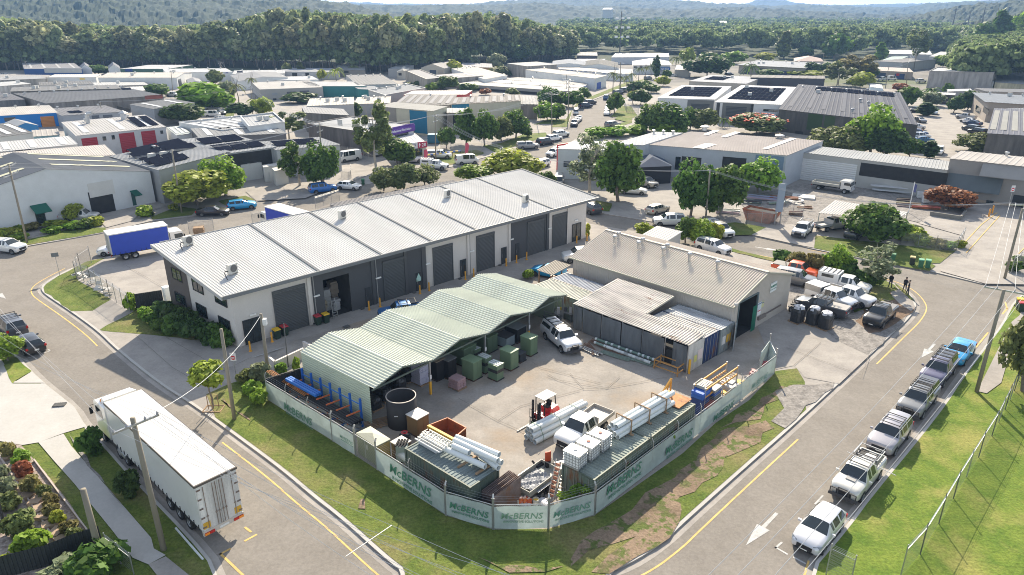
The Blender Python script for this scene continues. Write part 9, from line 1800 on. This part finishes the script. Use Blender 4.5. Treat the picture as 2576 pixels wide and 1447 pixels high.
wires('b','c',.5,.022,3);wires('c','d',1,.022,3);wires('Y','Z',2,.022,3);wires('Y','G',1.5,.022,3);wires('U','Y',1,.02,2)
m=M();a=PT['A'][0];
a=q('8',380,1072,6.2);b=q('8',32,1308,6.2)
tag(M().bar((0,0,0),b-a,.03).B('wire_spreader','galv',None,None,False,a),'thin white spreader bar across the wires above the lower left road','wire spreader')
for f in (0,.4,.75): p=a.lerp(b,f);wire(p,p+(VC((14,-8,.2))),.15,.012);wire(p,PT['A'][3]+VC((-f,0,0)),.3,.012)
a=q('9',1240,518,7.2);b=q('9',1608,697,7.2);tag(M().bar((0,0,0),b-a,.03).B('wire_spreader','galv',None,None,False,a),'thin white spreader bar across the wires above the white ute','wire spreader')
def wfence(lb,P,h=1.8,sp=3.0,top=True,mesh=True,barb=True,gates=(),grp='wire fences of the estate'):
 o=th('wire_fence',lb,'fence',P[0],0,grp);
 for a,b in zip(P,P[1:]):
  a=a-o.location;b=b-o.location;n=max(1,round((b-a).length/sp))
  for i in range(n+1): p=a.lerp(b,i/n);m=M();m.tube(p,p+VC((0,0,h+(.35 if barb else 0))),.035,None,6);m.B('post','galv',o)
  m=M();
  if top: m.tube(a+VC((0,0,h)),b+VC((0,0,h)),.018,None,5)
  if barb: [m.tube(a+VC((0,0,h+.1+.1*j)),b+VC((0,0,h+.1+.1*j)),.008,None,3) for j in range(3)]
  if top or barb: m.B('rail','galv',o)
  if mesh: mesh_panel(o,a,b,.05,h)
 return o
wfence('tall chain-link fence with timber-braced gate on the right grass slope',[q('9',1640,1460),q('9',1790,1290),q('9',1930,1060),q('9',2040,870),q('9',2230,560),q('9',2330,400),q('9',2430,200),q('9',2500,60),q('6',2560,1350)],1.9,2.6)
wfence('short chain-link stub at the bottom beside the white hatchback',[q('9',1080,1440),q('9',1260,1530)],1.8,2)
wfence('bent chain-link fence around the corner lot beside the blue truck',[q('4',690,535),q('4',610,590),q('4',580,660),q('4',690,700),q('4',830,800),q('4',980,905)],1.9,1.8)
wfence('chain-link gate posts behind the long roof on the far kerb',[q('4',1430,325),q('4',1615,300)],1.7,3);wfence('second chain-link gate pair behind the long roof',[q('4',1905,255),q('4',2045,225)],1.7,2);wfence('chain-link fence at the green truck end behind the roof',[q('4',2380,130),q('4',2560,70)],1.7,2)
wfence('corner paddock fence right of the carport tree',[q('6',1660,250),q('6',1640,400),q('6',1900,440),q('6',2060,450),q('6',2110,370)],1.7,2.2)
wfence('fence along the rubble yard kerb with leaning gate shadow',[q('6',260,200),q('6',480,250),q('6',700,250),q('6',760,150),q('6',900,200)],1.8,2)
wfence('chain-link fence around the van forecourt',[q('2',250,1240),q('2',130,1190),q('2',-100,1165)],1.8,2.5);wfence('fence along the white guard rails before the small shrub',[q('2',0,1340),q('2',75,1345),q('2',72,1290)],1.2,2)
wfence('dark fence before the dark row of trees at the cream warehouse',[q('2',750,1130),q('2',1060,1160),q('2',1060,1130)],1.6,3);wfence('dark mesh fence round the grass island at the road bend',[q('2',2130,800),q('2',2150,850),q('2',2240,860)],1.8,2);wfence('fence at the crossroads corner behind the timber pole',[q('6',2470,620),q('6',2572,560)],2,2)
wfence('fence beside the lower left path',[q('7',820,1290),q('7',1010,1440)],1.2,1.2)
bf=th('metal_fence','black boundary fence stepping down at the lower left garden','fence',q('7',780,1230));P=[q('7',x,y)-bf.location for x,y in ((780,1230),(600,1290),(380,1380),(0,1480))]
for i in range(3): m=M();ribwall(m,tuple(P[i+1])[:2],tuple(P[i])[:2],0,1.5,1.5,.2,.03);m.B('sheeting',PL,bf,(.025,.03,.033))
r=th('stone_steps','row of tan stone blocks stepping along the terrace garden','stone steps',q('7',170,750));
for x,y in ((80,560),(120,640),(160,720),(200,800),(240,850),(280,900),(310,960),(345,1020),(385,1080),(430,1140),(480,1200),(160,1340)): m=M();p=q('7',x,y)-q('7',170,750);m.box((p.x,p.y,.15),(.9,.7,.3),-.8+.02*x);m.B('stone_block','wall',r,(.38,.28,.20))
for i,(a,b) in enumerate((((0,560),(460,1260)),((260,590),(680,1150)))): m=M();A=q('7',*a);B=q('7',*b);m.bar(VC((0,0,.12)),B-A+VC((0,0,.12)),.09,.2);tag(m.B('garden_edging',PL,None,(.45,.38,.33),False,A),['pale timber edging between the inner bed and stone steps','pale timber edging between gravel bed and grass strip'][i],'edging')
tag(M().bar((0,0,.08),q('7',1530,1335)-q('7',1325,1100)+VC((0,0,.08)),.1,.08).B('white_pole','pvc',None,None,False,q('7',1325,1100)),'white pipe lying on the shaded grass behind the trailer','pipe')
r=th('dark_post','dark steel gate post and frame at the far left garden','post',q('7',55,1150));m=M();m.bar((0,0,0),(-.2,.4,3.0),.12);m.B('post_shaft','dark',r);m=M();m.bar((-.2,.4,2.9),(-1.2,-.6,2.9),.1);m.B('cross_piece','dark',r)
r=th('tree_bed','square timber-edged bed with stakes at the young street tree','tree bed',q('7',1610,195));m=M();[m.bar(a,b,.08,.06) for a,b in (((-.7,-.5,.03),(.7,-.5,.03)),((.7,-.5,.03),(.7,.5,.03)),((.7,.5,.03),(-.7,.5,.03)),((-.7,.5,.03),(-.7,-.5,.03)))];m.B('edging','timber',r)
for x,y in ((-.4,0),(.35,.2),(.1,-.35)): m=M();m.bar((x,y,0),(x,y,1.2),.05);m.B('stake','timber',r)
def sign(k,b,lb,h,w_,hh,col,nm='street_sign',rz=0,band=None,mark=None):
 o=th(nm,lb,'sign',q(k,*b),rz);m=M();m.tube((0,0,0),(0,0,h),.03,None,6);m.B('sign_post','galv',o);m=M();m.bb(-w_/2,w_/2,-.06,-.04,h-hh,h);p=m.B('sign_plate',PL,o,col)
 if mark: m=M();m.lathe([(0,0),(w_*.4,0),(w_*.4,-.01)],(0,0,0),18);d=m.B('red_disc',PL,p,(.6,.03,.04));d.location=(0,-.065,h-hh*.6);d.rotation_euler=(R(90),0,0);m=M();m.bb(-w_*.28,w_*.28,-.09,-.076,h-hh*.66,h-hh*.54);m.B('white_bar',PL,p,(.85,.85,.85))
 return o
sign('4',(1782,1400),'no-entry sign with a red disc by the two timber poles',2.4,.5,.75,(.72,.70,.70),mark=1)
sign('4',(452,632),'grey back-to-back street sign on the corner lawn',2.9,.75,.5,(.16,.17,.18),rz=.5)
sign('6',(2440,160),'no-entry notice at the brick corner workshop',4.4,.6,1.0,(.6,.6,.6),mark=1)
for k,x,y,lb in (('2',930,1190,'pink feather flag standing by the white van with roof pipes'),('2',620,1245,'pink feather flag before the electricians shopfront')):
 o=th('feather_flag',lb,'flag',q(k,x,y));m=M();m.tube((0,0,0),(.2,0,3.2),.03,None,5);m.B('flag_pole','galv',o);m=M();m.add([(.0,0,.8),(.75,0,1.2),(1.0,0,2.6),(.75,0,3.3),(.2,0,3.1)],[(0,1,2,3,4)]);m.B('flag_cloth',PL,o,(.55,.08,.14))
o=th('barrier_rail','yellow and blue striped barrier rail before the service utes','barrier',q('2',650,1215));d=q('2',900,1180)-o.location
for i in range(12): a=d*i/12+VC((0,0,1.3));b=d*(i+1)/12+VC((0,0,1.3));m=M();m.bar(a,b,.18,.2);m.B('rail_section',PL,o,((.7,.5,.03),(.03,.12,.45))[i%2]);
for i in range(5): m=M();m.bar(d*i/4,d*i/4+VC((0,0,1.2)),.1);m.B('post','dark',o)
o=th('red_gantry','tall red steel gantry frame before the pale low unit','gantry',q('2',1625,1280));a=q('2',1625,1280);b=q('2',1760,1340);c_=q('2',1800,1275)
t1=hat(a,ray('2',1630,1095));m=M();m.bar((0,0,0),(0,0,t1),.25);m.B('upright',PL,o,(.55,.03,.03));t2=hat(b,ray('2',1762,1100));m=M();m.bar(b-a,b-a+VC((0,0,t1)),.3);m.B('upright',PL,o,(.55,.03,.03));bb=q('2',1800,1068,t1)-a;m=M();m.bar((0,0,t1),bb,.3);m.B('top_beam',PL,o,(.55,.03,.03))
o=th('flag_pole','white flag pole with a small dark blue flag in the work yard','flag pole',q('6',1700,160));ht=hat(o.location,ray('3',1732,1370));m=M();m.tube((0,0,0),(0,0,ht),.06);m.B('pole_shaft',PL,o,(.7,.7,.7));m=M();m.add([(0,0,ht-.2),(.5,0,ht-.5),(.45,0,ht-1.7),(0,0,ht-1.5)],[(0,1,2,3)]);m.B('flag_cloth',PL,o,(.06,.07,.2))
o=th('sign_tower','tall blue-grey sign tower beside the rusty skip','sign tower',q('6',690,250));m=M();m.bb(-.1,.9,-.1,.1,2.0,6.2);m.B('sign_face',PL,o,(.25,.30,.38));m=M();m.bar((0,0,0),(0,0,6.2),.14);m.bar((.8,0,0),(.8,0,6.2),.14);m.B('frame','galv',o)
P=[q('6',*a,1.5) for a in ((425,130),(680,165),(640,120),(500,100))];o=th('skip','large orange rusty skip bin in the rubble yard','skip',q('6',560,215));f=Fr(q('6',450,205),q('6',680,250));o.location=f.o;o.rotation_euler=(0,0,f.rz);L=f.L
m=M();m.add([(.6,0,0),(L-.6,0,0),(L-.6,2.2,0),(.6,2.2,0),(-.2,-.1,1.7),(L+.2,-.1,1.7),(L+.2,2.4,1.7),(-.2,2.4,1.7)],[(3,2,1,0),(0,1,5,4),(1,2,6,5),(2,3,7,6),(3,0,4,7)]);m.B('skip_body','rusty',o,(.42,.15,.08));m=M();m.bb(.2,L-.2,.3,2.0,1.0,1.5);m.B('scrap_load','inside',o)
rr=random.Random(3)
for i,(k,x,y,n,L_,lb,c) in enumerate((('6',340,160,9,3.5,'silver pipe and mesh scrap left of the skip',(.4,.4,.4)),('6',520,90,10,3,'dark crates and tubes behind the skip',(.1,.1,.11)),('6',600,60,10,5,'bundle of grey gutters above the skip',(.42,.43,.44)),('6',760,60,10,4.5,'rust-brown beams right of the sign tower',(.25,.13,.08)),('6',850,170,8,2,'low rusty frame rack before the parked white ute',(.2,.13,.1)),('6',920,130,4,2.2,'brown timber trestle in the work yard',(.28,.17,.08)),('6',1660,75,8,2,'dark beams by the flag pole',(.07,.065,.06)),('6',1700,110,9,3.5,'parallel steel beams lying by the flag pole',(.25,.22,.2)),('6',1830,130,10,4,'rust-red pipes before the red-leafed tree',(.36,.12,.07)),('6',1800,30,6,2,'wrapped sheets behind the white tank',(.5,.5,.5)),('6',720,100,8,3,'grey offcuts beside the sign tower',(.3,.3,.3)))):
 A=q(k,x,y);o=th('steel_scrap',lb,'scrap',A,rr.uniform(-.6,.3),'scrap heaps in the work yard')
 for j in range(n): m=M();z=.15+.12*(j//3);a=rr.uniform(-.25,.25);yy=rr.uniform(-1,1);m.bar((-L_/2,yy-a,z),(L_/2,yy+a,z+rr.uniform(0,.3)),.14,.12);m.B('bar','rusty' if c[0]>c[2]*1.5 else PL,o,tuple(v*rr.uniform(.7,1.3) for v in c))
o=th('flat_hatch','flat white slab with round hatches in the work yard','slab',q('6',910,45),-.4);m=M();m.bb(-1.8,1.8,-1.3,1.3,0,.35);m.B('slab_body',PL,o,(.62,.61,.58));
for x in(-.8,.9): m=M();m.lathe([(0,.37),(.3,.37),(.32,.351)],(x,0,0),14);m.B('hatch_lid',PL,o,(.3,.3,.3))
tag(M().lathe([(.9,.3),(1.3,.3),(1.3,.5),(.9,.5),(.9,.3)],n=24).B('steel_ring',PL,None,(.5,.48,.45),False,q('6',848,80)),'pale steel ring lying left of the white slab','ring')
tag(M().lathe([(0,.25),(1.3,.3),(1.5,.45),(1.5,.2),(0,.1)],n=24).B('round_platform','rusty',None,(.25,.2,.16),False,q('3',1500,1425)),'round rusty platform before the open pipe shelves','platform')
for i,(x,y) in enumerate(((1830,85),(1790,50))):
 o=th('liquid_tank',['white caged tank beside the red-leafed tree','second white caged tank behind the first by the red-leafed tree'][i],'liquid tank',q('6',x,y),-.3);m=M();m.bb(-.5,.5,-.6,.6,.15,1.1);m.B('tank_body','tank_white',o);m=M();[m.bar((-.52,s*.62,z),(.52,s*.62,z),.03) for s in(-1,1) for z in(.3,.6,.9,1.12)];m.B('cage','galv',o)
o=th('retaining_wall','low grey block planter round the red-leafed tree','planter',q('6',1860,180));P=[q('6',*a)-o.location for a in ((1860,180),(2090,215),(2130,160),(2090,110))];
for a,b in zip(P,P[1:]): m=M();m.bar(a+VC((0,0,.35)),b+VC((0,0,.35)),.25,.7);m.B('wall_section','wall',o,(.2,.19,.17))
for x,y,lb in ((2305,190,'left orange bollard at the brick corner workshop'),(2330,165,'right orange bollard at the brick corner workshop')): tag(M().lathe([(.12,0),(.12,1.3),(0,1.35)],n=10).B('bollard',PL,None,(.7,.3,.03),True,q('6',x,y)),lb,'bollard')
o=th('red_crate','red crate standing under the dark awning','crate',q('2',2350,1380));m=M();m.bb(-.5,.5,-.4,.4,0,1.0);m.B('crate_body',PL,o,(.45,.06,.03));m=M();m.bb(-.52,.52,-.42,.42,.85,.95);m.B('rim',PL,o,(.6,.12,.06))
heap('2',700,1080,3,2,2.2,'stack of blue pallets against the cream building foot',PL,(.03,.15,.25),8,0,5)
heap('4',1505,330,1.4,1.2,1.3,'stack of red-brown pallets behind the long roof gate','timber',None,7,.3,6)
o=th('rubble_heap','heap of white broken frames and boards along the corner lot fence','rubble',q('4',650,650));rr=random.Random(9);
for j in range(26): f=j/26;p=q('4',600+230*f,620+170*f)-o.location;m=M();m.box((p.x+rr.uniform(-.6,.6),p.y+rr.uniform(-.5,.5),rr.uniform(.15,.7)),(rr.uniform(.4,1.3),rr.uniform(.1,.5),.06),rr.uniform(0,3),0,Matrix.Rotation(rr.uniform(0,3),3,'Z')@Matrix.Rotation(rr.uniform(-.8,.8),3,'X'));m.B('board',PL,o,(.5,.49,.47))
def person(p,face,lb,shirt,trou,hair,arms,skin=(.42,.26,.19),h=1.76,step=.12):
 J=[(0,0,.95),(0,0,1.15),(0,0,1.38),(0,.0,1.50),(0,.02,1.60),(0,.02,1.72)];Rr=[.155,.135,.155,.06,.095,.08];E=[(0,1),(1,2),(2,3),(3,4),(4,5)]
 for s in(-1,1):
  b=len(J);J+=[(s*.1,0,.88),(s*.11,s*step*.5,.48),(s*.115,s*step,.08),(s*.125,s*step+.16,.035)];Rr+=[.095,.062,.045,.04];E+=[(0,b),(b,b+1),(b+1,b+2),(b+2,b+3)]
  b=len(J);el,ha=arms[0 if s<0 else 1];J+=[(s*.19,0,1.40),(s*el[0],el[1],el[2]),(s*ha[0],ha[1],ha[2]),(s*ha[0]*.97,ha[1]+.06,ha[2]-.05)];Rr+=[.062,.043,.033,.038];E+=[(2,b),(b,b+1),(b+1,b+2),(b+2,b+3)]
 me=bpy.data.meshes.new('person');me.from_pydata(J,E,[]);o=ob('person',me,None,None,p,face);tag(o,lb,'person')
 o.modifiers.new('s','SKIN')
 for i,v in enumerate(me.skin_vertices[0].data): v.radius=(Rr[i]*(1.25 if i<3 else 1),Rr[i]*(.85 if i<3 else 1));v.use_root=(i==0)
 sb=o.modifiers.new('d','SUBSURF');sb.levels=sb.render_levels=1;dg=bpy.context.evaluated_depsgraph_get();dg.update();m2=bpy.data.meshes.new_from_object(o.evaluated_get(dg));o.modifiers.clear();o.data=m2;m2.name='person'
 m2.materials.clear();nm=[('shirt_'+lb[:5],shirt),('trouser_'+lb[:5],trou),('skin',skin),('shoe_'+lb[:5],(.02,.02,.02))]
 for n_,c in nm: m2.materials.append(mat(n_,c,noise=.05))
 for f in m2.polygons: c=f.center;z=c.z;f.use_smooth=True;f.material_index=3 if z<.09 else 1 if z<.96 and abs(c.x)<.23 else 2 if z>1.5 or (abs(c.x)>.2 and (z<1.12 or c.y>.22)) else 0
 hm=M();hm.lathe([(.098,1.655),(.108,1.70),(.09,1.78),(.04,1.815),(0,1.82)],(0,-.01,0),12);hm.B('hair',PL,o,hair,True)
 o.scale=(h/1.8,)*3;return o
dn=((.24,-.02,1.13),(.25,.05,.88))
person(q('6',1668,752),R(-60),'man in a dark polo and dark trousers facing the man in a pale shirt',(.02,.02,.03),(.03,.035,.05),(.03,.02,.015),(dn,((.26,.02,1.15),(.16,.2,1.12))))
person(q('6',1692,775),R(60),'man in a pale blue shirt and dark trousers with one hand on his hip',(.45,.52,.62),(.025,.03,.045),(.05,.03,.02),(((.32,-.06,1.16),(.18,.06,1.0)),dn))
po=person(q('6',1560,725),R(120),'man in black shirt and cap half behind the silvery tree holding a remote controller',(.015,.015,.017),(.2,.17,.13),(.2,.07,.03),(((.25,.06,1.14),(.09,.27,1.15)),((.25,.06,1.14),(.09,.27,1.15))),h=1.82)
m=M();m.bb(-.1,.1,.3,.36,1.08,1.18);cto=m.B('remote_controller','dark',None,None,False,po.location,R(120));tag(cto,'small black remote controller held by the man at the silvery tree','controller')
m=M();m.bb(-6200,6200,-330,9200,-1.3,230)
mm=bpy.data.materials.new('haze');mm.use_nodes=True;n=mm.node_tree.nodes;n.remove(n['Principled BSDF']);v=n.new('ShaderNodeVolumePrincipled');v.inputs['Color'].default_value=(.34,.58,1,1);v.inputs['Density'].default_value=.00019;v.inputs['Anisotropy'].default_value=.1;mm.node_tree.links.new(v.outputs[0],n['Material Output'].inputs['Volume']);MT['haze']=mm
tag(m.B('haze','haze'),'pale blue distance haze over the valley','haze',None,'stuff')
